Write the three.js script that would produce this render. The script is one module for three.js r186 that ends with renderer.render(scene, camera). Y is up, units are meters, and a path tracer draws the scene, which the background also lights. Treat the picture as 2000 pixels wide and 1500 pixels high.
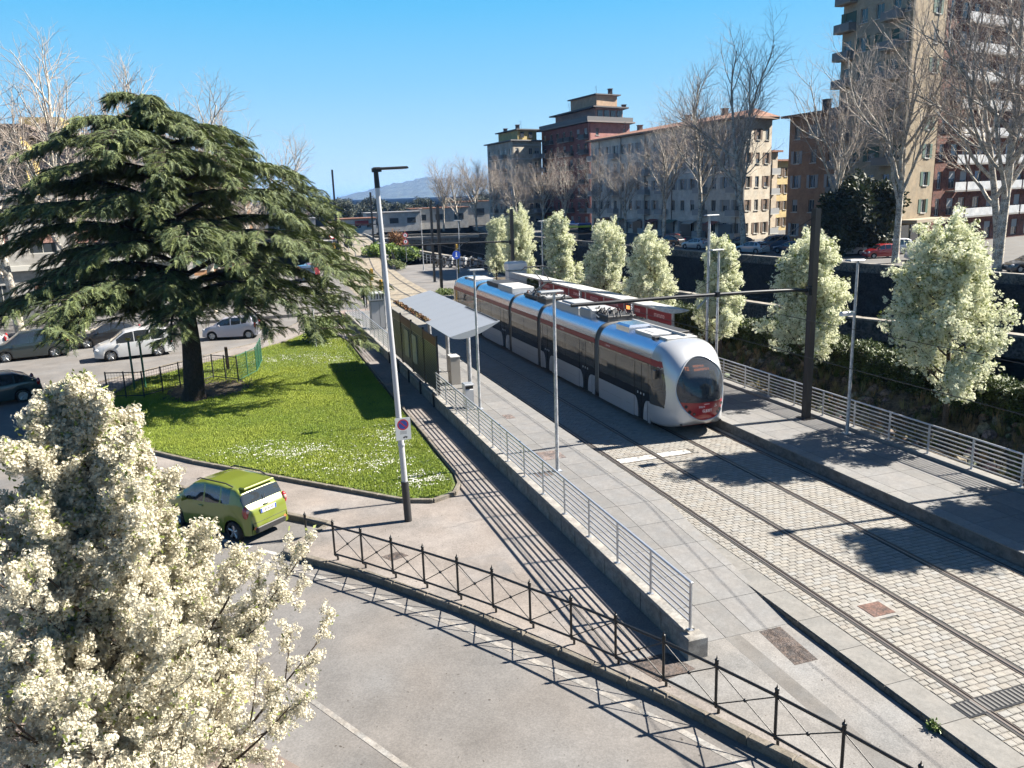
import * as THREE from 'three';
import { mergeGeometries, mergeVertices } from 'three/addons/utils/BufferGeometryUtils.js';
import { MarchingCubes } from 'three/addons/objects/MarchingCubes.js';

// ---------- camera, sky, sun, exposure ----------
const scene = new THREE.Scene();
const D2R = Math.PI / 180;
const camera = new THREE.PerspectiveCamera(50.22, 4 / 3, 0.3, 12000);
camera.position.set(0, 8.7, 0);
camera.rotation.order = 'YXZ';
camera.rotation.set(-13.13 * D2R, -18.29 * D2R, -1.9 * D2R);
const SUN = new THREE.Vector3(Math.cos(41 * D2R), Math.sin(41 * D2R), 0.07).normalize();
{
  const W = 512, H = 256, data = new Float32Array(W * H * 4);
  const stops = [[0, 0.66, 0.84, 0.99], [3, 0.48, 0.77, 0.99], [7, 0.29, 0.66, 0.98], [12, 0.13, 0.56, 0.97], [22, 0.09, 0.33, 0.72], [45, 0.04, 0.14, 0.38], [90, 0.025, 0.085, 0.25]];
  for (let r = 0; r < H; r++) {
    const up = ((r + 0.5) / H - 0.5) * 180, a = Math.abs(up);
    let k = 0; while (k < stops.length - 2 && a > stops[k + 1][0]) k++;
    const t = Math.min(1, (a - stops[k][0]) / (stops[k + 1][0] - stops[k][0]));
    for (let c = 0; c < W; c++) {
      const az = ((c + 0.5) / W - 0.5) * 2 * Math.PI, cu = Math.cos(up * D2R);
      const cs = Math.cos(az) * cu * SUN.x + Math.sin(up * D2R) * SUN.y + Math.sin(az) * cu * SUN.z;
      const glow = 0.12 * Math.pow(Math.max(0, cs), 3) + 0.25 * Math.pow(Math.max(0, cs), 24);
      for (let i = 0; i < 3; i++) data[(r * W + c) * 4 + i] = (stops[k][i + 1] * (1 - t) + stops[k + 1][i + 1] * t + glow);
      data[(r * W + c) * 4 + 3] = 1;
    }
  }
  const sky = new THREE.DataTexture(data, W, H, THREE.RGBAFormat, THREE.FloatType);
  sky.mapping = THREE.EquirectangularReflectionMapping; sky.magFilter = THREE.LinearFilter; sky.needsUpdate = true;
  scene.background = sky; scene.environment = sky;
}
scene.backgroundIntensity = 0.25; scene.environmentIntensity = 0.25;
const sun = new THREE.DirectionalLight(new THREE.Color(1, 0.93, 0.82), 5);
sun.position.copy(SUN).multiplyScalar(150); sun.target.position.set(0, 0, 0);
sun.position.add(new THREE.Vector3(20, 0, -50)); sun.target.position.add(new THREE.Vector3(20, 0, -50));
sun.castShadow = true; sun.shadow.mapSize.set(4096, 4096);
Object.assign(sun.shadow.camera, { left: -120, right: 120, top: 120, bottom: -120, near: 1, far: 400 });
scene.add(sun, sun.target);
const renderer = new THREE.WebGLRenderer({ antialias: true });
renderer.toneMapping = THREE.LinearToneMapping;
renderer.toneMappingExposure = 4;
renderer.shadowMap.enabled = true;
scene.fog = new THREE.FogExp2(new THREE.Color(0.22, 0.46, 0.95), 0.00007);

// ---------- helpers ----------
function rng(seed) { let s = seed >>> 0; return () => { s = (s + 0x6d2b79f5) | 0; let t = Math.imul(s ^ (s >>> 15), 1 | s); t = (t + Math.imul(t ^ (t >>> 7), 61 | t)) ^ t; return ((t ^ (t >>> 14)) >>> 0) / 4294967296; }; }
const V = (x, y, z) => new THREE.Vector3(x, y, z);
const lerp = (a, b, t) => a + (b - a) * t, clamp = (x, a, b) => Math.max(a, Math.min(b, x));
// tileable value noise on a lattice of n cells
function lattice(n, seed) { const r = rng(seed), g = Float32Array.from({ length: n * n }, r); return (u, v) => { const x = u * n, y = v * n, i = Math.floor(x), j = Math.floor(y), fx = x - i, fy = y - j, s = fx * fx * (3 - 2 * fx), t = fy * fy * (3 - 2 * fy), m = (a, b) => g[(((b % n) + n) % n) * n + (((a % n) + n) % n)]; return lerp(lerp(m(i, j), m(i + 1, j), s), lerp(m(i, j + 1), m(i + 1, j + 1), s), t); }; }
function makeTex(size, fn, srgb = true) {
  const d = new Uint8Array(size * size * 4);
  for (let y = 0; y < size; y++) for (let x = 0; x < size; x++) { const c = fn(x / size, y / size), o = (y * size + x) * 4; for (let i = 0; i < 3; i++) d[o + i] = clamp(Math.round(c[i] * 255), 0, 255); d[o + 3] = 255; }
  const t = new THREE.DataTexture(d, size, size, THREE.RGBAFormat); t.wrapS = t.wrapT = THREE.RepeatWrapping; t.magFilter = THREE.LinearFilter; t.minFilter = THREE.LinearMipmapLinearFilter; t.generateMipmaps = true;
  if (srgb) t.colorSpace = THREE.SRGBColorSpace; t.needsUpdate = true; return t;
}
// mottled tint map around 1 (multiplied by the material's own colour)
function mottle(seed, { size = 512, coarse = 0.12, mid = 0.08, fine = 0.12, speck = 0, speckDark = 0.45, warm = 0, stain = 0 } = {}) {
  const a = lattice(4, seed), a2 = lattice(9, seed + 5), b = lattice(33, seed + 1), c = lattice(size >> 1, seed + 2), e = lattice(size >> 2, seed + 3), st = lattice(13, seed + 9);
  return makeTex(size, (u, v) => {
    let k = 0.86 + coarse * (a(u, v) + a2(u, v) - 1) + mid * (b(u, v) - 0.5) * 2 + fine * (c(u, v) + e(u, v) - 1);
    if (speck && c(u, v) > 1 - speck) k *= speckDark;
    if (stain) { const s = st(u, v) * 0.6 + b(u, v) * 0.4; if (s > 0.68) k -= stain * Math.min(1, (s - 0.68) * 8); }
    const w = warm * (a2(u + 0.3, v) - 0.5);
    return [k * (1 + w), k, k * (1 - w)];
  });
}
function scaled(t, m) { const c = t.clone(); c.repeat.set(1 / m, 1 / m); c.needsUpdate = true; return c; }
const ALBEDO = 0.67; // diffuse colours below are relative to a white card; this brings them to real reflectances at the exposure above
const shade0 = (extra) => ((extra.metalness ?? 0) > 0.5 || (extra.transmission ?? 0) > 0.5 ? 1 : ALBEDO);
function mat(r, g, b, rough = 0.8, extra = {}) { const m = new THREE.MeshStandardMaterial({ roughness: rough, ...extra }); const k = shade0(extra); m.color.setRGB(r * k, g * k, b * k); m.side = THREE.DoubleSide; return m; }
function pmat(r, g, b, rough, extra = {}) { const m = new THREE.MeshPhysicalMaterial({ roughness: rough, ...extra }); const k = shade0(extra); m.color.setRGB(r * k, g * k, b * k); m.side = THREE.DoubleSide; return m; }

// geometry collector: boxes, prisms and tubes with uv in metres, merged into one mesh
class GB {
  constructor() { this.p = []; this.n = []; this.u = []; this.i = []; }
  v(p, n, u) { this.p.push(p[0], p[1], p[2]); this.n.push(n[0], n[1], n[2]); this.u.push(u[0], u[1]); return this.p.length / 3 - 1; }
  quad(a, b, c, d) { // flat, counter-clockwise from outside
    const e1 = [b[0] - a[0], b[1] - a[1], b[2] - a[2]], e2 = [d[0] - a[0], d[1] - a[1], d[2] - a[2]];
    let n = [e1[1] * e2[2] - e1[2] * e2[1], e1[2] * e2[0] - e1[0] * e2[2], e1[0] * e2[1] - e1[1] * e2[0]]; const l = Math.hypot(...n) || 1; n = n.map((x) => x / l);
    const ax = Math.abs(n[0]), ay = Math.abs(n[1]), az = Math.abs(n[2]);
    const uv = (p) => (ay >= ax && ay >= az ? [p[0], p[2]] : ax >= az ? [p[2], p[1]] : [p[0], p[1]]);
    const k = this.v(a, n, uv(a)); this.v(b, n, uv(b)); this.v(c, n, uv(c)); this.v(d, n, uv(d)); this.i.push(k, k + 1, k + 2, k, k + 2, k + 3); return this;
  }
  box(cx, cy, cz, sx, sy, sz, ry = 0) { // centre, size
    const c = Math.cos(ry), s = Math.sin(ry), P = (x, y, z) => [cx + x * c + z * s, cy + y, cz - x * s + z * c], X = sx / 2, Y = sy / 2, Z = sz / 2;
    this.quad(P(-X, -Y, Z), P(X, -Y, Z), P(X, Y, Z), P(-X, Y, Z)); this.quad(P(X, -Y, -Z), P(-X, -Y, -Z), P(-X, Y, -Z), P(X, Y, -Z));
    this.quad(P(X, -Y, Z), P(X, -Y, -Z), P(X, Y, -Z), P(X, Y, Z)); this.quad(P(-X, -Y, -Z), P(-X, -Y, Z), P(-X, Y, Z), P(-X, Y, -Z));
    this.quad(P(-X, Y, Z), P(X, Y, Z), P(X, Y, -Z), P(-X, Y, -Z)); this.quad(P(-X, -Y, -Z), P(X, -Y, -Z), P(X, -Y, Z), P(-X, -Y, Z)); return this;
  }
  bx(x0, x1, y0, y1, z0, z1) { return this.box((x0 + x1) / 2, (y0 + y1) / 2, (z0 + z1) / 2, Math.abs(x1 - x0), Math.abs(y1 - y0), Math.abs(z1 - z0)); }
  bevel(cx, cy, cz, sx, sy, sz, b, ry = 0) { // box with chamfered top edges
    const c = Math.cos(ry), s = Math.sin(ry), P = (x, y, z) => [cx + x * c + z * s, cy + y, cz - x * s + z * c], X = sx / 2, Y = sy / 2, Z = sz / 2, x = X - b, y = Y - b, z = Z - b;
    this.quad(P(-x, Y, z), P(x, Y, z), P(x, Y, -z), P(-x, Y, -z));
    this.quad(P(-X, y, Z), P(X, y, Z), P(x, Y, z), P(-x, Y, z)); this.quad(P(X, y, -Z), P(-X, y, -Z), P(-x, Y, -z), P(x, Y, -z));
    this.quad(P(X, y, Z), P(X, y, -Z), P(x, Y, -z), P(x, Y, z)); this.quad(P(-X, y, -Z), P(-X, y, Z), P(-x, Y, z), P(-x, Y, -z));
    this.quad(P(-X, -Y, Z), P(X, -Y, Z), P(X, y, Z), P(-X, y, Z)); this.quad(P(X, -Y, -Z), P(-X, -Y, -Z), P(-X, y, -Z), P(X, y, -Z));
    this.quad(P(X, -Y, Z), P(X, -Y, -Z), P(X, y, -Z), P(X, y, Z)); this.quad(P(-X, -Y, -Z), P(-X, -Y, Z), P(-X, y, Z), P(-X, y, -Z)); return this;
  }
  tube(a, b, r0, r1 = r0, k = 6, cap = true) {
    const A = Array.isArray(a) ? V(...a) : a, B = Array.isArray(b) ? V(...b) : b, d = B.clone().sub(A), L = d.length() || 1e-6; d.divideScalar(L);
    const u = (Math.abs(d.y) < 0.9 ? V(0, 1, 0) : V(1, 0, 0)).cross(d).normalize(), w = d.clone().cross(u), s = this.p.length / 3;
    for (let j = 0; j <= k; j++) { const t = (j / k) * Math.PI * 2, nx = u.x * Math.cos(t) + w.x * Math.sin(t), ny = u.y * Math.cos(t) + w.y * Math.sin(t), nz = u.z * Math.cos(t) + w.z * Math.sin(t); this.v([A.x + nx * r0, A.y + ny * r0, A.z + nz * r0], [nx, ny, nz], [(j / k) * r0 * 6.28, 0]); this.v([B.x + nx * r1, B.y + ny * r1, B.z + nz * r1], [nx, ny, nz], [(j / k) * r0 * 6.28, L]); }
    for (let j = 0; j < k; j++) { const o = s + j * 2; this.i.push(o, o + 2, o + 3, o, o + 3, o + 1); }
    if (cap) for (const [q, r, n] of [[A, r0, -1], [B, r1, 1]]) { if (r < 0.004) continue; const o = this.p.length / 3, nn = [d.x * n, d.y * n, d.z * n]; for (let j = 0; j < k; j++) { const t = (j / k) * Math.PI * 2, x = u.x * Math.cos(t) + w.x * Math.sin(t), y = u.y * Math.cos(t) + w.y * Math.sin(t), z = u.z * Math.cos(t) + w.z * Math.sin(t); this.v([q.x + x * r, q.y + y * r, q.z + z * r], nn, [x * r, z * r]); } for (let j = 1; j < k - 1; j++) n > 0 ? this.i.push(o, o + j, o + j + 1) : this.i.push(o, o + j + 1, o + j); }
    return this;
  }
  path(pts, r, k = 6) { for (let j = 0; j < pts.length - 1; j++) this.tube(pts[j], pts[j + 1], r, r, k); return this; }
  prism(poly, y0, y1, top = true, yf = null) { // poly: [[x,z]...]; vertical sides and a top
    let q = poly; if (THREE.ShapeUtils.area(poly.map((p) => new THREE.Vector2(p[0], p[1]))) > 0) q = poly.slice().reverse(); // make x,z order so that sides face outwards
    const Y = (p) => (yf ? yf(p[0], p[1]) : y1);
    if (top) { const pts = q.map((p) => new THREE.Vector2(p[0], p[1])), f = THREE.ShapeUtils.triangulateShape(pts, []), s = this.p.length / 3; q.forEach((p) => this.v([p[0], Y(p), p[1]], [0, 1, 0], [p[0], p[1]])); f.forEach(([a, b, c]) => { const A = q[a], B = q[b], C = q[c]; const cr = (B[0] - A[0]) * (C[1] - A[1]) - (B[1] - A[1]) * (C[0] - A[0]); cr < 0 ? this.i.push(s + a, s + b, s + c) : this.i.push(s + a, s + c, s + b); }); }
    let per = 0;
    for (let j = 0; j < q.length; j++) { const a = q[j], b = q[(j + 1) % q.length], l = Math.hypot(b[0] - a[0], b[1] - a[1]); if (l < 1e-5) continue; const n = [-(b[1] - a[1]) / l, 0, (b[0] - a[0]) / l], s = this.p.length / 3; const N = n; this.v([a[0], y0, a[1]], N, [per, y0]); this.v([b[0], y0, b[1]], N, [per + l, y0]); this.v([b[0], Y(b), b[1]], N, [per + l, Y(b)]); this.v([a[0], Y(a), a[1]], N, [per, Y(a)]); this.i.push(s, s + 1, s + 2, s, s + 2, s + 3); per += l; }
    return this;
  }
  geo() { const g = new THREE.BufferGeometry(); g.setAttribute('position', new THREE.Float32BufferAttribute(this.p, 3)); g.setAttribute('normal', new THREE.Float32BufferAttribute(this.n, 3)); g.setAttribute('uv', new THREE.Float32BufferAttribute(this.u, 2)); g.setIndex(this.i); return g; }
}
const names = {};
function numbered(n) { if (!(n in names)) { names[n] = 0; return n; } names[n]++; return n + '_' + String(names[n]).padStart(3, '0'); }
function geoOf(g) { return g instanceof GB ? g.geo() : g; }
function mesh(name, g, m, parent) { const o = new THREE.Mesh(geoOf(g), m); o.name = name; o.castShadow = o.receiveShadow = true; parent.add(o); return o; }
function tag(o, label, category, group) { o.userData.label = label; o.userData.category = category; if (group) o.userData.group = group; return o; }
function thing(name, label, category, group, pos = [0, 0, 0], turn = 0) { const o = new THREE.Group(); o.name = numbered(name); o.position.set(...pos); o.rotation.y = turn; scene.add(o); return tag(o, label, category, group); }
function solo(name, label, category, group, g, m) { return tag(mesh(numbered(name), g, m, scene), label, category, group); }
function struct(name, g, m, label) { const o = mesh(numbered(name), g, m, scene); o.userData.kind = 'structure'; if (label) o.userData.label = label; return o; }
function copyOf(root, label, pos, turn = 0, scale) { const c = root.clone(); c.name = numbered(root.name.replace(/_\d{3}$/, '')); c.userData = { ...root.userData, label }; c.position.set(...pos); c.rotation.y = turn; if (scale) (Array.isArray(scale) ? c.scale.set(...scale) : c.scale.setScalar(scale)); scene.add(c); return c; }
function inst(name, geo, m, list, parent, stuff = true) { // list of {p:Vector3, q:Quaternion, s}
  const o = new THREE.InstancedMesh(geo, m, list.length), M = new THREE.Matrix4(), S = V(1, 1, 1);
  list.forEach((e, k) => { typeof e.s === 'number' ? S.setScalar(e.s) : S.copy(e.s); M.compose(e.p, e.q, S); o.setMatrixAt(k, M); });
  if (list.length && list[0].c) list.forEach((e, k) => o.setColorAt(k, e.c));
  o.name = name; o.castShadow = o.receiveShadow = true; if (stuff) o.userData.kind = 'stuff'; parent.add(o); return o;
}
function textTex(w, h, draw) { const c = document.createElement('canvas'); c.width = w; c.height = h; const x = c.getContext('2d'); draw(x, w, h); const t = new THREE.CanvasTexture(c); t.colorSpace = THREE.SRGBColorSpace; return t; }
function panel(name, w, h, tex, parent, pos, ry = 0, rough = 0.6, extra = {}) { const m = new THREE.MeshStandardMaterial({ map: tex, roughness: rough, side: THREE.DoubleSide, ...extra }); m.color.setScalar(ALBEDO); const o = new THREE.Mesh(new THREE.PlaneGeometry(w, h), m); o.name = name; o.position.set(...pos); o.rotation.y = ry; o.castShadow = o.receiveShadow = true; parent.add(o); return o; }
// ---------- surfaces ----------
const T = {
  asphalt: mottle(11, { size: 1024, coarse: 0.11, mid: 0.03, fine: 0.10, speck: 0.006, warm: 0.03, stain: 0.05 }),
  pave: mottle(21, { size: 1024, coarse: 0.11, mid: 0.04, fine: 0.13, speck: 0.01, warm: 0.03, stain: 0.07 }),
  stone: mottle(31, { size: 512, coarse: 0.14, mid: 0.1, fine: 0.12, speck: 0.01, speckDark: 0.7, warm: 0.03, stain: 0.08 }),
  slab: mottle(35, { size: 512, coarse: 0.06, mid: 0.04, fine: 0.07, warm: 0.015, stain: 0.04 }),
  plaster: mottle(41, { size: 512, coarse: 0.12, mid: 0.05, fine: 0.05, warm: 0.03, stain: 0.06 }),
  rock: mottle(51, { size: 512, coarse: 0.3, mid: 0.3, fine: 0.2, warm: 0.1, stain: 0.15 }),
  soil: mottle(61, { size: 512, coarse: 0.25, mid: 0.25, fine: 0.3, speck: 0.03, warm: 0.12, stain: 0.1 }),
  bark: (() => { const a = lattice(48, 7), b = lattice(8, 8), c = lattice(128, 9); return makeTex(256, (u, v) => { const k = 0.65 + 0.35 * a(u, v * 0.25) + 0.2 * (b(u, v) - 0.5) + 0.2 * (c(u, v) - 0.5); return [k, k * 0.97, k * 0.93]; }); })(),
};
const M = {
  ground: mat(0.13, 0.13, 0.12, 0.95, { map: scaled(T.soil, 9) }),
  road: mat(0.235, 0.222, 0.213, 0.9, { map: scaled(T.asphalt, 7), bumpMap: scaled(T.asphalt, 1.3), bumpScale: 0.004 }),
  pave: mat(0.32, 0.285, 0.262, 0.92, { map: scaled(T.pave, 6.3), bumpMap: scaled(T.pave, 1.1), bumpScale: 0.004 }),
  asphaltGrey: mat(0.30, 0.29, 0.28, 0.92, { map: scaled(T.pave, 5.1), bumpMap: scaled(T.pave, 1.3), bumpScale: 0.004 }),
  kerb: mat(0.22, 0.195, 0.16, 0.9, { map: scaled(T.stone, 0.9), bumpMap: scaled(T.stone, 0.5), bumpScale: 0.006 }),
  concrete: mat(0.36, 0.345, 0.32, 0.85, { map: scaled(T.stone, 2.1), bumpMap: scaled(T.stone, 0.7), bumpScale: 0.002 }),
  white: mat(0.72, 0.70, 0.67, 0.7, { map: scaled(T.rock, 1.7) }),
  wornWhite: mat(0.37, 0.35, 0.325, 0.85, { map: scaled(T.stone, 1.3) }),
  soil: mat(0.13, 0.10, 0.06, 0.95, { map: scaled(T.soil, 2.7), bumpMap: scaled(T.soil, 1.1), bumpScale: 0.03 }),
  bank: mat(0.20, 0.16, 0.105, 0.95, { map: scaled(T.rock, 2.4), bumpMap: scaled(T.rock, 1.2), bumpScale: 0.08 }),
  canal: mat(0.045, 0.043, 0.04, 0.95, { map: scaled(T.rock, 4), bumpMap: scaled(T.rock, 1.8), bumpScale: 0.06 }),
  railSteel: mat(0.20, 0.17, 0.15, 0.45, { metalness: 0.7 }),
  rubber: mat(0.035, 0.033, 0.03, 0.8),
  railing: mat(0.50, 0.51, 0.53, 0.38, { metalness: 0.75 }),
  galv: mat(0.52, 0.53, 0.55, 0.45, { metalness: 0.55, map: scaled(T.stone, 1.1) }),
  black: mat(0.009, 0.0095, 0.01, 0.4),
  darkGrey: mat(0.026, 0.028, 0.033, 0.45, { metalness: 0.3 }),
  iron: mat(0.15, 0.115, 0.1, 0.8, { map: scaled(T.rock, 0.9), bumpMap: scaled(T.rock, 0.25), bumpScale: 0.01 }),
  grass: mat(0.14, 0.20, 0.03, 0.95, { map: scaled(T.soil, 3.1) }),
};

// ---------- ground, canal and far bank ----------
const NEAR = [[52, 60], [46, 20], [42, 0], [39.5, -20], [37, -31.3], [34.5, -38.8], [33.3, -48.3], [31.5, -60], [30, -75], [28.5, -92], [27, -106], [25, -130], [19, -146], [5, -153], [-30, -162], [-80, -190]];
const FAR = [[72, 60], [65, 20], [62, -10], [60, -30], [57.4, -49], [54.5, -65], [52.5, -80], [51, -95], [50, -120], [48, -150], [36, -163], [8, -172], [-30, -182], [-80, -215]];
{
  const sh = new THREE.Shape([[-9000, 3000], [9000, 3000], [9000, -9000], [-9000, -9000]].map((p) => new THREE.Vector2(...p)));
  sh.holes.push(new THREE.Path([...NEAR, ...FAR.slice().reverse()].map((p) => new THREE.Vector2(...p))));
  const g = new THREE.ShapeGeometry(sh), p = g.attributes.position, u = g.attributes.uv;
  for (let k = 0; k < p.count; k++) { const x = p.getX(k), z = p.getY(k); p.setXYZ(k, x, -0.3, z); u.setXY(k, x, z); g.attributes.normal.setXYZ(k, 0, 1, 0); }
  struct('ground', g, M.ground);
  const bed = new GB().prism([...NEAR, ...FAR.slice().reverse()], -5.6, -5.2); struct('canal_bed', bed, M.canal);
}
function ribbonWall(line, y0, y1, th) { const g = new GB(); for (let k = 0; k < line.length - 1; k++) { const [ax, az] = line[k], [bx, bz] = line[k + 1], L = Math.hypot(bx - ax, bz - az); g.box((ax + bx) / 2, (y0 + y1) / 2, (az + bz) / 2, L + 0.05, y1 - y0, th + k * 0.002, -Math.atan2(bz - az, bx - ax)); } return g; }
{
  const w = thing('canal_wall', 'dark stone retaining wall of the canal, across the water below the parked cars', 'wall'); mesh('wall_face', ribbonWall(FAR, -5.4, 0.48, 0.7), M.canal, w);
  mesh('parapet', ribbonWall(FAR.map(([x, z]) => [x + 0.05, z]), 0.48, 1.22, 0.34), mat(0.20, 0.18, 0.15, 0.9, { map: scaled(T.rock, 3) }), w); mesh('coping', ribbonWall(FAR.map(([x, z]) => [x + 0.05, z]), 1.22, 1.32, 0.46), mat(0.42, 0.39, 0.34, 0.85, { map: scaled(T.stone, 1.7) }), w);
  const n = thing('canal_parapet', 'low grey canal parapet wall behind the hedge on the tram side', 'wall'); mesh('wall_face', ribbonWall(NEAR.slice(0, 12), -5.4, 0.8, 0.45), mat(0.17, 0.165, 0.15, 0.9, { map: scaled(T.rock, 3.3), bumpMap: scaled(T.rock, 1.6), bumpScale: 0.04 }), n); mesh('coping', ribbonWall(NEAR.slice(0, 12), 0.8, 0.92, 0.6), mat(0.40, 0.36, 0.30, 0.85, { map: scaled(T.stone, 1.7) }), n);
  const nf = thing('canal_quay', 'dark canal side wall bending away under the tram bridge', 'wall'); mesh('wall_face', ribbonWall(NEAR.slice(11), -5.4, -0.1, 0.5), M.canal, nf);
  struct('far_bank', new GB().prism([...FAR.map(([x, z]) => [x + 0.36, z]).slice(0, 10), [60, -210], [400, -210], [400, 60]], -0.3, 0.5), mat(0.16, 0.155, 0.15, 0.92, { map: scaled(T.asphalt, 7) }));
}
// ---------- road, pavement, lawn ----------
struct('road', new GB().prism([[-70, 30], [14, 30], [10.2, 0], [9.9, -66], [-70, -66]], -0.29, -0.25), M.road);
const CURB = [[9.4, -2], [8.5, -6.5], [7.51, -9.26], [6.46, -11.43], [5.28, -13.57], [3.91, -15.96], [2.15, -18.54], [0.62, -20.3]];
const NOSE = [[0.46, -20.52], [0.47, -20.68], [0.58, -20.82], [1.09, -21.3], [1.73, -22.0]];
const BAY = [[0.63, -23.2], [-1.16, -25.5], [-4, -28.8], [-7.5, -34], [-8.5, -40], [-7.2, -46], [-3, -50.5], [1, -54.5], [4, -62], [4.6, -66]];
function inset(poly, d) { // shift each point of a closed polygon to its inside
  const n = poly.length, s = Math.sign(THREE.ShapeUtils.area(poly.map((p) => new THREE.Vector2(...p))));
  return poly.map((p, k) => { const a = poly[(k + n - 1) % n], b = poly[(k + 1) % n]; let n1 = [-(p[1] - a[1]), p[0] - a[0]], n2 = [-(b[1] - p[1]), b[0] - p[0]]; const l1 = Math.hypot(...n1) || 1, l2 = Math.hypot(...n2) || 1; n1 = n1.map((v) => (v / l1) * s); n2 = n2.map((v) => (v / l2) * s); const m = [n1[0] + n2[0], n1[1] + n2[1]], c = Math.max(0.35, (m[0] * n1[0] + m[1] * n1[1])); return [p[0] + (m[0] / c) * d, p[1] + (m[1] / c) * d]; });
}
const WALK = [...CURB, ...NOSE, ...BAY, [7.49, -66], [7.49, -12.74], [10.1, -12.76], [10.12, -2]];
const pavement = struct('pavement', new GB().prism(inset(WALK, 0.004), -0.27, -0.12), M.pave);
// kerb stones along the street side, each a piece of its own
{
  const line = [...CURB, ...NOSE, ...BAY]; let carry = 0; const r = rng(5);
  const mats = [M.kerb, mat(0.25, 0.22, 0.185, 0.9, { map: scaled(T.stone, 0.8), bumpMap: scaled(T.stone, 0.5), bumpScale: 0.006 }), mat(0.19, 0.17, 0.14, 0.9, { map: scaled(T.stone, 1.1), bumpMap: scaled(T.stone, 0.5), bumpScale: 0.006 })];
  for (let k = 0; k < line.length - 1; k++) { const [ax, az] = line[k], [bx, bz] = line[k + 1], L = Math.hypot(bx - ax, bz - az), n = Math.max(1, Math.round(L / 0.95)), ry = -Math.atan2(bz - az, bx - ax), nx = -(bz - az) / L, nz = (bx - ax) / L;
    for (let j = 0; j < n; j++) { const t = (j + 0.5) / n, h = 0.155 + (r() - 0.5) * 0.012; const o = mesh('kerb_stone', new GB().bevel(0, 0, 0, L / n - 0.012, 0.19, 0.17, 0.018), mats[(r() * 3) | 0], pavement); o.position.set(lerp(ax, bx, t) - nx * -0.05, -0.28 + h - 0.095 + 0.04, lerp(az, bz, t) - nz * -0.05); o.rotation.y = ry; } }
}
const LAWN = [[-2.03, -29.38], [1.37, -25.64], [4.08, -22.72], [4.83, -22.38], [5.56, -22.72], [5.91, -23.44], [6.04, -24.36], [6.37, -51], [5.4, -59], [2.4, -53.2], [-1.2, -49.3], [-5.3, -45.3], [-6.8, -40], [-6, -34.5]];
const lawn = struct('lawn', new GB().prism(inset(LAWN, 0.12), -0.12, -0.05), M.grass);
{
  const r = rng(15), n = LAWN.length;
  for (let k = 0; k < n; k++) { const [ax, az] = LAWN[k], [bx, bz] = LAWN[(k + 1) % n], L = Math.hypot(bx - ax, bz - az), m = Math.max(1, Math.round(L / 1.0)), ry = -Math.atan2(bz - az, bx - ax); for (let j = 0; j < m; j++) { const t = (j + 0.5) / m; const o = mesh('edging_stone', new GB().bevel(0, 0, 0, L / m - 0.01, 0.2, 0.13, 0.015), M.kerb, lawn); o.position.set(lerp(ax, bx, t), -0.1 + (r() - 0.5) * 0.012, lerp(az, bz, t)); o.rotation.y = ry; } }
}
function inPoly(p, poly) { let c = false; for (let i = 0, j = poly.length - 1; i < poly.length; j = i++) { const a = poly[i], b = poly[j]; if (a[1] > p[1] !== b[1] > p[1] && p[0] < ((b[0] - a[0]) * (p[1] - a[1])) / (b[1] - a[1]) + a[0]) c = !c; } return c; }
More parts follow.
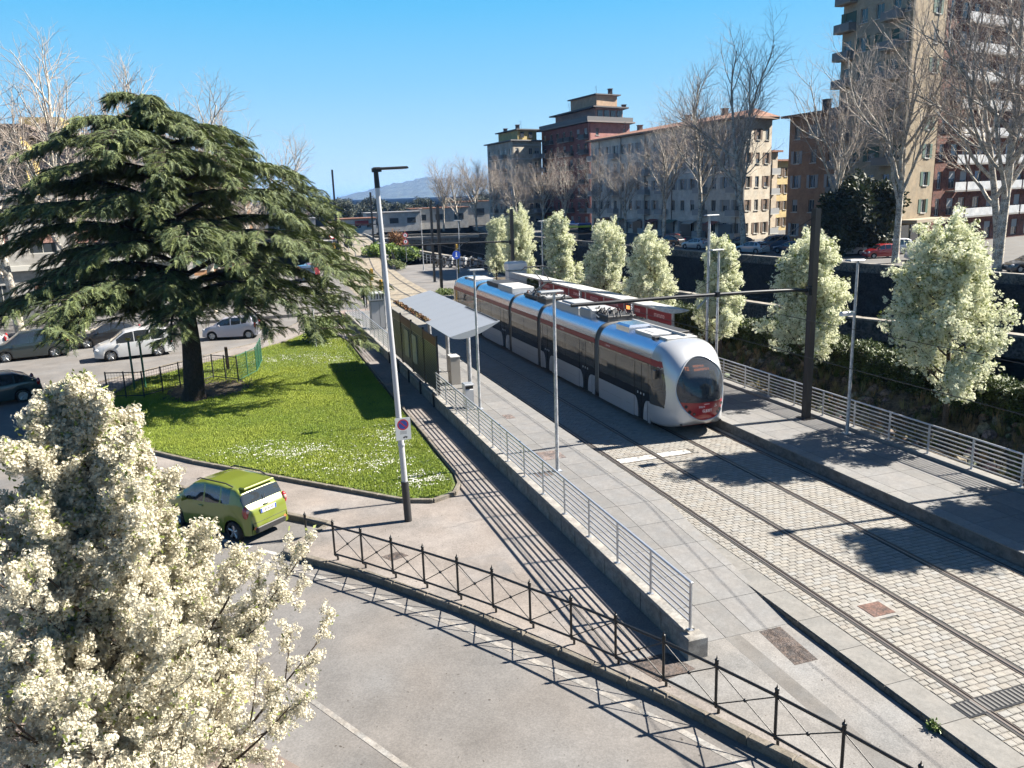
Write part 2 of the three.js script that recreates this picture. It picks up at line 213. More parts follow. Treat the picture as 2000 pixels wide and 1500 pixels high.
{ // grass tufts and daisies
  const r = rng(77), g = new GB();
  for (let k = 0; k < 9; k++) { const a = r() * 6.28, d = r() * 0.05, h = 0.05 + r() * 0.05, lean = 0.05 * r(), w = 0.006 + r() * 0.006, x = Math.cos(a) * d, z = Math.sin(a) * d, b = r() * 6.28, cx = Math.cos(b), cz = Math.sin(b); g.quad([x - cx * w, 0, z - cz * w], [x + cx * w, 0, z + cz * w], [x + cx * w * 0.3 + lean * cz, h, z + cz * w * 0.3 - lean * cx], [x - cx * w * 0.3 + lean * cz, h, z - cz * w * 0.3 - lean * cx]); }
  const list = [], dais = [], area = inset(LAWN, 0.18), nz1 = lattice(7, 3), nz2 = lattice(23, 4), col = new THREE.Color();
  const bald = (x, z) => Math.exp(-(((x + 1.8) / 3.4) ** 2 + ((z + 41) / 3) ** 2));
  for (let k = 0; k < 230000; k++) {
    const x = -7 + r() * 13.6, z = -22.3 - r() * 37 ; if (!inPoly([x, z], area)) continue; if (bald(x, z) > 0.45 + r() * 0.35) continue; if (z < -42 && r() < 0.5) continue;
    const n = nz1(x / 16, z / 16) * 0.6 + nz2(x / 16, z / 16) * 0.4, t = r();
    col.setRGB(lerp(0.23, 0.40, n) * (0.8 + 0.4 * t), lerp(0.33, 0.46, n) * (0.8 + 0.4 * t), lerp(0.035, 0.065, n));
    list.push({ p: V(x, -0.055, z), q: new THREE.Quaternion().setFromAxisAngle(V(0, 1, 0), r() * 6.28), s: 0.5 + r() * 0.45 + (n > 0.6 ? 0.25 : 0), c: col.clone() });
  }
  const grass = inst('grass', g.geo(), mat(1, 1, 1, 0.85), list, scene); tag(grass, 'short spring grass of the lawn beside the tram platform', 'grass');
  const dg = new GB(); for (let k = 0; k < 8; k++) { const a = (k / 8) * 6.28, b = ((k + 1) / 8) * 6.28; dg.quad([0, 0.05, 0], [Math.cos(a) * 0.022, 0.055, Math.sin(a) * 0.022], [Math.cos((a + b) / 2) * 0.024, 0.055, Math.sin((a + b) / 2) * 0.024], [Math.cos(b) * 0.022, 0.055, Math.sin(b) * 0.022]); } dg.tube([0, 0, 0], [0, 0.05, 0], 0.002, 0.002, 3, false);
  const q0 = new THREE.Quaternion();
  const spots = [[2.6, -27.4, 1.5, 0.8], [3.6, -26.3, 1.3, 0.7], [1.6, -28.8, 1.2, 0.7], [4.9, -24.3, 0.6, 0.6], [0.2, -29.8, 1.6, 0.8], [4.4, -46, 1.2, 1.2], [2.2, -47.5, 1.6, 1.0], [5.3, -52, 0.9, 3], [4.7, -29.5, 0.9, 1.2]];
  for (const [cx, cz, sx, sz] of spots) for (let k = 0; k < 620; k++) { const u = Math.sqrt(-2 * Math.log(r() + 1e-9)) * 0.6, a = r() * 6.28, x = cx + Math.cos(a) * u * sx, z = cz + Math.sin(a) * u * sz; if (!inPoly([x, z], area)) continue; if (nz2(x / 5, z / 5) < 0.36) continue; dais.push({ p: V(x, -0.055, z), q: new THREE.Quaternion().setFromAxisAngle(V(r() - 0.5, 0, r() - 0.5).normalize(), r() * 0.5), s: 0.55 + r() * 0.55 }); }
  for (let k = 0; k < 700; k++) { const x = -7 + r() * 13.6, z = -22.3 - r() * 36; if (inPoly([x, z], area) && nz2(x / 5, z / 5) > 0.5) dais.push({ p: V(x, -0.055, z), q: q0, s: 0.4 + r() * 0.4 }); }
  tag(inst('daisies', dg.geo(), mat(0.72, 0.72, 0.66, 0.8), dais, scene), 'white daisies scattered in patches over the lawn', 'flowers');
}
struct('bare_soil', new GB().prism(Array.from({ length: 26 }, (_, k) => { const a = (k / 26) * 6.283, q = 1 + 0.16 * Math.sin(a * 3 + 1) + 0.1 * Math.sin(a * 7); return [-1.6 + Math.cos(a) * 2.7 * q, -41.3 + Math.sin(a) * 2.3 * q]; }), -0.06, -0.042), M.soil);
// near pavement below the blossom tree
struct('near_pavement', new GB().prism([[2.6, 4], [1.75, -9], [0.4, -11.6], [-1.6, -14.4], [-5, -18.6], [-14, -28], [-16, 4]], -0.27, -0.12), mat(0.27, 0.21, 0.18, 0.92, { map: scaled(T.pave, 5.3), bumpMap: scaled(T.pave, 1.1), bumpScale: 0.004 }));
// painted road lines
function stripe(name, a, b, w, y, m, label) { const dx = b[0] - a[0], dz = b[1] - a[1], L = Math.hypot(dx, dz), nx = (-dz / L) * w * 0.5, nz = (dx / L) * w * 0.5; const g = new GB(); g.prism([[a[0] + nx, a[1] + nz], [b[0] + nx, b[1] + nz], [b[0] - nx, b[1] - nz], [a[0] - nx, a[1] - nz]], y - 0.003, y); const o = struct(name, g, m, label); return o; }
const LINE = [[0.1, -20.25], [0.9, -19.33], [2.2, -17.6], [3.76, -15.39], [5.1, -13.0], [6.25, -10.9], [7.4, -8.3], [8.3, -5.5]];
for (let k = 0; k < LINE.length - 1; k++) stripe('edge_line', LINE[k], LINE[k + 1], 0.13, -0.244 - 0.0002 * k, M.wornWhite);
stripe('parking_line', [-1.2, -22.4], [-0.35, -21.5], 0.12, -0.244, M.white); stripe('parking_line', [-0.12, -21.16], [0.38, -20.66], 0.12, -0.244, M.white);
stripe('lane_line', [0.1, -14.7], [2.6, -9.9], 0.11, -0.244, M.wornWhite); 
{ // speckles of tar and dirt, leaves on the pavement
  const r = rng(91), list = [], g = new THREE.CircleGeometry(1, 7); g.rotateX(-Math.PI / 2);
  for (let k = 0; k < 900; k++) { const x = -3 + r() * 13, z = -7 - r() * 20; const onWalk = inPoly([x, z], WALK); if (inPoly([x, z], LAWN)) continue; list.push({ p: V(x, (onWalk ? -0.12 : -0.25) + 0.0042, z), q: new THREE.Quaternion().setFromAxisAngle(V(0, 1, 0), r() * 6), s: V(0.006 + r() * r() * 0.03, 1, 0.006 + r() * r() * 0.02) }); }
  tag(inst('litter_specks', g, mat(0.07, 0.06, 0.05, 0.9), list, scene), 'small dark specks of dirt on the asphalt', 'dirt');
}
{ // tar seams, repairs and hairline cracks in the road and pavement
  const r = rng(222), tar = mat(0.10, 0.095, 0.09, 0.75), line = (pts, w, y, m, name) => { const g = new GB(); for (let k = 0; k < pts.length - 1; k++) { const [ax, az] = pts[k], [bx, bz] = pts[k + 1], l = Math.hypot(bx - ax, bz - az), nx = (-(bz - az) / l) * w * 0.5, nz = ((bx - ax) / l) * w * 0.5; g.quad([ax + nx, y, az + nz], [bx + nx, y, bz + nz], [bx - nx, y, bz - nz], [ax - nx, y, az - nz]); } return struct(name, g, m); };
  const crack = (x, z, a, n, y, w) => { const p = [[x, z]]; for (let k = 0; k < n; k++) { a += (r() - 0.5) * 0.9; x += Math.cos(a) * 0.22; z += Math.sin(a) * 0.22; p.push([x, z]); } line(p, w, y, tar, 'tar_crack'); };
  crack(0.6, -16.5, 2.4, 9, -0.2455, 0.009); crack(4.6, -20.4, 0.4, 9, -0.1155, 0.009); crack(5.4, -17.5, 1.2, 8, -0.1155, 0.008);
  struct('repair_patch', new GB().prism([[4.3, -18.4], [5.5, -18.3], [5.6, -17.1], [4.5, -17.0]], -0.119, -0.1162), mat(0.28, 0.255, 0.24, 0.92, { map: scaled(T.pave, 3) }));
}
// iron gratings and covers let into the pavement
function grating(name, poly, y, label, m = M.iron) { const o = solo(name, label, 'grating', undefined, new GB().prism(poly, y - 0.06, y + 0.006), m); return o; }
grating('drain_grating', [[9.3, -12.72], [9.8, -12.72], [9.72, -11.45], [9.2, -11.45]], -0.12, 'long rusty red drain grating in the asphalt just below the ramp');
grating('pavement_cover', [[6.3, -12.72], [7.2, -12.72], [7.42, -12.02], [6.6, -11.9]], -0.12, 'rusty brown cover plate between the black fence and the ramp end');
grating('pavement_cover', [[2.75, -19.25], [3.2, -19.4], [3.4, -19.05], [2.95, -18.9]], -0.12, 'small rusty round-worn cover in the pavement near the narrow end of the black fence');
stripe('pavement_patch', [8.7, -12.75], [8.8, -3], 0.35, -0.1155, mat(0.21, 0.2, 0.19, 0.9, { map: scaled(T.pave, 3) }));
struct('asphalt_patch', new GB().prism([[7.6, -12.76], [10.09, -12.76], [10.1, -3], [8.9, -3], [8.1, -8.6], [6.95, -11.3], [6.2, -12.9]], -0.121, -0.1165), M.asphaltGrey);

// ---------- tracks ----------
const RAILX = [11.16, 12.68, 14.52, 16.02];
const trackBed = struct('track_bed', new GB().prism([[10.12, 8], [16.3, 8], [16.3, -66], [10.12, -66]], -0.27, -0.018), mat(0.19, 0.17, 0.14, 0.95, { map: scaled(T.soil, 1.7) }));
{
  const r = rng(123), all = [], tones = [[0.325, 0.30, 0.265], [0.305, 0.288, 0.258], [0.345, 0.32, 0.28], [0.325, 0.315, 0.295], [0.285, 0.266, 0.238], [0.335, 0.315, 0.285], [0.31, 0.282, 0.245]];
  const smats = tones.map((c) => mat(...c, 0.85, { map: scaled(T.stone, 0.9) })), sgeo = new GB().bevel(0, 0, 0, 1, 1, 1, 0.0).geo();
  const gs = [0, 1, 2].map((k) => { const g = new GB().bevel(0, 0, 0, 0.23, 0.05, 0.1355 - k * 0.002, 0.005).geo(); return g; });
  const zones = [[10.74, 11.06], [11.26, 12.58], [12.78, 14.42], [14.62, 15.92], [16.12, 16.3]];
  let row = 0; const fwd = V(0, 0, -1).applyEuler(camera.rotation);
  for (let z = -3.6; z > -65.9; z -= 0.146, row++) for (const [x0, x1] of zones) {
    const n = Math.max(1, Math.round((x1 - x0) / 0.205)), w = (x1 - x0) / n, off = row % 2 ? w / 2 : 0;
    for (let j = 0; j <= n; j++) { let a = x0 + j * w - off, b = a + w; a = Math.max(a, x0); b = Math.min(b, x1); if (b - a < 0.05) continue; if (z > -12.75 && z < -12.05 && a > 11.5 && b < 12.36) continue; if (z > -9.38 && z < -8.95) continue; if (z < -23.0 && z > -23.5 && b > 11.27 && a < 14) continue; const jx = (r() - 0.5) * 0.012; all.push({ x: (a + b) / 2 + jx, z: z + (r() - 0.5) * 0.012, w: b - a - 0.011, y: -0.026 + (r() - 0.5) * 0.007, ry: (r() - 0.5) * 0.05, rx: (r() - 0.5) * 0.02, t: (r() * 7) | 0 }); }
  }
  const P = camera.clone(); P.aspect = 4 / 3; P.updateProjectionMatrix(); P.updateMatrixWorld();
  const key = (s) => { const v = V(s.x, 0, s.z), d = v.distanceTo(camera.position); const q = v.clone().project(P); return Math.abs(q.x) < 1 && Math.abs(q.y) < 1 ? d : 1e6 + d; };
  all.forEach((s) => (s.k = key(s))); all.sort((a, b) => a.k - b.k);
  const rest = [];
  all.forEach((s, k) => { const sx = s.w / 0.23; if (k < 290) { const o = mesh('sett', gs[k % 3], smats[s.t], trackBed); o.position.set(s.x, s.y, s.z); o.rotation.set(s.rx, s.ry, 0); o.scale.x = sx; } else rest.push({ p: V(s.x, s.y, s.z), q: new THREE.Quaternion().setFromEuler(new THREE.Euler(s.rx, s.ry, 0)), s: V(sx, 1, 1), c: new THREE.Color().setRGB(...tones[s.t]) }); });
  inst('setts', gs[0], mat(1, 1, 1, 0.85, { map: scaled(T.stone, 0.9) }), rest, trackBed);
  // smooth border slabs on the left edge
  for (let z = -3; z > -20; z -= 1.2) mesh('border_slab', new GB().bevel(10.43, -0.012, z - 0.6, 0.585, 0.03, 1.188, 0.004), z % 2.4 < -1.2 ? mat(0.28, 0.272, 0.257, 0.85, { map: scaled(T.slab, 2.1) }) : mat(0.30, 0.29, 0.272, 0.85, { map: scaled(T.slab, 2.5) }), trackBed);
}
RAILX.forEach((x, k) => {
  const inner = k % 2 ? -1 : 1, g = new GB().bevel(x, -0.02, -29, 0.06, 0.05, 74, 0.01), o = struct('tram_rail', g, M.railSteel);
  mesh('groove', new GB().bx(x + inner * 0.03, x + inner * 0.068, -0.04, -0.012, 8, -66), mat(0.012, 0.012, 0.012, 0.9), o); mesh('lip', new GB().bx(x + inner * 0.068, x + inner * 0.082, -0.04, 0.001, 8, -66), M.railSteel, o);
  mesh('rubber_strip', new GB().bx(x - inner * 0.032, x - inner * 0.085, -0.04, -0.004, 8, -66), M.rubber, o);
});
{ // transverse white stop line, drain channel, inspection cover
  struct('stop_line', new GB().bx(11.27, 12.57, -0.02, 0.004, -23.02, -23.44).bx(12.79, 13.9, -0.02, 0.004, -23.05, -23.47), M.white);
  const d = struct('drain_channel', new GB().bx(10.74, 16.3, -0.03, -0.003, -9.36, -8.97), M.darkGrey); for (let x = 10.8; x < 13; x += 0.1) mesh('grate_bar', new GB().bx(x, x + 0.05, -0.004, 0.006, -9.33, -9.0), mat(0.13, 0.125, 0.12, 0.6), d);
  const c = thing('inspection_cover', 'square rusty cover in a pale frame between the rails', 'cover', undefined, [11.93, 0, -12.4]); mesh('frame', new GB().box(0, -0.012, 0, 0.78, 0.028, 0.68), M.concrete, c); mesh('lid', new GB().box(0, 0.004, 0, 0.54, 0.012, 0.5), mat(0.20, 0.105, 0.08, 0.8, { map: scaled(T.rock, 0.8) }), c);
}
// crossing street beyond the stop and the curving track over the bridge
struct('crossing_road', new GB().prism([[-40, -66], [26.5, -66], [28, -92], [26.6, -105], [24.4, -106], [13, -104], [4, -108], [-40, -112]], -0.29, -0.012), M.road);
{
  const mid = [[13.6, -66], [13.6, -76], [14.1, -88], [15.2, -101], [16.9, -115], [18.9, -130], [20.8, -146], [22, -160], [23, -176], [23.5, -240]], L = [], R = [];
  const tr = (off) => mid.map(([x, z], k) => { const a = mid[Math.max(0, k - 1)], b = mid[Math.min(mid.length - 1, k + 1)], dx = b[0] - a[0], dz = b[1] - a[1], l = Math.hypot(dx, dz); return [x - (dz / l) * off, z + (dx / l) * off]; });
  const lift = (z) => clamp((-z - 105) / 45, 0, 1) * 1.1;
  const g = new GB(), A = tr(-3.3), B = tr(3.3); for (let k = 0; k < mid.length - 1; k++) g.quad([A[k][0], 0.004 + lift(A[k][1]), A[k][1]], [B[k][0], 0.004 + lift(B[k][1]), B[k][1]], [B[k + 1][0], 0.004 + lift(B[k + 1][1]), B[k + 1][1]], [A[k + 1][0], 0.004 + lift(A[k + 1][1]), A[k + 1][1]]);
  struct('far_track', g, mat(0.36, 0.31, 0.235, 0.9, { map: scaled(T.stone, 3) }));
  for (const off of [-2.44, -0.92, 0.92, 2.42]) { const h = new GB(), a = tr(off - 0.06), b = tr(off + 0.06); for (let k = 0; k < mid.length - 1; k++) h.quad([a[k][0], 0.02 + lift(a[k][1]), a[k][1]], [b[k][0], 0.02 + lift(b[k][1]), b[k][1]], [b[k + 1][0], 0.02 + lift(b[k + 1][1]), b[k + 1][1]], [a[k + 1][0], 0.02 + lift(a[k + 1][1]), a[k + 1][1]]); struct('far_rail', h, mat(0.06, 0.055, 0.05, 0.6)); }
  const kb = new GB(), k1 = tr(3.4); for (let k = 3; k < mid.length - 2; k++) { const a = k1[k], b = k1[k + 1], l = Math.hypot(b[0] - a[0], b[1] - a[1]); kb.box((a[0] + b[0]) / 2, 0.12 + lift((a[1] + b[1]) / 2), (a[1] + b[1]) / 2, l, 0.45, 0.3, -Math.atan2(b[1] - a[1], b[0] - a[0])); } struct('track_kerb', kb, M.concrete);
  const br = thing('tram_bridge', 'long concrete tram bridge deck crossing the canal in the distance', 'bridge'); const k0 = 6; mesh('deck', new GB().box(22, 0.35, -162, 44, 0.9, 12, -0.12), M.concrete, br); mesh('side_beam', new GB().box(22, 0.9, -155.6, 46, 0.5, 0.4, -0.12), mat(0.30, 0.29, 0.27, 0.85), br); for (const x of [8, 22, 36]) mesh('pier', new GB().box(x, -2.6, -160 + (22 - x) * -0.12, 1.2, 5.2, 7, -0.12), M.concrete, br);
}
// ---------- platforms ----------
const PY = 0.33;
const slabTones = [[0.265, 0.26, 0.256], [0.28, 0.274, 0.27], [0.25, 0.246, 0.243], [0.272, 0.267, 0.263]].map((c) => mat(...c, 0.75, { map: scaled(T.slab, 2.6), bumpMap: scaled(T.stone, 0.8), bumpScale: 0.001 }));
const darkSlab = [[0.235, 0.23, 0.225], [0.255, 0.25, 0.243]].map((c) => mat(...c, 0.8, { map: scaled(T.slab, 1.9) })), edgeSlab = mat(0.30, 0.293, 0.284, 0.7, { map: scaled(T.slab, 2.2) });
const rampY = (z) => (z < -19 ? PY : lerp(-0.115, PY, clamp((-12.76 - z) / 6.24, 0, 1)));
const edgeX = (z) => (z < -19 ? 10.63 : lerp(10.12, 10.63, clamp((-12.76 - z) / 6.24, 0, 1)));
function slabGeo(x0, x1, z0, z1, yf, ex) { const g = new GB(), c = 0.006, X = (x, z) => (ex ? Math.min(x, ex(z) - 0.002) : x), P = (x, z, d = 0) => [X(x, z), yf(z) - d, z], a = x0 + c, b = x1 - c, s = z0 - c, t = z1 + c; g.quad(P(a, s), P(b, s), P(b, t), P(a, t)); g.quad(P(a, s, 0.03), P(b, s, 0.03), P(b, s), P(a, s)); g.quad(P(b, t, 0.03), P(a, t, 0.03), P(a, t), P(b, t)); g.quad(P(b, s, 0.03), P(b, t, 0.03), P(b, t), P(b, s)); g.quad(P(a, t, 0.03), P(a, s, 0.03), P(a, s), P(a, t)); return g; }
{
  const r = rng(301), pl = thing('tram_platform', 'pale stone tram platform with a ramp, between the grey railing and the near track', 'platform');
  const body = new GB(); // concrete body with the ramp
  const zs = [-12.76, -19, -62.5]; for (let k = 0; k < 2; k++) { const a = zs[k], b = zs[k + 1], P = (x, y, z) => [x, y, z]; body.quad(P(7.72, rampY(a) - 0.028, a), P(edgeX(a), rampY(a) - 0.028, a), P(edgeX(b), rampY(b) - 0.028, b), P(7.72, rampY(b) - 0.028, b)); body.quad(P(edgeX(a), -0.2, a), P(edgeX(b), -0.2, b), P(edgeX(b), rampY(b) - 0.028, b), P(edgeX(a), rampY(a) - 0.028, a)); }
  body.quad([7.72, -0.2, -62.5], [10.63, -0.2, -62.5], [10.63, PY - 0.028, -62.5], [7.72, PY - 0.028, -62.5]); mesh('body', body, mat(0.2, 0.19, 0.18, 0.9, { map: scaled(T.stone, 2) }), pl);
  const cols = [[7.73, 8.55, 0], [8.55, 9.15, 1], [9.15, 10.12, 0], [10.12, 10.63, 2]];
  for (let z = -12.76, k = 0; z > -62; z -= 1.24, k++) for (const [x0, x1, kind] of cols) { if (kind !== 2 || z < -18 || true) mesh('slab', slabGeo(x0, x1, z, z - 1.24, rampY, edgeX), kind === 2 ? edgeSlab : kind === 1 ? darkSlab[(r() * 2) | 0] : slabTones[(r() * 4) | 0], pl); }
  const wall = thing('platform_wall', 'stained concrete side wall of the tram platform facing the pavement', 'wall');
  const pm = [[0.36, 0.335, 0.30], [0.33, 0.31, 0.28], [0.38, 0.355, 0.32]].map((c) => mat(...c, 0.88, { map: scaled(T.stone, 1.6), bumpMap: scaled(T.stone, 0.9), bumpScale: 0.003 }));
  for (let z = -12.62, k = 0; z > -62; z -= 0.9, k++) { const o = mesh('wall_panel', new GB().bx(7.5 - r() * 0.006, 7.71, -0.2, 0.31, z, z - 0.872), pm[(r() * 3) | 0], wall); }
  mesh('backing', new GB().bx(7.53, 7.705, -0.2, 0.3, -12.64, -62.4), mat(0.10, 0.095, 0.09, 0.9), wall);
  mesh('coping', new GB().bevel(7.61, 0.345, -37.5, 0.24, 0.07, 49.8, 0.012), mat(0.40, 0.385, 0.36, 0.8, { map: scaled(T.stone, 1.4) }), wall); mesh('end_block', new GB().bevel(7.64, 0.06, -12.48, 0.42, 0.5, 0.34, 0.02), M.concrete, wall);
  const pr = thing('tram_platform', 'pale stone tram platform on the far side of the tracks, dappled with tree shade', 'platform');
  mesh('body', new GB().bx(16.33, 20.0, -0.25, PY - 0.028, 2, -62.5), mat(0.2, 0.19, 0.18, 0.9, { map: scaled(T.stone, 2) }), pr);
  for (let z = -7, k = 0; z > -62; z -= 1.24, k++) for (const [x0, x1, kind] of [[16.33, 16.75, 2], [16.75, 17.95, 0], [17.95, 18.45, 1], [18.45, 19.5, 0]]) mesh('slab', slabGeo(x0, x1, z, z - 1.24, () => PY), kind === 2 ? edgeSlab : kind === 1 ? darkSlab[(r() * 2) | 0] : slabTones[(r() * 4) | 0], pr);
  mesh('coping', new GB().bevel(19.75, 0.36, -34, 0.36, 0.12, 56, 0.015), edgeSlab, pr);
  for (const [x0, x1, z0, z1] of [[8.75, 9.5, -24.25, -23.4], [9.2, 9.55, -29.2, -28.6]]) mesh('service_cover', new GB().bx(x0, x1, PY - 0.01, PY + 0.006, z0, z1), mat(0.24, 0.19, 0.175, 0.8, { map: scaled(T.rock, 1) }), pl);
  mesh('service_cover', new GB().bx(8.0, 8.5, PY - 0.01, PY + 0.006, -22.4, -22.0), M.iron, pl);
}
// ---------- grey railings ----------
function railing(label, x, z0, z1, step, y, h, flip) {
  const t = thing('railing', label, 'railing'); const n = Math.round(Math.abs(z1 - z0) / step), s = (z1 - z0) / n, post = new GB().bx(-0.012, 0.012, 0, h - 0.03, -0.035, 0.035).bx(-0.05, 0.05, 0, 0.012, -0.06, 0.06).geo();
  for (let k = 0; k <= n; k++) { const o = mesh('post', post, M.railing, t); o.position.set(x, y, z0 + s * k); }
  mesh('top_rail', new GB().bevel(x, y + h, (z0 + z1) / 2, 0.06, 0.04, Math.abs(z1 - z0) + 0.1, 0.012), M.railing, t);
  for (let k = 0; k < 6; k++) mesh('rail', new GB().bx(x + flip * 0.013, x + flip * 0.033, y + 0.12 + (k * (h - 0.2)) / 5.6, y + 0.155 + (k * (h - 0.2)) / 5.6, z0, z1), M.railing, t);
  return t;
}
railing('grey metal railing with thin horizontal rails along the near platform ramp', 7.6, -12.55, -33.2, 1.53, 0.38, 1.0, 1);
railing('grey metal railing of the near platform beyond the glass shelter', 7.6, -44.6, -61.5, 1.53, 0.38, 1.0, 1);
railing('long grey metal railing behind the far platform below the blossom trees', 19.75, -7.6, -61, 1.6, 0.42, 0.92, -1);
// ---------- black pedestrian fence ----------
{
  const pts = [[1.03, -20.21], [1.63, -19.44], [2.21, -18.71], [2.80, -17.90], [3.38, -17.11], [3.96, -16.27], [4.51, -15.44], [5.03, -14.52], [5.57, -13.63], [6.08, -12.68], [6.56, -11.71], [7.00, -10.69], [7.42, -9.63], [7.8, -8.55], [8.13, -7.45], [8.4, -6.3]];
  const f = thing('pedestrian_fence', 'black iron fence of crossed bars along the kerb in the foreground', 'fence'); const y0 = -0.12;
  pts.forEach(([x, z], k) => {
    const a = pts[Math.max(0, k - 1)], b = pts[Math.min(pts.length - 1, k + 1)], l = Math.hypot(b[0] - a[0], b[1] - a[1]), nx = (b[1] - a[1]) / l, nz = -(b[0] - a[0]) / l; // towards the road
    const g = new GB(); if (k === 0) g.tube([x, y0, z], [x, y0 + 1.0, z], 0.026, 0.026, 8); else g.tube([x, y0 + 0.17, z], [x, y0 + 1.0, z], 0.026, 0.026, 8).tube([x, y0 + 0.17, z], [x + nx * 0.09, y0 + 0.1, z + nz * 0.09], 0.026, 0.026, 8).tube([x + nx * 0.09, y0, z + nz * 0.09], [x + nx * 0.09, y0 + 0.1, z + nz * 0.09], 0.026, 0.026, 8);
    const o = mesh('post', g, M.black, f); const fg = new THREE.SphereGeometry(0.04, 8, 6); const fin = mesh('finial', fg, M.black, o); fin.position.set(x, y0 + 1.05, z); mesh('spike', new GB().tube([x, y0 + 1.08, z], [x, y0 + 1.14, z], 0.016, 0.004, 6), M.black, o); mesh('collar', new GB().tube([x, y0 + 0.985, z], [x, y0 + 1.02, z], 0.038, 0.03, 8), M.black, o);
  });
  for (let k = 0; k < pts.length - 1; k++) {
    const [ax, az] = pts[k], [bx, bz] = pts[k + 1], A = (y) => [ax, y0 + y, az], B = (y) => [bx, y0 + y, bz];
    mesh('top_rail', new GB().tube(A(0.94), B(0.94), 0.027, 0.027, 8), M.black, f); if (k === 0) continue;
    mesh('bottom_rail', new GB().tube(A(0.2), B(0.2), 0.024, 0.024, 8), M.black, f);
    mesh('brace', new GB().tube(A(0.92), B(0.22), 0.011, 0.011, 6), M.black, f); mesh('brace', new GB().tube(A(0.22), B(0.92), 0.011, 0.011, 6), M.black, f);
    const bo = mesh('boss', new THREE.SphereGeometry(0.034, 8, 6), M.black, f); bo.position.set((ax + bx) / 2, y0 + 0.57, (az + bz) / 2);
  }
}
// ---------- lamp posts ----------
function lampHead(g, x, y, z, dir, w) { g.bevel(x + dir * w * 0.5, y, z, w, 0.07, 0.26, 0.03); g.tube([x - dir * 0.05, y - 0.12, z], [x, y, z], 0.05, 0.05, 8); return g; }
{
  const t = thing('street_lamp', 'tall pale street lamp with black base and flat black head by the lawn', 'street lamp', undefined, [3.86, -0.12, -21.3]);
  t.rotation.z = 0.026; // the pole leans a little
  mesh('pole', new GB().tube([0, 1.15, 0], [0, 9.1, 0], 0.085, 0.055, 14), mat(0.62, 0.63, 0.65, 0.4, { metalness: 0.3 }), t); mesh('base_sleeve', new GB().tube([0, -0.03, 0], [0, 1.17, 0], 0.105, 0.105, 14), mat(0.03, 0.03, 0.032, 0.5), t);
  mesh('lamp_head', new GB().bevel(0.4, 9.52, 0, 0.82, 0.06, 0.3, 0.028).bevel(0.02, 9.5, 0, 0.22, 0.12, 0.2, 0.03), M.black, t); mesh('neck', new GB().tube([0, 9.05, 0], [0, 9.48, 0], 0.07, 0.06, 10), M.black, t); mesh('ring', new GB().tube([0, 2.2, 0], [0, 2.24, 0], 0.1, 0.1, 12).tube([0, 2.75, 0], [0, 2.79, 0], 0.098, 0.098, 12), M.galv, t);
  mesh('diffuser', new GB().bx(0.12, 0.74, 9.484, 9.489, -0.11, 0.11), mat(0.75, 0.74, 0.7, 0.4), t);
  const s = thing('no_parking_sign', 'white no parking sign with a tow truck symbol on the tall lamp post', 'sign', undefined, [3.86, 0, -21.3]);
  mesh('plate', new GB().box(0, 2.58, 0.115, 0.42, 0.62, 0.012), mat(0.65, 0.65, 0.63, 0.4), s);
  panel('sign_face', 0.415, 0.615, textTex(256, 384, (c, w, h) => { c.fillStyle = '#e9e9e4'; c.fillRect(0, 0, w, h); c.fillStyle = '#c4263a'; c.beginPath(); c.arc(128, 118, 96, 0, 7); c.fill(); c.fillStyle = '#2b4a9b'; c.beginPath(); c.arc(128, 118, 74, 0, 7); c.fill(); c.strokeStyle = '#c4263a'; c.lineWidth = 20; c.beginPath(); c.moveTo(76, 66); c.lineTo(180, 170); c.stroke(); c.fillStyle = '#5a5a5a'; for (let k = 0; k < 3; k++) c.fillRect(70, 232 + k * 20, 116, 7); c.fillStyle = '#1c1c1c'; c.fillRect(128, 326, 64, 22); c.fillRect(116, 338, 20, 14); c.beginPath(); c.arc(134, 354, 8, 0, 7); c.arc(180, 354, 8, 0, 7); c.fill(); c.fillRect(150, 312, 6, 18); }), s, [0, 2.58, 0.1225]);
  const lp = (label, x, z, h, dir, w, y, r = 0.06) => { const o = thing('platform_lamp', label, 'street lamp', undefined, [x, y, z]); mesh('pole', new GB().tube([0, 0, 0], [0, h, 0], r, r * 0.72, 12), M.galv, o); mesh('base_plate', new GB().box(0, 0.012, 0, 0.24, 0.024, 0.24), M.galv, o); mesh('lamp_head', new GB().bevel(dir * w * 0.36, h + 0.03, 0, w, 0.055, 0.3, 0.025), mat(0.42, 0.43, 0.44, 0.4, { metalness: 0.4 }), o); mesh('diffuser', new GB().bx(dir * w * 0.36 - w * 0.3, dir * w * 0.36 + w * 0.3, h - 0.004, h + 0.001, -0.1, 0.1), mat(0.78, 0.77, 0.73, 0.4), o); return o; };
  lp('slim grey lamp post on the near platform, the closer of the pair', 8.75, -22.3, 5.5, -0.4, 0.72, PY); lp('slim grey lamp post on the near platform beside the metal bin', 8.7, -30.5, 5.5, 0.35, 0.6, PY); lp('slim grey lamp post behind the near shelter, beside the control cabinet', 8.9, -52.5, 5.5, 0.35, 0.6, PY);
  lp('slim grey lamp post on the far platform near the dark catenary pole', 19.2, -21.85, 5.85, -0.55, 0.56, PY); lp('slim grey lamp post on the far platform behind the front of the tram', 19.2, -30, 5.75, -0.55, 0.56, PY);
  mesh('camera_box', new GB().bevel(-0.3, 4.15, 0, 0.5, 0.14, 0.16, 0.03).tube([0, 4.12, 0], [-0.1, 4.16, 0], 0.02, 0.02, 6), mat(0.6, 0.61, 0.63, 0.4), scene.children[scene.children.length - 2]);
  lp('taller grey lamp post on the bank behind the front of the tram', 20.4, -32.7, 7.0, 0.5, 0.62, 0.4, 0.075); lp('tall grey lamp post on the bank just outside the right edge of the view', 21.4, -15.6, 7.2, -0.3, 0.62, 0.4, 0.075);
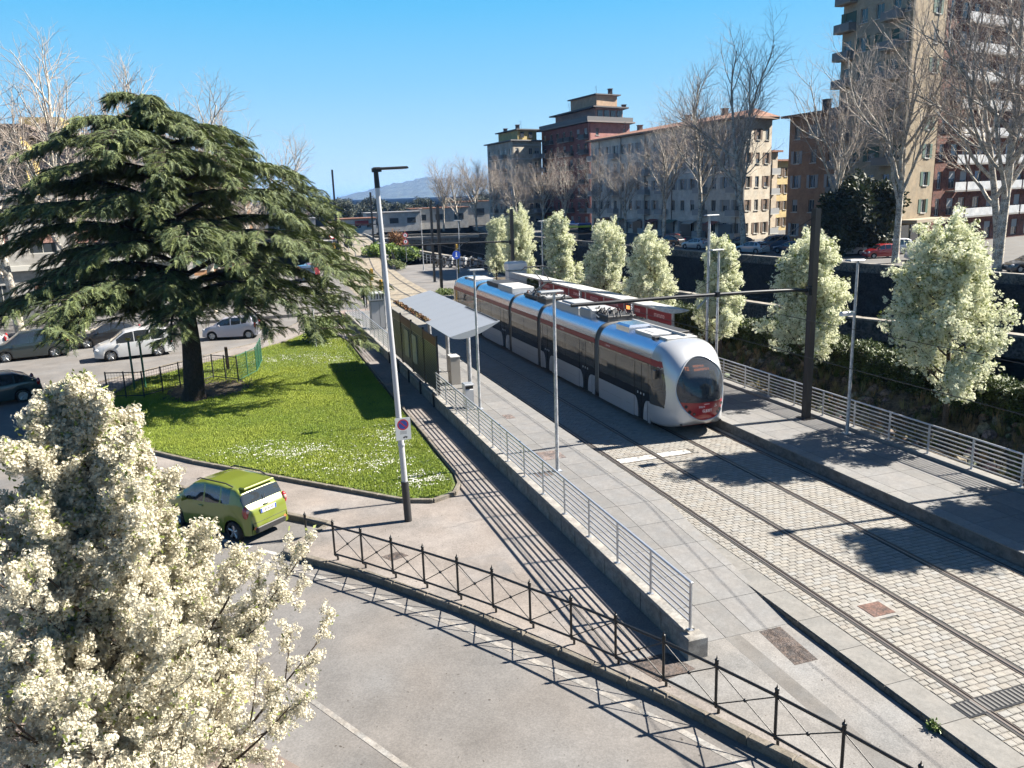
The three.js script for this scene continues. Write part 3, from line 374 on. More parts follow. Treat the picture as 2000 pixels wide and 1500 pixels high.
  lp('grey lamp post among the blossom trees behind the far shelter', 20.4, -54, 6.4, 0.3, 0.7, 0.3, 0.07); lp('far grey lamp post on the crossing corner near the parked motorbikes', 24.6, -92, 5.8, -0.3, 0.9, -0.02, 0.07); lp('grey lamp post on the corner left of the dark poles beyond the crossing', 21.4, -97, 7.2, 0.1, 0.4, -0.02, 0.07);
}
// ---------- catenary poles ----------
function hpole(label, x, z, h, y0, arm, w = 0.22) {
  const t = thing('catenary_pole', label, 'pole', undefined, [x, y0, z]);
  mesh('mast', new GB().bx(-w / 2, w / 2, 0, h, -0.012 - w / 2, 0.012 - w / 2 + 0.02).bx(-w / 2, w / 2, 0, h, w / 2 - 0.02, w / 2 + 0.012).bx(-0.012, 0.012, 0, h, -w / 2 + 0.01, w / 2 - 0.02).bx(-w / 2 + 0.004, -w / 2 + 0.018, 0, h, -w / 2 + 0.01, w / 2 - 0.02), M.darkGrey, t); mesh('base_plate', new GB().box(0, 0.015, 0, 0.5, 0.03, 0.5), M.darkGrey, t);
  if (arm) { const L = arm, ya = 5.05 - y0; mesh('arm', new GB().path([[-w / 2, ya - 0.05, 0], [-0.7, ya + 0.02, 0], [-2.4, ya + 0.06, 0], [-L * 0.6, ya + 0.1, 0], [-L, ya + 0.1, 0]], 0.062, 10), M.darkGrey, t); mesh('bracket', new GB().box(-w / 2 - 0.05, ya - 0.05, 0, 0.12, 0.3, 0.22).box(-L * 0.42, ya + 0.08, 0, 0.12, 0.18, 0.18), M.darkGrey, t); mesh('stay_wire', new GB().tube([-w / 2, h - 0.3, 0], [-L * 0.55, ya + 0.1, 0], 0.011, 0.011, 5), M.black, t); mesh('dropper', new GB().tube([-L * 0.45, ya + 0.1, 0], [-L * 0.45 - 0.5, ya - 0.35, 0], 0.02, 0.02, 6).tube([-L * 0.95, ya + 0.1, 0], [-L * 0.95 + 0.5, ya - 0.35, 0], 0.02, 0.02, 6), M.galv, t); }
  return t;
}
hpole('big dark steel catenary pole on the far platform with a long arm over both tracks', 19.2, -24, 7.5, PY, 9.2);
hpole('dark catenary pole rising behind the blossom trees at the back of the far shelter', 20.4, -60.5, 7.5, 0.0, 8.6, 0.22);
hpole('dark catenary pole at the tail of the tram by the small flower bed', 17.8, -73.5, 7.9, -0.02, 0, 0.24);
hpole('dark pole just behind the flower bed pole, beyond the crossing', 19.4, -83, 8.2, -0.02, 0, 0.22);
hpole('thin dark pole beside the curving track and the shrubs', 19.6, -116, 10.5, 0, 5.5, 0.28); hpole('distant dark pole with a short arm left of the tall white lamp', 15.2, -128, 12.5, 0.4, 0, 0.26);
hpole('dark pole by the grey fence near the far end of the platform', 21.6, -134, 9, 0.5, 0, 0.26);
// contact wires
for (const [x, lab] of [[11.92, 'thin black contact wire above the near track'], [15.27, 'thin black contact wire above the tram track']]) solo('contact_wire', lab, 'wire', undefined, new GB().tube([x, 4.92, 10], [x, 4.9, -24], 0.009, 0.009, 5, false).tube([x, 4.9, -24], [x, 4.9, -60.5], 0.009, 0.009, 5, false).tube([x, 4.9, -60.5], [x + 1.3, 5.2, -100], 0.01, 0.01, 5, false), M.black);
// ---------- near shelter ----------
const glassDark = pmat(0.42, 0.42, 0.40, 0.08, { transmission: 0.75, thickness: 0 });
{
  const s = thing('tram_shelter', 'near tram shelter with a curved pale grey roof and dark mesh back wall', 'shelter');
  const z0 = -31.7, z1 = -44.2, prof = []; for (let k = 0; k <= 12; k++) { const t = k / 12, x = lerp(7.9, 10.05, t); prof.push([x, 3.12 + 0.5 * t, 3.12 + 0.5 * t - 0.02 - 0.26 * Math.sin(Math.PI * Math.pow(t, 0.8)) ]); }
  const roof = new GB(), under = new GB(); for (let k = 0; k < 12; k++) { const [xa, ta, ba] = prof[k], [xb, tb, bb] = prof[k + 1]; roof.quad([xa, ta, z0], [xb, tb, z0], [xb, tb, z1], [xa, ta, z1]); under.quad([xa, ba, z1], [xb, bb, z1], [xb, bb, z0], [xa, ba, z0]); under.quad([xa, ba, z0], [xb, bb, z0], [xb, tb, z0], [xa, ta, z0]); under.quad([xb, bb, z1], [xa, ba, z1], [xa, ta, z1], [xb, tb, z1]); }
  under.quad([10.05, 3.6, z0], [10.05, 3.6, z1], [10.05, 3.62, z1], [10.05, 3.62, z0]); under.quad([7.9, 3.1, z1], [7.9, 3.1, z0], [7.9, 3.12, z0], [7.9, 3.12, z1]);
  const rm = mat(0.315, 0.335, 0.37, 0.5, { metalness: 0.1 }); mesh('roof', roof, rm, s); mesh('soffit', under, mat(0.55, 0.56, 0.57, 0.45), s);
  for (let k = 1; k < 9; k++) { const z = lerp(z0, z1, k / 9); mesh('roof_seam', new GB().quad([7.9, 3.124, z], [10.05, 3.624, z], [10.05, 3.624, z - 0.02], [7.9, 3.124, z - 0.02]), mat(0.295, 0.315, 0.35, 0.5), s); }
  const gut = new GB(); for (let z = z0 - 0.2; z > z0 - 5; z -= 0.18) gut.box(9.98, 3.615, z, 0.1, 0.03, 0.08); mesh('gutter_grille', gut, M.darkGrey, s);
  for (const z of [-34.2, -38, -41.8]) { mesh('column', new GB().tube([9.35, PY, z], [9.35, 3.25, z], 0.09, 0.09, 14), M.galv, s); }
  // back wall: posts and panels standing on the platform edge
  const zs = [-33.3, -35.9, -38.5, -41.1, -43.7]; zs.forEach((z) => mesh('post', new GB().bx(7.68, 7.76, -0.1, 2.95, z - 0.04, z + 0.04).bx(7.42, 7.5, -0.12, 0.5, z - 0.03, z + 0.03), M.darkGrey, s));
  const meshM = mat(0.10, 0.098, 0.092, 0.6, { metalness: 0.3 });
  zs.slice(0, 4).forEach((z, k) => {
    const p = mesh('mesh_panel', new GB().bx(7.715, 7.725, 0.45, 2.45, z - 0.05, z - 2.55), pmat(0.16, 0.155, 0.145, 0.3, { transmission: 0.25, thickness: 0 }), s);
    const slats = new GB(); for (let y = 0.5; y < 2.45; y += 0.075) slats.bx(7.7, 7.714, y, y + 0.028, z - 0.05, z - 2.55); mesh('slats', slats, meshM, p);
    mesh('sign_band', new GB().bx(7.69, 7.75, 2.47, 2.86, z - 0.05, z - 2.55), mat(k === 0 || k === 2 ? 0.16 : 0.19, k === 0 || k === 2 ? 0.05 : 0.15, k === 0 || k === 2 ? 0.035 : 0.11, 0.6), p);
  });
  for (const z of [-37.3, -39.1]) mesh('poster', new GB().bx(7.66, 7.695, 0.95, 2.3, z, z - 0.95), mat(0.50, 0.50, 0.44, 0.5, { map: scaled(T.plaster, 3) }), s);
  mesh('bench', new GB().bx(8.15, 8.55, 0.75, 0.8, -36.2, -38.2).bx(8.3, 8.36, PY, 0.75, -36.4, -36.5).bx(8.3, 8.36, PY, 0.75, -37.9, -38), M.galv, s);
  // rusty dry leaves caught along the back edge of the roof
  const r = rng(41), lg = new GB().quad([-0.05, 0, -0.03], [0.05, 0.01, -0.02], [0.06, 0, 0.04], [-0.04, 0.02, 0.03]).geo(), list = [];
  for (let k = 0; k < 900; k++) list.push({ p: V(7.92 + r() * 0.1 + r() * r() * 0.25, 3.16 + r() * 0.06 + 0.0, -36.2 - r() * 7.8), q: new THREE.Quaternion().setFromEuler(new THREE.Euler(r() * 2 - 1, r() * 6, r() * 2 - 1)), s: 0.6 + r() * 0.8, c: new THREE.Color().setRGB(0.14 + r() * 0.12, 0.08 + r() * 0.06, 0.05) });
  tag(inst('dry_leaves', lg, mat(1, 1, 1, 0.9), list, scene), 'brown dry leaves along the back edge of the near shelter roof', 'leaves');
  const tb = thing('ticket_machine', 'beige ticket machine standing under the end of the near shelter roof', 'ticket machine', undefined, [8.95, PY, -35.4]); mesh('housing', new GB().bevel(0, 0.62, 0, 0.42, 1.24, 0.62, 0.03), mat(0.46, 0.43, 0.39, 0.55), tb); mesh('top_cap', new GB().bevel(0, 1.27, 0, 0.46, 0.06, 0.66, 0.02), mat(0.52, 0.52, 0.52, 0.5), tb); mesh('screen', new GB().bx(0.212, 0.218, 0.85, 1.1, -0.18, 0.18), M.black, tb); mesh('slot', new GB().bx(-0.216, -0.211, 0.55, 0.6, -0.1, 0.1), M.black, tb);
  const bin = thing('litter_bin', 'metal litter bin with a dark sloping hood on the near platform', 'bin', undefined, [8.35, PY, -30.9]); mesh('body', new GB().bevel(0, 0.4, 0, 0.34, 0.8, 0.42, 0.03), M.railing, bin); mesh('hood', new GB().bevel(0, 0.98, 0, 0.4, 0.06, 0.48, 0.02).bx(-0.19, -0.16, 0.8, 0.96, -0.2, 0.2), M.railing, bin); mesh('opening', new GB().bx(-0.15, 0.17, 0.8, 0.95, -0.17, 0.17), M.black, bin);
  const cab = thing('control_cabinet', 'tall pale grey control cabinet at the far end of the near shelter', 'cabinet', undefined, [8.6, PY, -53.2]); mesh('housing', new GB().bevel(0, 0.95, 0, 1.1, 1.9, 0.7, 0.02), mat(0.42, 0.43, 0.45, 0.6, { map: scaled(T.stone, 2) }), cab); mesh('hood', new GB().bevel(0, 2.15, 0, 1.3, 0.5, 0.9, 0.06), mat(0.5, 0.51, 0.53, 0.5), cab); for (const x of [-0.27, 0.27]) mesh('door', new GB().bx(x - 0.25, x + 0.25, 0.1, 1.8, 0.351, 0.362), mat(0.46, 0.47, 0.49, 0.55), cab); for (let k = 0; k < 6; k++) mesh('vent', new GB().bx(-0.5 + k * 0.18, -0.42 + k * 0.18, 1.98, 2.3, 0.451, 0.456), M.darkGrey, cab);
}
// ---------- far shelter behind the tram ----------
{
  const s = thing('tram_shelter', 'far tram shelter with a long white roof and red sign bands, behind the tram', 'shelter'); const z0 = -33.2, z1 = -53.5;
  const roof = new GB(); for (let k = 0; k < 10; k++) { const t = (a) => [lerp(17.85, 19.75, a), 3.42 - 0.28 * a + 0.0, 3.42 - 0.28 * a - 0.03 - 0.2 * Math.sin(Math.PI * a)], [xa, ta, ba] = t(k / 10), [xb, tb, bb] = t((k + 1) / 10); roof.quad([xa, ta, z0], [xb, tb, z0], [xb, tb, z1], [xa, ta, z1]); roof.quad([xa, ba, z1], [xb, bb, z1], [xb, bb, z0], [xa, ba, z0]); roof.quad([xa, ba, z0], [xb, bb, z0], [xb, tb, z0], [xa, ta, z0]); roof.quad([xb, bb, z1], [xa, ba, z1], [xa, ta, z1], [xb, tb, z1]); } roof.quad([17.85, 3.39, z1], [17.85, 3.39, z0], [17.85, 3.42, z0], [17.85, 3.42, z1]);
  mesh('roof', roof, mat(0.66, 0.66, 0.65, 0.5, { map: scaled(T.stone, 6) }), s);
  const red = mat(0.28, 0.02, 0.03, 0.5); let k = 0;
  for (let z = z0 - 0.9; z > z1; z -= 2.55, k++) { mesh('post', new GB().bx(19.36, 19.46, PY, 3.0, z - 0.05, z + 0.05), M.galv, s); if (z - 2.55 > z1) { mesh('glass_panel', new GB().bx(19.4, 19.412, 0.5, 2.28, z - 0.08, z - 2.47), pmat(0.5, 0.52, 0.52, 0.06, { transmission: 0.8, thickness: 0 }), s); const b = mesh('sign_band', new GB().bx(19.37, 19.43, 2.32, 2.92, z - 0.08, z - 2.47), red, s); panel('sign_text', 2.2, 0.4, textTex(512, 96, (c, w, h) => { c.fillStyle = '#8a1622'; c.fillRect(0, 0, w, h); c.fillStyle = '#e9c9c9'; c.font = 'bold 58px sans-serif'; c.textAlign = 'center'; c.fillText('STATUTO', w / 2, 70); }), b, [19.365, 2.62, z - 1.27], -Math.PI / 2); } }
  for (const z of [-36.5, -43, -49.5]) mesh('column', new GB().tube([18.5, PY, z], [18.5, 3.25, z], 0.09, 0.09, 12), M.galv, s);
  const lamp = thing('information_display', 'small orange lit information display hanging in the far shelter', 'display', undefined, [19.2, 2.5, -38.4]); mesh('case', new GB().box(0.06, 0.17, 0, 0.1, 0.34, 0.5), M.darkGrey, lamp); mesh('bracket', new GB().tube([0.05, 0.3, 0], [0.05, 0.75, 0], 0.02, 0.02, 6), M.galv, lamp); const em = mat(0.3, 0.1, 0.02, 0.5); em.emissive.setRGB(1, 0.32, 0.08); em.emissiveIntensity = 0.5; mesh('display_screen', new GB().bx(0.004, 0.009, 0.06, 0.28, -0.2, 0.2), em, lamp);
  const c2 = thing('signal_cabinet', 'white equipment cabinet rising above the tram roof at the head of the far shelter', 'cabinet', undefined, [18.6, PY, -54.6]); mesh('housing', new GB().bevel(0, 1.55, 0, 1.3, 3.1, 0.8, 0.05), mat(0.6, 0.61, 0.62, 0.5), c2); mesh('hood', new GB().bevel(0, 3.42, 0, 1.4, 0.55, 0.95, 0.12), mat(0.62, 0.63, 0.65, 0.45), c2);
}
// ---------- the tram ----------
const tramSilver = pmat(0.60, 0.62, 0.65, 0.30, { metalness: 0.45, clearcoat: 0.6, clearcoatRoughness: 0.12 });
const tramRoofM = pmat(0.62, 0.68, 0.78, 0.2, { metalness: 0.95 });
const tramRed = pmat(0.30, 0.012, 0.02, 0.5, { clearcoat: 0.15, clearcoatRoughness: 0.2 });
const tramGlass = pmat(0.30, 0.29, 0.27, 0.03, { transmission: 0.82, thickness: 0, specularIntensity: 1 });
const tramBlack = pmat(0.012, 0.012, 0.013, 0.12, { clearcoat: 0.5 });
{
  const tram = thing('tram', 'silver articulated tram with red stripe and large oval windscreen standing at the stop', 'tram', undefined, [15.2, 0, -24.25]);
  const HW = 1.25;
  const half = [[0, 0.2], [0.7, 0.2], [1.05, 0.22], [1.18, 0.3], [1.24, 0.5], [1.25, 0.9], [1.25, 1.7], [1.25, 2.3], [1.235, 2.46], [1.215, 2.62], [1.18, 2.78], [1.11, 2.95], [1.0, 3.1], [0.86, 3.2], [0.66, 3.27], [0.4, 3.31], [0, 3.33]];
  const curve = new THREE.CatmullRomCurve3(half.map(([x, y]) => V(x, y, 0)), false, 'centripetal'), HN = 110, hp = curve.getSpacedPoints(HN);
  const outline = [...hp.map((p) => [p.x, p.y]), ...hp.slice(1, -1).reverse().map((p) => [-p.x, p.y])]; // closed, starting at the bottom centre
  const C = [0, 1.74], CD = [0, 1.02], ang = (x, y) => Math.atan2(x - C[0], -(y - C[1])); // 0 at the bottom
  const tab = hp.map((p) => [ang(p.x, p.y), Math.hypot(p.x, p.y - C[1])]);
  const R = (a) => { a = Math.abs(a); let k = 0; while (k < tab.length - 2 && tab[k + 1][0] < a) k++; const t = clamp((a - tab[k][0]) / (tab[k + 1][0] - tab[k][0] || 1), 0, 1); return lerp(tab[k][1], tab[k + 1][1], t); };
  const tabD = hp.map((p) => [Math.atan2(p.x, -(p.y - CD[1])), Math.hypot(p.x, p.y - CD[1])]), RD = (a) => { a = Math.abs(a); let k = 0; while (k < tabD.length - 2 && tabD[k + 1][0] < a) k++; const t = clamp((a - tabD[k][0]) / (tabD[k + 1][0] - tabD[k][0] || 1), 0, 1); return lerp(tabD[k][1], tabD[k + 1][1], t); };
  const DD = 1.9;
  const depth = (x, y) => { const rho = Math.min(1, Math.hypot(x, y - CD[1]) / RD(Math.atan2(x, -(y - CD[1])))); const lean = y > 1.1 ? 0.1 * ((y - 1.1) / 1.2) ** 2 * (1 - rho ** 5) : 0; return DD * (1 - Math.pow(Math.max(0, 1 - Math.pow(rho, 2.3)), 1 / 2.3)) + lean; };
  const RX = 0.94, RY = 1.1, oval = (a) => [Math.sin(a) * RX, C[1] - Math.cos(a) * RY];
  function surf(pts, off = 0) { return pts.map(([x, y]) => [x, y, -(depth(x, y) - off)]); }
  function gridGeo(rows, uvf) { const g = new THREE.BufferGeometry(), p = [], u = [], ix = [], n = rows[0].length; rows.forEach((r) => r.forEach((q) => { p.push(...q); const t = uvf ? uvf(q) : [q[0], q[1]]; u.push(...t); })); for (let i = 0; i < rows.length - 1; i++) for (let j = 0; j < n - 1; j++) { const a = i * n + j; ix.push(a, a + 1, a + n + 1, a, a + n + 1, a + n); } g.setAttribute('position', new THREE.Float32BufferAttribute(p, 3)); g.setAttribute('uv', new THREE.Float32BufferAttribute(u, 2)); g.setIndex(ix); g.computeVertexNormals(); return g; }
  function cabEnd(parent, lit) {
    const cab = new THREE.Group(); cab.name = lit ? 'front_end' : 'rear_end'; parent.add(cab);
    // shell between the oval and the outline, sorted by place into silver, red and glass
    const rows = [], TN = 56; for (let t = 0; t <= TN; t++) { const s = 1 - Math.pow(1 - t / TN, 1.9); rows.push([...outline, outline[0]].map(([x, y]) => { const a = ang(x, y), o = oval(a), px = lerp(o[0], x, s), py = lerp(o[1], y, s); return [px, py, -depth(px, py)]; })); }
    const full = gridGeo(rows), P = full.attributes.position, I = full.index.array, groups = { silver: [], red: [], glass: [] };
    for (let k = 0; k < I.length; k += 3) { const x = (P.getX(I[k]) + P.getX(I[k + 1]) + P.getX(I[k + 2])) / 3, y = (P.getY(I[k]) + P.getY(I[k + 1]) + P.getY(I[k + 2])) / 3, d = -(P.getZ(I[k]) + P.getZ(I[k + 1]) + P.getZ(I[k + 2])) / 3; const cut = 0.92 + 0.25 * Math.max(0, (y - 1.6)) ** 2 + 0.16 * Math.max(0, 1.4 - y); const w = Math.abs(x) > 0.9 && d > cut ? (y > 1.0 && y < 2.43 ? 'glass' : y >= 2.44 && y < 2.66 ? 'red' : 'silver') : 'silver'; groups[w].push(I[k], I[k + 1], I[k + 2]); }
    for (const [w, nm, m] of [['silver', 'nose_shell', tramSilver], ['red', 'red_stripe', tramRed], ['glass', 'cab_side_window', tramGlass]]) { const g = full.clone(); g.setIndex(groups[w]); mesh(nm, g, m, cab); }
    // frame ring round the oval
    const ring = new GB(); const ringPts = []; for (let k = 0; k <= 96; k++) { const a = (k / 96) * 6.2832, o = oval(a); ringPts.push(V(o[0] * 1.005, C[1] + (o[1] - C[1]) * 1.005, -depth(o[0], o[1]) + 0.005)); } mesh('windscreen_frame', new THREE.TubeGeometry(new THREE.CatmullRomCurve3(ringPts.slice(0, -1), true), 160, 0.03, 6, true), tramSilver, cab);
    const w = (y) => RX * Math.sqrt(Math.max(0, 1 - ((y - C[1]) / RY) ** 2)), band = (y0, y1, n, off, uvf, f = 1) => gridGeo(Array.from({ length: n + 1 }, (_, i) => { const y = lerp(y0, y1, i / n), ww = w(y) * f; return surf(Array.from({ length: 41 }, (_, j) => [lerp(-ww, ww, j / 40), y]), off); }), uvf);
    const seam = (x) => 1.16 + 0.05 * (x / 0.9) ** 2;
    mesh('windscreen', band(1.33, C[1] + RY - 0.004, 36, 0.0), pmat(0.16, 0.18, 0.21, 0.03, { transmission: 0.8, thickness: 0 }), cab);
    const tex = textTex(1024, 512, (c, W, H) => { c.fillStyle = '#a11520'; c.fillRect(0, 0, W, H); c.fillStyle = '#f3e9e6'; c.textAlign = 'center'; c.font = 'bold 62px sans-serif'; c.fillText('2021', 400, 150); c.font = 'bold 96px sans-serif'; c.fillText('GEST', 520, 262); c.strokeStyle = '#f3e9e6'; c.lineWidth = 8; c.beginPath(); c.moveTo(590, 196); c.lineTo(470, 282); c.stroke(); c.font = 'bold 44px sans-serif'; c.fillText('T2', 728, 128); c.fillRect(690, 142, 80, 14); c.fillRect(450, 60, 120, 14); });
    const redM = new THREE.MeshPhysicalMaterial({ map: tex, roughness: 0.3, clearcoat: 0.5, side: THREE.DoubleSide }); redM.color.setScalar(ALBEDO);
    mesh('bumper_panel', band(C[1] - RY + 0.006, 1.322, 18, 0.003, (q) => [q[0] / 1.8 + 0.5, (q[1] - 0.6) / 0.76]), redM, cab);
    const lampM = mat(0.06, 0.06, 0.065, 0.08, { metalness: 0.6 }), lensM = mat(0.30, 0.10, 0.08, 0.1);
    for (const s of [-1, 1]) for (const [x, y, r] of [[0.7, 1.18, 0.06], [0.6, 1.0, 0.062], [0.46, 0.92, 0.052]]) { const n0 = V(s * x, y, -depth(s * x, y)), h = mesh('headlight', new THREE.CylinderGeometry(r, r, 0.03, 18).rotateX(Math.PI / 2), r > 0.059 ? lampM : r > 0.055 ? lensM : lampM, cab); h.position.copy(n0).add(V(0, 0, 0.006)); h.rotation.y = s * x * 0.5; h.rotation.x = 0.1; }
    // destination display behind the glass
    const led = textTex(512, 96, (c, W, H) => { c.fillStyle = '#0a0806'; c.fillRect(0, 0, W, H); c.fillStyle = '#ff8a3c'; c.font = 'bold 66px sans-serif'; c.fillText('T2', 22, 74); c.font = 'bold 40px sans-serif'; c.fillText('PERETOLA', 168, 42); c.fillText('AEROPORTO V', 168, 86); });
    const lm = new THREE.MeshStandardMaterial({ color: 0x000000, emissive: 0xffffff, emissiveMap: led, emissiveIntensity: lit ? 1.0 : 0.2, roughness: 0.5, side: THREE.DoubleSide });
    const dp = gridGeo([2.36, 2.6].map((y) => surf(Array.from({ length: 13 }, (_, j) => [lerp(-0.66, 0.5, j / 12), y]), -0.05)), (q) => [(q[0] + 0.66) / 1.16, (q[1] - 2.36) / 0.24]); mesh('destination_display', dp, lm, cab);
    mesh('sun_visor', band(2.62, 2.8, 4, -0.05, null, 0.96), tramBlack, cab);
    // console, seat and partition
    mesh('console', new GB().bevel(0, 1.0, -1.05, 1.9, 0.35, 0.5, 0.1).bevel(0, 1.25, -0.85, 0.9, 0.18, 0.3, 0.05), mat(0.05, 0.06, 0.07, 0.6), cab); mesh('driver_seat', new GB().bevel(-0.1, 0.85, -1.75, 0.5, 0.16, 0.5, 0.05).bevel(-0.1, 1.3, -1.98, 0.48, 0.8, 0.14, 0.05), mat(0.04, 0.05, 0.09, 0.9), cab);
    mesh('marker_line', new GB().path(Array.from({ length: 17 }, (_, k) => { const x = lerp(-0.6, 0.6, k / 16); return [x, 0.37, -depth(x, 0.37) + 0.004]; }), 0.008, 4), tramRed, cab); for (const s of [-1, 1]) { const q = mesh('fog_lamp', new THREE.SphereGeometry(0.055, 10, 8), tramBlack, cab); q.position.set(s * 0.78, 0.5, -depth(s * 0.78, 0.5)); q.scale.set(1.3, 0.7, 0.4); }
    const flap = new GB().box(0, 0, 0, 0.012, 0.34, 0.42); for (const s of [-1, 1]) { const q = mesh('service_flap', flap, tramSilver, cab); q.position.set(s * 1.249, 0.68, -4.0); }
    mesh('mirror', new GB().bevel(-1.33, 2.2, -1.35, 0.1, 0.34, 0.16, 0.03).tube([-1.2, 2.3, -1.42], [-1.33, 2.3, -1.35], 0.015, 0.015, 6), tramBlack, cab);
    return cab;
  }
  const frontCab = cabEnd(tram, true), rearCab = cabEnd(tram, false); rearCab.rotation.y = Math.PI; rearCab.position.z = -31.4;
  // coaches
  const coveIdx = hp.findIndex((p) => p.y > 2.665); const cove = hp.slice(coveIdx);
  function coach(za, zb, doors, nose) { // za nearer the front; doors: [z0,z1] ranges
    const c = new THREE.Group(); c.name = 'coach'; tram.add(c); const L = za - zb;
    const roofG = gridGeo([za, zb].map((z) => [...cove.map((p) => [p.x, p.y, z]), ...cove.slice(0, -1).reverse().map((p) => [-p.x, p.y, z])]).map((r) => r)); mesh('roof', roofG, tramRoofM, c);
    mesh('ceiling', new GB().bx(-1.17, 1.17, 2.6, 2.64, za, zb), mat(0.55, 0.55, 0.53, 0.7), c); mesh('floor', new GB().bx(-1.17, 1.17, 0.3, 0.36, za, zb), mat(0.06, 0.06, 0.065, 0.8), c); mesh('underframe', new GB().bx(-1.05, 1.05, 0.12, 0.3, za - 0.1, zb + 0.1), M.black, c);
    const seat = mat(0.05, 0.06, 0.14, 0.8);
    const openRanges = []; let cur = za; for (const [a, b] of doors) { if (cur - a > 0.15) openRanges.push([cur, a]); cur = b; } if (cur - zb > 0.15) openRanges.push([cur, zb]);
    for (const sd of [-1, 1]) {
      const x = sd * HW, xi = sd * (HW - 0.035), B = (y0, y1, a, b, o = 0) => new GB().bx(x + sd * o, xi, y0, y1, a, b);
      mesh('red_stripe', B(2.45, 2.66, za, zb, -0.022), tramRed, c);
      for (const [a, b] of openRanges) {
        mesh('skirt', B(0.22, 1.04, a, b), tramSilver, c); mesh('window_sill', B(1.045, 1.36, a, b, -0.004), tramBlack, c); mesh('window_head', B(2.36, 2.445, a, b, -0.012), tramBlack, c);
        const n = Math.max(1, Math.round((a - b) / 1.75)), w = (a - b) / n; for (let k = 0; k < n; k++) { mesh('window', new GB().bx(x - sd * 0.008, x - sd * 0.014, 1.365, 2.355, a - k * w - 0.035, a - (k + 1) * w + 0.035), tramGlass, c); mesh('pillar', B(1.365, 2.355, a - k * w, a - k * w - 0.033, -0.006), tramBlack, c); } mesh('pillar', B(1.365, 2.355, b + 0.033, b, -0.006), tramBlack, c);
        if (a - b > 1.5) for (let z = a - 0.6; z > b + 0.5; z -= 0.85) mesh('seat', new GB().bevel(sd * 0.8, 0.78, z, 0.75, 0.1, 0.42, 0.02).bevel(sd * 0.8, 1.15, z - 0.2, 0.75, 0.7, 0.08, 0.02), seat, c);
        mesh('panel_seam', new GB().bx(x + sd * 0.0008, x + sd * 0.0016, 0.62, 0.632, a - 0.25, b + 0.25), mat(0.25, 0.26, 0.27, 0.5), c);
      }
      for (const [a, b] of doors) {
        const d = new THREE.Group(); d.name = 'door'; tram.add(d); const m = (a + b) / 2;
        mesh('door_frame', B(0.24, 2.44, a, a - 0.03, -0.004).bx(x - sd * 0.004, xi, 0.24, 2.44, b + 0.03, b).bx(x - sd * 0.004, xi, 2.38, 2.44, a, b).bx(x - sd * 0.004, xi, 0.24, 0.3, a, b).bx(x - sd * 0.004, xi, 0.3, 2.4, m - 0.014, m + 0.014), tramBlack, d);
        mesh('door_glass', B(1.36, 2.38, a - 0.03, b + 0.03, -0.016).geo(), tramGlass, d); mesh('door_panel', B(0.3, 1.36, a - 0.03, b + 0.03, -0.014), tramBlack, d);
        for (const e of [-1, 1]) { const w0 = (a - b) / 2 - 0.05, sh = new THREE.Shape(); sh.moveTo(0, 0); sh.lineTo(0, 0.78); sh.quadraticCurveTo(w0 * 0.42, 0.76, w0 * 0.56, 0.42); sh.quadraticCurveTo(w0 * 0.64, 0.16, w0 * 0.62, 0); sh.closePath(); const g = new THREE.ExtrudeGeometry(sh, { depth: 0.008, bevelEnabled: false, curveSegments: 8 }); const q = mesh('corner_panel', g, tramSilver, d); q.position.set(x + sd * 0.001, 0.26, e < 0 ? a - 0.035 : b + 0.035); q.rotation.y = Math.PI / 2; if (e > 0) q.scale.x = -1; }
        for (let k = 0; k < 3; k++) mesh('button', new GB().bx(x - sd * 0.006, x + sd * 0.001, 1.18, 1.26, m + 0.26 - k * 0.24, m + 0.19 - k * 0.24), mat(0.62, 0.62, 0.6, 0.5), d);
        const st = mesh('sticker', new GB().bx(x - sd * 0.008, x + sd * 0.0015, 0.62, 0.78, a - 0.14, a - 0.26), mat(0.6, 0.62, 0.66, 0.5), d);
      }
    }
    return c;
  }
  const CO = [[-1.86, -6.35, [[-2.02, -3.15]]], [-6.8, -13.25, [[-7.05, -8.45], [-11.7, -13.0]]], [-13.7, -17.75, []], [-18.2, -24.6, [[-18.4, -19.75], [-23.05, -24.4]]], [-25.05, -29.54, [[-28.25, -29.38]]]];
  const coaches = CO.map((a) => coach(...a));
  const vent = textTex(512, 64, (c, w, h) => { c.fillStyle = '#961b22'; c.fillRect(0, 0, w, h); c.fillStyle = '#f0dcda'; c.font = 'italic bold 40px sans-serif'; c.fillText('tramvia', 60, 46); });
  for (const [z, k] of [[-5.2, 0], [-10.1, 1]]) panel('stripe_lettering', 1.3, 0.17, vent, coaches[k], [-1.2325, 2.56, z], -Math.PI / 2, 0.4);
  // bellows
  for (const z of [-6.575, -13.475, -17.975, -24.825]) { const b = mesh('bellows', gridGeo(Array.from({ length: 13 }, (_, k) => [...outline, outline[0]].map(([x, y]) => { const s = k % 2 ? 0.955 : 0.985; return [x * s, 1.74 + (y - 1.74) * s, z + 0.23 - k * 0.0383]; }))), mat(0.13, 0.125, 0.12, 0.75), tram); mesh('bellows_frame', gridGeo([0.23, 0.17].map((d) => [...outline, outline[0]].map(([x, y]) => [x * 1.004, 1.74 + (y - 1.74) * 1.002, z + d]))), mat(0.30, 0.295, 0.28, 0.5, { metalness: 0.4 }), b); }
  // bogies and wheels
  for (const z of [-4.6, -15.7, -26.8]) { const b = new THREE.Group(); b.name = 'bogie'; tram.add(b); for (const dz of [-0.85, 0.85]) for (const sd of [-1, 1]) mesh('wheel', new THREE.CylinderGeometry(0.3, 0.3, 0.12, 24).rotateZ(Math.PI / 2), M.railSteel, b).position.set(sd * 0.75, 0.3, z + dz); mesh('frame', new GB().bx(-0.9, 0.9, 0.2, 0.3, z - 1.2, z + 1.2), M.black, b); }
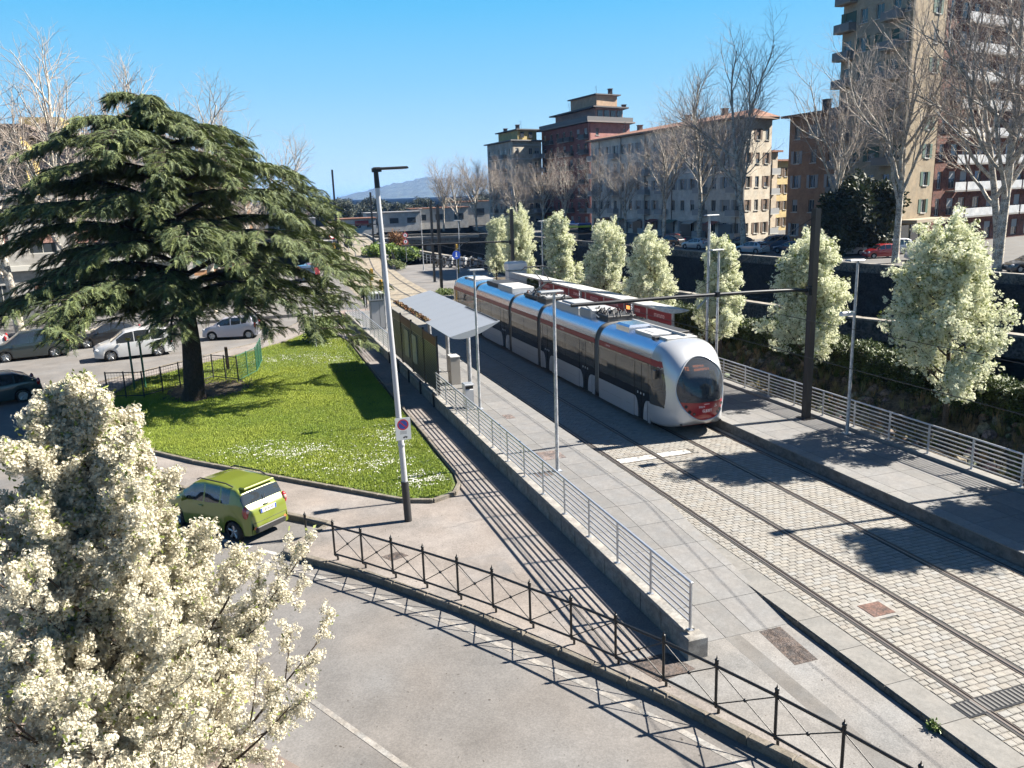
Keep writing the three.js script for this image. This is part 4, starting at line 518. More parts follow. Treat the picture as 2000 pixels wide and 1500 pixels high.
  // roof equipment
  const grey = mat(0.42, 0.43, 0.44, 0.55, { metalness: 0.2 }), pale = mat(0.56, 0.55, 0.53, 0.5), dark = mat(0.03, 0.03, 0.032, 0.6);
  const rp = (name, m, x0, x1, y0, y1, z0, z1, bv = 0.03) => mesh(name, new GB().bevel((x0 + x1) / 2, (y0 + y1) / 2, (z0 + z1) / 2, x1 - x0, y1 - y0, Math.abs(z1 - z0), bv), m, tram);
  rp('roof_panel', pale, -0.62, 0.62, 3.25, 3.36, -1.75, -2.35, 0.01); rp('roof_gap', dark, -0.8, 0.8, 3.22, 3.345, -2.35, -2.6, 0.01); rp('roof_panel', pale, -0.72, 0.5, 3.25, 3.37, -2.75, -4.1, 0.01); rp('roof_grille', grey, -0.5, 0.2, 3.3, 3.385, -3.0, -3.8, 0.01); rp('roof_unit', tramRoofM, -0.85, 0.1, 3.15, 3.5, -4.35, -5.5, 0.08); rp('roof_cable_tray', dark, 0.3, 0.8, 3.2, 3.42, -2.6, -6.2, 0.02); rp('roof_rail', pale, 0.2, 0.28, 3.3, 3.44, -1.9, -6.2, 0.01);
  rp('roof_box', dark, -0.55, 0.75, 3.2, 3.5, -6.9, -8.1, 0.03); rp('air_conditioner', grey, -0.72, 0.55, 3.2, 3.62, -8.3, -9.5, 0.05); rp('air_conditioner', pale, -0.75, 0.6, 3.2, 3.58, -9.6, -12.3, 0.05); rp('roof_lid', grey, -0.6, 0.45, 3.5, 3.66, -9.9, -11.9, 0.04); rp('resistor_box', dark, -0.7, 0.7, 3.2, 3.5, -13.8, -15.0, 0.02);
  for (let k = 0; k < 7; k++) rp('cooling_fin', grey, -0.6, 0.6, 3.45, 3.56, -13.9 - k * 0.15, -13.95 - k * 0.15, 0.01); rp('pantograph_base', dark, -0.65, 0.65, 3.3, 3.46, -15.2, -17.2, 0.02); for (const x of [-0.5, 0.5]) for (const z of [-15.4, -17]) mesh('insulator', new GB().tube([x, 3.4, z], [x, 3.6, z], 0.05, 0.04, 8), mat(0.25, 0.1, 0.06, 0.4), tram);
  const pg = new THREE.Group(); pg.name = 'pantograph'; tram.add(pg); mesh('lower_arm', new GB().tube([0, 3.58, -17.0], [0, 4.15, -15.4], 0.05, 0.04, 8), pale, pg); mesh('upper_arm', new GB().tube([-0.18, 4.15, -15.4], [-0.3, 4.78, -17.1], 0.025, 0.02, 6).tube([0.18, 4.15, -15.4], [0.3, 4.78, -17.1], 0.025, 0.02, 6), dark, pg); mesh('collector_head', new GB().bevel(0, 4.82, -17.0, 1.1, 0.05, 0.06, 0.01).bevel(0, 4.82, -17.3, 1.1, 0.05, 0.06, 0.01).tube([-0.55, 4.82, -17.15], [-0.8, 4.66, -17.15], 0.02, 0.015, 5).tube([0.55, 4.82, -17.15], [0.8, 4.66, -17.15], 0.02, 0.015, 5), dark, pg); mesh('knuckle', new GB().tube([-0.25, 4.15, -15.4], [0.25, 4.15, -15.4], 0.05, 0.05, 8), dark, pg);
  const cab = new GB(), rr = rng(8); for (let k = 0; k < 26; k++) { const x = -0.6 + rr() * 1.2, z = -6.7 - rr() * 1.7; cab.path([[x, 3.45, z], [x + rr() * 0.2, 3.6 + rr() * 0.12, z - 0.3], [x + rr() * 0.3 - 0.1, 3.45, z - 0.7]], 0.022, 5); } for (let k = 0; k < 30; k++) { const x = -0.6 + rr() * 1.2, z = -13.2 - rr() * 4; cab.path([[x, 3.42, z], [x + rr() * 0.3 - 0.1, 3.55 + rr() * 0.1, z - 0.35], [x + rr() * 0.3 - 0.1, 3.42, z - 0.8]], 0.022, 5); } mesh('cables', cab, dark, tram);
  rp('air_conditioner', pale, -0.7, 0.6, 3.2, 3.55, -19.0, -21.6, 0.05); rp('roof_box', dark, -0.6, 0.7, 3.2, 3.48, -21.9, -24.2, 0.03); rp('roof_panel', pale, -0.7, 0.5, 3.25, 3.37, -26.4, -28.4, 0.01); rp('roof_gap', dark, -0.75, 0.75, 3.2, 3.35, -28.5, -28.8, 0.01);
}
// ---------- vegetation ----------
const barkPear = mat(0.16, 0.12, 0.09, 0.95, { map: scaled(T.bark, 0.5) }), barkPlane = mat(0.74, 0.67, 0.57, 0.9, { map: scaled(T.rock, 1.3) }), barkTwig = mat(0.44, 0.37, 0.32, 0.95), barkCedar = mat(0.075, 0.06, 0.05, 0.98, { map: scaled(T.bark, 0.8), bumpMap: scaled(T.bark, 0.8), bumpScale: 0.03 });
function ortho(d) { const u = (Math.abs(d.y) < 0.9 ? V(0, 1, 0) : V(1, 0, 0)).cross(d).normalize(); return [u, d.clone().cross(u)]; }
function turned(d, ang, az) { const [u, w] = ortho(d); return d.clone().multiplyScalar(Math.cos(ang)).addScaledVector(u, Math.sin(ang) * Math.cos(az)).addScaledVector(w, Math.sin(ang) * Math.sin(az)).normalize(); }
// grows a branching skeleton: o.levels = [{n, ang, len, rad, seg, wob, up}]
function grow(r, start, dir, o) {
  const segs = [], tips = [];
  (function branch(p, d, len, rad, lv) {
    const L = o.levels[lv], n = L.seg, step = len / n; let q = p.clone(), e = d.clone(); const pts = [[q.clone(), rad, e.clone()]];
    for (let k = 0; k < n; k++) { e = turned(e, r() * L.wob, r() * 6.283); e.y += L.up / n; e.normalize(); const q2 = q.clone().addScaledVector(e, step), r1 = rad * lerp(1, L.taper ?? 0.45, (k + 1) / n), r0 = rad * lerp(1, L.taper ?? 0.45, k / n); segs.push([q, q2, r0, r1, lv]); q = q2; pts.push([q.clone(), r1, e.clone()]); if (lv >= o.tipFrom) tips.push([q.clone(), e.clone(), lv]); }
    if (lv + 1 >= o.levels.length) return; const N = o.levels[lv + 1], c = Math.round(N.n * (0.75 + r() * 0.5)); let az = r() * 6.283;
    for (let k = 0; k < c; k++) { const t = clamp(lerp(N.from, 1, (k + r() * 0.8) / c), 0, 0.999) * n, i = Math.floor(t), f = t - i, A = pts[i], B = pts[Math.min(i + 1, n)], pos = A[0].clone().lerp(B[0], f), rr = lerp(A[1], B[1], f); az += 2.4 + (r() - 0.5); const frac = (t / n); branch(pos, turned(A[2], N.ang * (0.7 + r() * 0.6), az), (N.rel ? len * N.rel : N.len) * (0.65 + r() * 0.6) * lerp(1, N.end ?? 0.6, frac), Math.min(rr * 0.75, N.rad * (0.8 + r() * 0.4)), lv + 1); }
    if (L.fork) branch(q, turned(e, 0.2 + r() * 0.2, r() * 6), N.len * 0.9, Math.min(rad * 0.5, N.rad), lv + 1);
  })(start, dir, o.levels[0].len, o.levels[0].rad, 0);
  return { segs, tips };
}
function woodGeo(segs, sides = [9, 6, 4, 3, 3, 3]) { const g = new GB(); for (const [a, b, r0, r1, lv] of segs) g.tube(a, b, Math.max(r0, 0.003), Math.max(r1, 0.0025), sides[lv], false); return g; }
// --- blossom clusters
function clusterGeo(r, n, rad, fs) { const g = new GB(); for (let k = 0; k < n; k++) { const d = V(r() * 2 - 1, r() * 2 - 0.7, r() * 2 - 1).normalize(), c = d.clone().multiplyScalar(rad * (0.5 + r() * 0.5)), [u, w] = ortho(d), a0 = r() * 6; for (let j = 0; j < 5; j++) { const a = a0 + j * 1.2566, P = (aa, q, h) => { const v = c.clone().addScaledVector(u, Math.cos(aa) * q).addScaledVector(w, Math.sin(aa) * q).addScaledVector(d, h); return [v.x, v.y, v.z]; }; g.quad(P(a, 0.001, 0), P(a - 0.5, fs * 0.75, fs * 0.25), P(a, fs, fs * 0.32), P(a + 0.5, fs * 0.75, fs * 0.25)); } } return g.geo(); }
function leafGeo(r, n, rad, ls) { const g = new GB(); for (let k = 0; k < n; k++) { const d = V(r() * 2 - 1, r() * 1.6 - 0.5, r() * 2 - 1).normalize(), c = d.clone().multiplyScalar(rad * r()), [u, w] = ortho(d), P = (a, b, h) => { const v = c.clone().addScaledVector(d, a).addScaledVector(u, b).addScaledVector(w, h); return [v.x, v.y, v.z]; }; g.quad(P(0, 0, 0), P(ls * 0.5, ls * 0.28, 0.01), P(ls, 0, 0.0), P(ls * 0.5, -ls * 0.28, 0.01)); } return g.geo(); }
const petalM = pmat(0.86, 0.80, 0.62, 0.9, { transmission: 0.35, thickness: 0 }), petalFar = pmat(1.0, 1.02, 0.75, 0.9, { transmission: 0.45, thickness: 0 }), youngLeaf = pmat(0.28, 0.34, 0.06, 0.7, { transmission: 0.3, thickness: 0 });
function pearLevels(h, w) { return { tipFrom: 2, levels: [{ len: h * 0.92, rad: h * 0.016, seg: 10, wob: 0.06, up: 0.1, taper: 0.18 }, { n: 30, from: 0.16, ang: 0.95, len: w * 1.06, rad: h * 0.005, seg: 6, wob: 0.15, up: 0.55, end: 0.34, taper: 0.3 }, { n: 9, from: 0.22, ang: 0.75, len: w * 0.36, rad: 0.012, seg: 4, wob: 0.22, up: 0.35, end: 0.6 }, { n: 4, from: 0.3, ang: 0.8, len: w * 0.15, rad: 0.006, seg: 3, wob: 0.3, up: 0.2, end: 0.8 }] }; }
function bigPear(h, w) { return { tipFrom: 2, levels: [{ len: h * 0.95, rad: 0.1, seg: 12, wob: 0.04, up: 0.1, taper: 0.12 }, { n: 84, from: 0.05, ang: 0.74, len: w, rad: 0.034, seg: 8, wob: 0.1, up: 0.24, end: 0.08, taper: 0.22 }, { n: 11, from: 0.1, ang: 0.62, rel: 0.32, rad: 0.011, seg: 4, wob: 0.2, up: 0.3, end: 0.6 }, { n: 4, from: 0.25, ang: 0.75, rel: 0.4, rad: 0.005, seg: 3, wob: 0.3, up: 0.2, end: 0.8 }] }; }
function pearTree(seed, label, group, pos, h, w, o) {
  const r = rng(seed), t = thing('blossom_tree', label, 'tree', group, pos), { segs, tips } = grow(r, V(0, 0, 0), V(0, 1, 0), (o.levels ?? pearLevels)(h, w));
  mesh('trunk', woodGeo(segs.filter((s) => s[4] < 1)), barkPear, t); mesh('branches', woodGeo(segs.filter((s) => s[4] >= 1)), barkPear, t);
  const list = [], leaves = [], q = new THREE.Quaternion(), pick = o.count / tips.length;
  for (const [p, d, lv] of tips) { if (p.y < h * (o.low ?? 0.13)) continue; let n = pick; while (n > 0) { if (r() < n) { const off = V(r() - 0.5, r() - 0.5, r() - 0.5).multiplyScalar(o.spread); const s = o.size * (0.6 + r() * 0.75); list.push({ p: p.clone().add(off), q: new THREE.Quaternion().setFromEuler(new THREE.Euler(r() * 6, r() * 6, r() * 6)), s }); if (r() < o.leaf) leaves.push({ p: p.clone().add(off).addScaledVector(d, 0.05), q: new THREE.Quaternion().setFromEuler(new THREE.Euler(r() * 6, r() * 6, r() * 6)), s: s * 1.05 }); } n -= 1; } }
  inst('blossom', o.geo, o.mat, list, t); inst('young_leaves', o.leafGeo, youngLeaf, leaves, t); return t;
}
{
  const r = rng(500), cl = clusterGeo(r, 13, 0.05, 0.017), cf = clusterGeo(r, 9, 0.075, 0.034), lg = leafGeo(r, 5, 0.05, 0.045), lf = leafGeo(r, 5, 0.08, 0.075);
  const near = pearTree(901, 'large white blossom tree filling the lower left foreground', undefined, [-1.75, -0.12, -9.9], 7.1, 3.65, { count: 44000, spread: 0.12, size: 1.0, leaf: 0.1, geo: cl, mat: petalM, leafGeo: lg, low: 0.08, levels: bigPear });
  const rows = [[-20.1, 21.6, 6.35, 2.55, 'white blossom tree nearest the right edge, with a thin dark trunk'], [-26.9, 21.5, 5.9, 2.25, 'white blossom tree directly behind the big dark catenary pole'], [-33.4, 21.6, 5.6, 1.7, 'slim white blossom tree behind the front of the tram'], [-40.2, 21.6, 5.5, 2.0, 'white blossom tree behind the lit display of the far shelter'], [-46.6, 21.6, 6.0, 2.0, 'white blossom tree in front of the bus, behind the far shelter'], [-53.7, 21.6, 6.4, 1.9, 'white blossom tree just right of the grey lamp behind the far shelter'], [-61.8, 21.6, 6.5, 1.9, 'white blossom tree just right of the dark pole beyond the far shelter'], [-68.6, 21.6, 5.8, 1.7, 'farthest blossom tree of the row, beside the motorbikes'], [-13.6, 21.7, 6.4, 2.5, 'white blossom tree outside the right edge, shading the far platform']];
  const proto = [701, 702, 703].map((s, k) => pearTree(s, rows[k][4], 'blossom trees in a row behind the far platform', [rows[k][1], 0.5, rows[k][0]], rows[k][2], rows[k][3], { count: 5200, spread: 0.2, size: 1.15, leaf: 0.3, geo: cf, mat: petalFar, leafGeo: lf, low: 0.2 }));
  rows.slice(3).forEach(([z, x, h, w, label], k) => copyOf(proto[k % 3], label, [x, 0.45, z], 1.1 + k * 1.7, [w / rows[k % 3][3], h / rows[k % 3][2], w / rows[k % 3][3]]));
}
// --- bare plane trees
function planeLevels(h) { return { tipFrom: 9, levels: [{ len: h * 0.5, rad: h * 0.021, seg: 7, wob: 0.08, up: 0.15, taper: 0.6, fork: true }, { n: 7, from: 0.42, ang: 0.66, len: h * 0.5, rad: h * 0.0105, seg: 8, wob: 0.26, up: 0.7, end: 0.85, taper: 0.25 }, { n: 8, from: 0.2, ang: 0.55, len: h * 0.24, rad: h * 0.0042, seg: 5, wob: 0.24, up: 0.5, end: 0.6, taper: 0.3 }, { n: 6, from: 0.12, ang: 0.65, len: h * 0.12, rad: h * 0.0015, seg: 3, wob: 0.3, up: 0.25, end: 0.7, taper: 0.5 }, { n: 4, from: 0.1, ang: 0.75, len: h * 0.055, rad: h * 0.0007, seg: 2, wob: 0.4, up: 0.1, end: 0.8, taper: 0.6 }] }; }
function bareTree(seed, label, group, pos, h, thick = 1) { const r = rng(seed), t = thing('plane_tree', label, 'tree', group, pos), { segs } = grow(r, V(0, 0, 0), V(0, 1, 0), planeLevels(h)); if (thick !== 1) segs.forEach((s) => { s[2] *= thick; s[3] *= thick; }); mesh('trunk', woodGeo(segs.filter((s) => s[4] === 0)), barkPlane, t); mesh('limbs', woodGeo(segs.filter((s) => s[4] === 1 || s[4] === 2)), barkPlane, t); mesh('twigs', woodGeo(segs.filter((s) => s[4] > 2)), barkTwig, t); return t; }
{
  const G = 'bare plane trees along the far canal bank';
  const a = bareTree(11, 'tall bare tree in front of the pale apartment block corner', G, [61.5, 0.5, -90.5], 26, 0.72), b = bareTree(12, 'bare tree with a dark trunk in front of the middle of the pale block', G, [62, 0.5, -102], 24, 0.72), c = bareTree(13, 'large bare plane tree in front of the beige tower, behind the red car', G, [63.5, 0.5, -67], 24, 0.72);
  const P = [[a, [64, 0.5, -55.5], 2.1, 1.1, 'pale trunked bare plane tree at the right edge before the brick balconies'], [b, [65, 0.5, -50], 4.0, 1.1, 'bare plane tree leaning in at the far right edge'], [c, [66, 0.5, -79], 1.2, 0.92, 'slender bare tree in front of the orange block'], [b, [62, 0.5, -112], 2.5, 0.85, 'bare tree before the left half of the pale block'], [c, [61.5, 0.5, -124], 0.4, 0.6, 'small bare street tree before the left end of the pale block'], [a, [61, 0.5, -134], 5, 0.56, 'small bare street tree before the maroon block'], [c, [60, 0.5, -146], 3, 0.6, 'small bare street tree before the right side of the maroon block'], [b, [59.5, 0.5, -157], 1, 0.66, 'bare street tree between the maroon and the beige block'], [a, [58, 0.5, -168], 2, 0.58, 'bare street tree before the beige grey block'], [c, [56, 0.5, -178], 2.8, 0.66, 'bare street tree at the left foot of the beige grey block'], [b, [53, 0.5, -182], 4.4, 0.7, 'bare tree left of the beige grey block against the hill'], [a, [50, 0.5, -186], 0.7, 0.58, 'bare tree in the middle of the distant clump before the hill'], [c, [47, 0.5, -189], 5.2, 0.68, 'bare tree at the left end of the distant clump before the hill'], [b, [57, 0.5, -196], 3.3, 0.7, 'bare tree at the back of the distant clump before the hill'], [a, [69, 0.5, -60], 0.3, 0.95, 'bare plane tree between the beige tower and the brick balconies']];
  for (const [t, p, turn, s, l] of P) copyOf(t, l, p, turn, s);
  const G2 = 'bare trees behind the cedar'; const d = bareTree(21, 'tall bare tree behind the left side of the cedar', G2, [-10.5, -0.25, -63], 19.5, 0.9);
  const dm = barkPlane;
  for (const [t, p, turn, s, l] of [[d, [-14, -0.25, -62], 2, 0.9, 'bare tree at the far left before the grey building'], [d, [-6.5, -0.25, -66], 3.6, 0.92, 'bare tree directly behind the cedar top'], [d, [-2, -0.25, -70], 5, 0.9, 'bare tree behind the right side of the cedar top'], [d, [1.5, -0.25, -74], 1, 0.82, 'shorter bare tree behind the cedar at its right'], [d, [-17.5, -0.25, -58], 4, 0.75, 'bare tree cut by the left edge of the view']]) copyOf(t, l, p, turn, s);
}
// --- cedar
{
  const r = rng(333), t = thing('cedar_tree', 'huge dark green cedar with drooping layered branches on the lawn', 'tree', undefined, [-2.37, -0.06, -39.3]);
  const wood = new GB(), trunk = new GB(), list = [], col = new THREE.Color();
  const tp = [[0, 0, 0, 0.62], [0.05, 0.5, 0, 0.46], [0.15, 2.5, 0, 0.40], [0.1, 5, 0.05, 0.34], [0.0, 8, 0, 0.25], [-0.25, 10.5, 0, 0.16], [-0.5, 12.6, 0.1, 0.07], [-0.6, 13.3, 0.1, 0.03]];
  for (let k = 0; k < tp.length - 1; k++) trunk.tube(tp[k].slice(0, 3), tp[k + 1].slice(0, 3), tp[k][3], tp[k + 1][3], 12, false);
  const trunkAt = (y) => { let k = 0; while (k < tp.length - 2 && tp[k + 1][1] < y) k++; const u = (y - tp[k][1]) / (tp[k + 1][1] - tp[k][1]); return V(lerp(tp[k][0], tp[k + 1][0], u), y, lerp(tp[k][2], tp[k + 1][2], u)); };
  const reach = (y) => { const pr = [[3, 6.2], [5, 7.1], [7, 7.6], [9, 6.7], [10.5, 5.3], [11.6, 4.0], [12.6, 2.6], [13.4, 1.4]]; let k = 0; while (k < pr.length - 2 && pr[k + 1][0] < y) k++; return lerp(pr[k][1], pr[k + 1][1], clamp((y - pr[k][0]) / (pr[k + 1][0] - pr[k][0]), 0, 1)); };
  const tiers = [4.3, 5.0, 5.9, 6.9, 7.9, 8.9, 9.8, 10.7, 11.5, 12.2, 12.8];
  const spray = (p, d, s) => { const yaw = Math.atan2(-d.z, d.x), q = new THREE.Quaternion().setFromEuler(new THREE.Euler((r() - 0.5) * 0.9, yaw + (r() - 0.5) * 1.7, 0.1 - r() * 0.75, 'YXZ')); const v = r(); col.setRGB(lerp(0.075, 0.20, v), lerp(0.12, 0.25, v), lerp(0.045, 0.062, v)); list.push({ p, q, s, c: col.clone() }); };
  tiers.forEach((y0, ti) => {
    const n = ti < 8 ? 7 : 6, base = r() * 6.283;
    for (let k = 0; k < n; k++) {
      const az = base + (k / n) * 6.283 + (r() - 0.5) * 0.5, facing = Math.max(0, Math.cos(az - 1.5)), open = y0 > 4.2 && y0 < 10 ? 1 - 0.48 * facing ** 3 : 1, R = reach(y0 + 0.6) * (0.64 + r() * 0.46) * open * (1 + 0.22 * Math.max(0, Math.cos(az + 0.15)) ** 2), y = y0 + (r() - 0.5) * 0.7, o = trunkAt(y), dir = V(Math.cos(az), 0, Math.sin(az)), side = V(-dir.z, 0, dir.x), pts = [], rise = 0.12 + r() * 0.10, m = 12, bend = (r() - 0.5) * 1.6, droop = 0.13 + r() * 0.12 + (y < 5.5 ? 0.04 : 0) + 0.07 * Math.max(0, Math.cos(az)) - 0.05 * Math.max(0, -Math.cos(az));
      for (let j = 0; j <= m; j++) { const u = j / m; pts.push(o.clone().addScaledVector(dir, R * u).addScaledVector(side, bend * u * u).add(V(0, R * (rise * Math.sin(u * 2.4) - droop * u * u * u * 1.3), 0))); }
      const r0 = lerp(0.17, 0.06, y / 13.4) * (0.8 + r() * 0.4); for (let j = 0; j < m; j++) wood.tube(pts[j], pts[j + 1], r0 * (1 - (j / m) * 0.85), r0 * (1 - ((j + 1) / m) * 0.85), 5, false);
      for (let j = 3; j <= m; j++) { const u = j / m, nb = 2; for (const sg of [-1, 1]) for (let b = 0; b < nb; b++) { const L = R * (0.10 + 0.26 * (1 - u * 0.6)) * (0.55 + r() * 0.7) * (u < 0.4 ? 0.6 : 1), P0 = pts[j].clone().lerp(pts[j - 1], r()), dd = side.clone().multiplyScalar(sg * (0.75 + r() * 0.35)).addScaledVector(dir, 0.35 + r() * 0.75).normalize(), P = (v) => P0.clone().addScaledVector(dd, L * v).add(V(0, L * (0.14 * v - 0.30 * v * v), 0)); wood.tube(P(0), P(0.5), 0.028, 0.018, 3, false).tube(P(0.5), P(1), 0.018, 0.006, 3, false); const ns = Math.max(6, Math.round(L * 15)); for (let q = 0; q < ns; q++) { const v = (q + r()) / ns; spray(P(v).add(V((r() - 0.5) * 0.2, (r() - 0.6) * 0.1, (r() - 0.5) * 0.2)), dd.clone().addScaledVector(V(r() - 0.5, 0, r() - 0.5), 1.0), 0.42 + r() * 0.5); } } }
      for (let q = 0; q < 16; q++) spray(pts[m].clone().lerp(pts[m - 3], r()).add(V((r() - 0.5) * 0.3, -r() * 0.2, (r() - 0.5) * 0.3)), dir, 0.8 + r() * 0.6);
    }
  });
  mesh('trunk', trunk, barkCedar, t); mesh('limbs', wood, barkCedar, t);
  // a drooping spray of needles
  const g = new GB(), rs = rng(12); for (let k = 0; k < 52; k++) { const u = (k + rs()) / 52, x = u * 0.56, y = -0.22 * u * u, sd = k % 2 ? 1 : -1, l = (0.10 + rs() * 0.12) * (1.15 - u * 0.6), a = 0.55 + rs() * 0.6, dx = Math.cos(a) * l, dz = Math.sin(a) * l * sd, dy = 0.02 - rs() * 0.10, w = 0.0055; g.quad([x, y, 0], [x + dx * 0.5 - w * dz * 4, y + dy * 0.4, dz * 0.5 + w * 1.6], [x + dx, y + dy, dz], [x + dx * 0.5 + w * dz * 4, y + dy * 0.4 - 0.008, dz * 0.5 - w * 1.6]); } g.quad([0, 0.004, 0], [0.3, -0.06, 0.007], [0.58, -0.24, 0], [0.3, -0.07, -0.007]);
  inst('foliage', g.geo(), pmat(1, 1, 1, 0.75, { transmission: 0.12, thickness: 0 }), list, t);
}
// --- hedge and bank behind the far platform
{
  struct('planted_bank', (() => { const g = new GB(), prof = [[19.93, -0.3], [19.94, 0.25], [20.7, 0.3], [21.3, 0.55], [22.0, 0.85], [22.6, 1.1], [24.2, 1.15], [24.6, -0.3]], r = rng(4); for (let z = 4; z > -72; z -= 2) for (let k = 0; k < prof.length - 1; k++) { const [xa, ya] = prof[k], [xb, yb] = prof[k + 1], w = (x, q) => (x > 20.5 && x < 24 ? 0.12 * Math.sin(q * 0.9 + x) : 0); g.quad([xa, ya + w(xa, z), z], [xb, yb + w(xb, z), z], [xb, yb + w(xb, z - 2), z - 2], [xa, ya + w(xa, z - 2), z - 2]); } return g; })(), M.bank);
  const r = rng(65), st = []; const sg = new THREE.DodecahedronGeometry(0.2, 0), tuft = new GB(), rs = rng(3); for (let k = 0; k < 14; k++) { const a = rs() * 6.28, l = 0.15 + rs() * 0.25, d = 0.12 * rs(), w = 0.012; tuft.quad([Math.cos(a) * 0.03 - w, 0, Math.sin(a) * 0.03], [Math.cos(a) * 0.03 + w, 0, Math.sin(a) * 0.03], [Math.cos(a) * (0.05 + d), l, Math.sin(a) * (0.05 + d)], [Math.cos(a) * (0.04 + d), l * 0.98, Math.sin(a) * (0.04 + d)]); }
  const tf = []; for (let k = 0; k < 2600; k++) { const x = 20.2 + r() * 3, z = -4 - r() * 60, y = x < 20.7 ? 0.28 : lerp(0.3, 1.1, (x - 20.7) / 1.9) - 0.03; if (r() < 0.3) st.push({ p: V(x, y, z), q: new THREE.Quaternion().setFromEuler(new THREE.Euler(r() * 6, r() * 6, r() * 6)), s: 0.35 + r() * 1.0, c: new THREE.Color().setRGB(0.18 + r() * 0.1, 0.15 + r() * 0.09, 0.11 + r() * 0.06) }); else tf.push({ p: V(x, y, z), q: new THREE.Quaternion().setFromAxisAngle(V(0, 1, 0), r() * 6), s: 0.7 + r(), c: r() < 0.35 ? new THREE.Color().setRGB(0.07, 0.10, 0.02) : new THREE.Color().setRGB(0.20 + r() * 0.1, 0.16 + r() * 0.06, 0.08) }); }
  tag(inst('bank_stones', sg, mat(1, 1, 1, 0.9, { map: scaled(T.rock, 1) }), st, scene), 'rough stones in the dry bank behind the far railing', 'stones'); tag(inst('dry_grass', tuft.geo(), mat(1, 1, 1, 0.9), tf, scene), 'tufts of dry grass on the bank behind the far railing', 'grass');
  const h = thing('hedge', 'dark green hedge on the bank behind the far platform trees', 'hedge'), lg = leafGeo(rng(9), 12, 0.1, 0.075), list = [], n = lattice(64, 5);
  for (let k = 0; k < 16000; k++) { const z = -5 - r() * 62, hh = 0.95 + 0.5 * n(z / 30, 0.3), a = r(), top = r() < 0.45, x = top ? 22.7 + r() * 1.0 : 22.62 + r() * 0.2 + (n(z / 20, 0.7) - 0.5) * 0.3, y = top ? 1.1 + hh - r() * 0.12 : 1.08 + r() * hh; list.push({ p: V(x, y, z), q: new THREE.Quaternion().setFromEuler(new THREE.Euler(r() * 6, r() * 6, r() * 6)), s: 0.8 + r() * 0.7, c: new THREE.Color().setRGB(0.045 + a * 0.06, 0.075 + a * 0.075, 0.018) }); }
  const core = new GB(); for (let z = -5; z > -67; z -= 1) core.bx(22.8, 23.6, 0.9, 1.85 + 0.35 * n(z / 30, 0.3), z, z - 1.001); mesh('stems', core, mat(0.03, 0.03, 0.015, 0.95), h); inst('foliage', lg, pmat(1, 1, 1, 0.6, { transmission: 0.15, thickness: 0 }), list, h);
}
// --- shrubs, far trees
function bush(name, label, cat, pos, rx, ry, rz, count, c0, c1, ls = 0.12, seed = 1) { const r = rng(seed * 77 + 5), t = thing(name, label, cat, undefined, pos), list = [], lg = leafGeo(rng(seed), 8, ls, ls * 1.1); for (let k = 0; k < count; k++) { const d = V(r() * 2 - 1, r() * 2 - 0.8, r() * 2 - 1).normalize(), q = Math.pow(r(), 0.4) * (0.8 + 0.3 * Math.sin(d.x * 5 + seed) * Math.sin(d.z * 4 + d.y * 3)), p = V(d.x * rx * q, ry * (0.95 + d.y * q), d.z * rz * q), a = r(); if (p.y < 0) p.y = r() * ry * 0.3; list.push({ p, q: new THREE.Quaternion().setFromEuler(new THREE.Euler(r() * 6, r() * 6, r() * 6)), s: 0.7 + r() * 0.7, c: new THREE.Color().setRGB(lerp(c0[0], c1[0], a), lerp(c0[1], c1[1], a), lerp(c0[2], c1[2], a)) }); } const stem = new GB(); for (let k = 0; k < 5; k++) { const a = k * 1.3; stem.tube([0, -0.05, 0], [Math.cos(a) * rx * 0.5, ry * 1.1, Math.sin(a) * rz * 0.5], Math.max(0.02, ry * 0.02), 0.012, 5, false); } mesh('stems', stem, barkTwig, t); inst('foliage', lg, pmat(1, 1, 1, 0.7, { transmission: 0.2, thickness: 0 }), list, t); return t; }
bush('shrub', 'bright green shrub below the bridge, left of the road signs', 'shrub', [20.5, -0.1, -120], 3.2, 1.2, 3.5, 900, [0.16, 0.26, 0.03], [0.25, 0.36, 0.05], 0.3, 2); bush('shrub', 'bright green shrub on the canal edge behind the square pavement', 'shrub', [23.3, -0.1, -115], 1.5, 1.0, 3, 500, [0.14, 0.24, 0.03], [0.24, 0.34, 0.05], 0.28, 3); bush('shrub', 'rusty orange bare shrub behind the round road signs', 'shrub', [23.6, 0, -124], 1.6, 1.9, 1.6, 420, [0.25, 0.11, 0.03], [0.34, 0.17, 0.05], 0.25, 4);
bush('flower_bed', 'small green flower bed at the foot of the dark pole by the tram tail', 'plants', [17.7, 0.02, -71.6], 1.0, 0.22, 2.0, 420, [0.10, 0.17, 0.03], [0.20, 0.26, 0.05], 0.1, 5); bush('shrub', 'sprout of green weeds growing from the black joint beside the track', 'weed', [10.1, -0.12, -9.05], 0.09, 0.055, 0.12, 36, [0.10, 0.18, 0.03], [0.2, 0.28, 0.05], 0.05, 6); bush('shrub', 'long grass and weeds along the curving track kerb', 'weed', [19.2, 0.1, -103], 0.7, 0.35, 6, 380, [0.12, 0.17, 0.04], [0.2, 0.24, 0.06], 0.16, 7);
bush('evergreen_tree', 'dark evergreen tree between the orange block and the beige tower', 'tree', [68, 0.5, -77], 5, 4.6, 4, 5200, [0.02, 0.032, 0.012], [0.05, 0.07, 0.02], 0.4, 8); bush('shrub', 'weeping green shrub at the far end of the lawn under the cedar tip', 'shrub', [4.6, -0.06, -52], 1.2, 0.9, 1.6, 520, [0.09, 0.14, 0.03], [0.16, 0.22, 0.04], 0.14, 9);
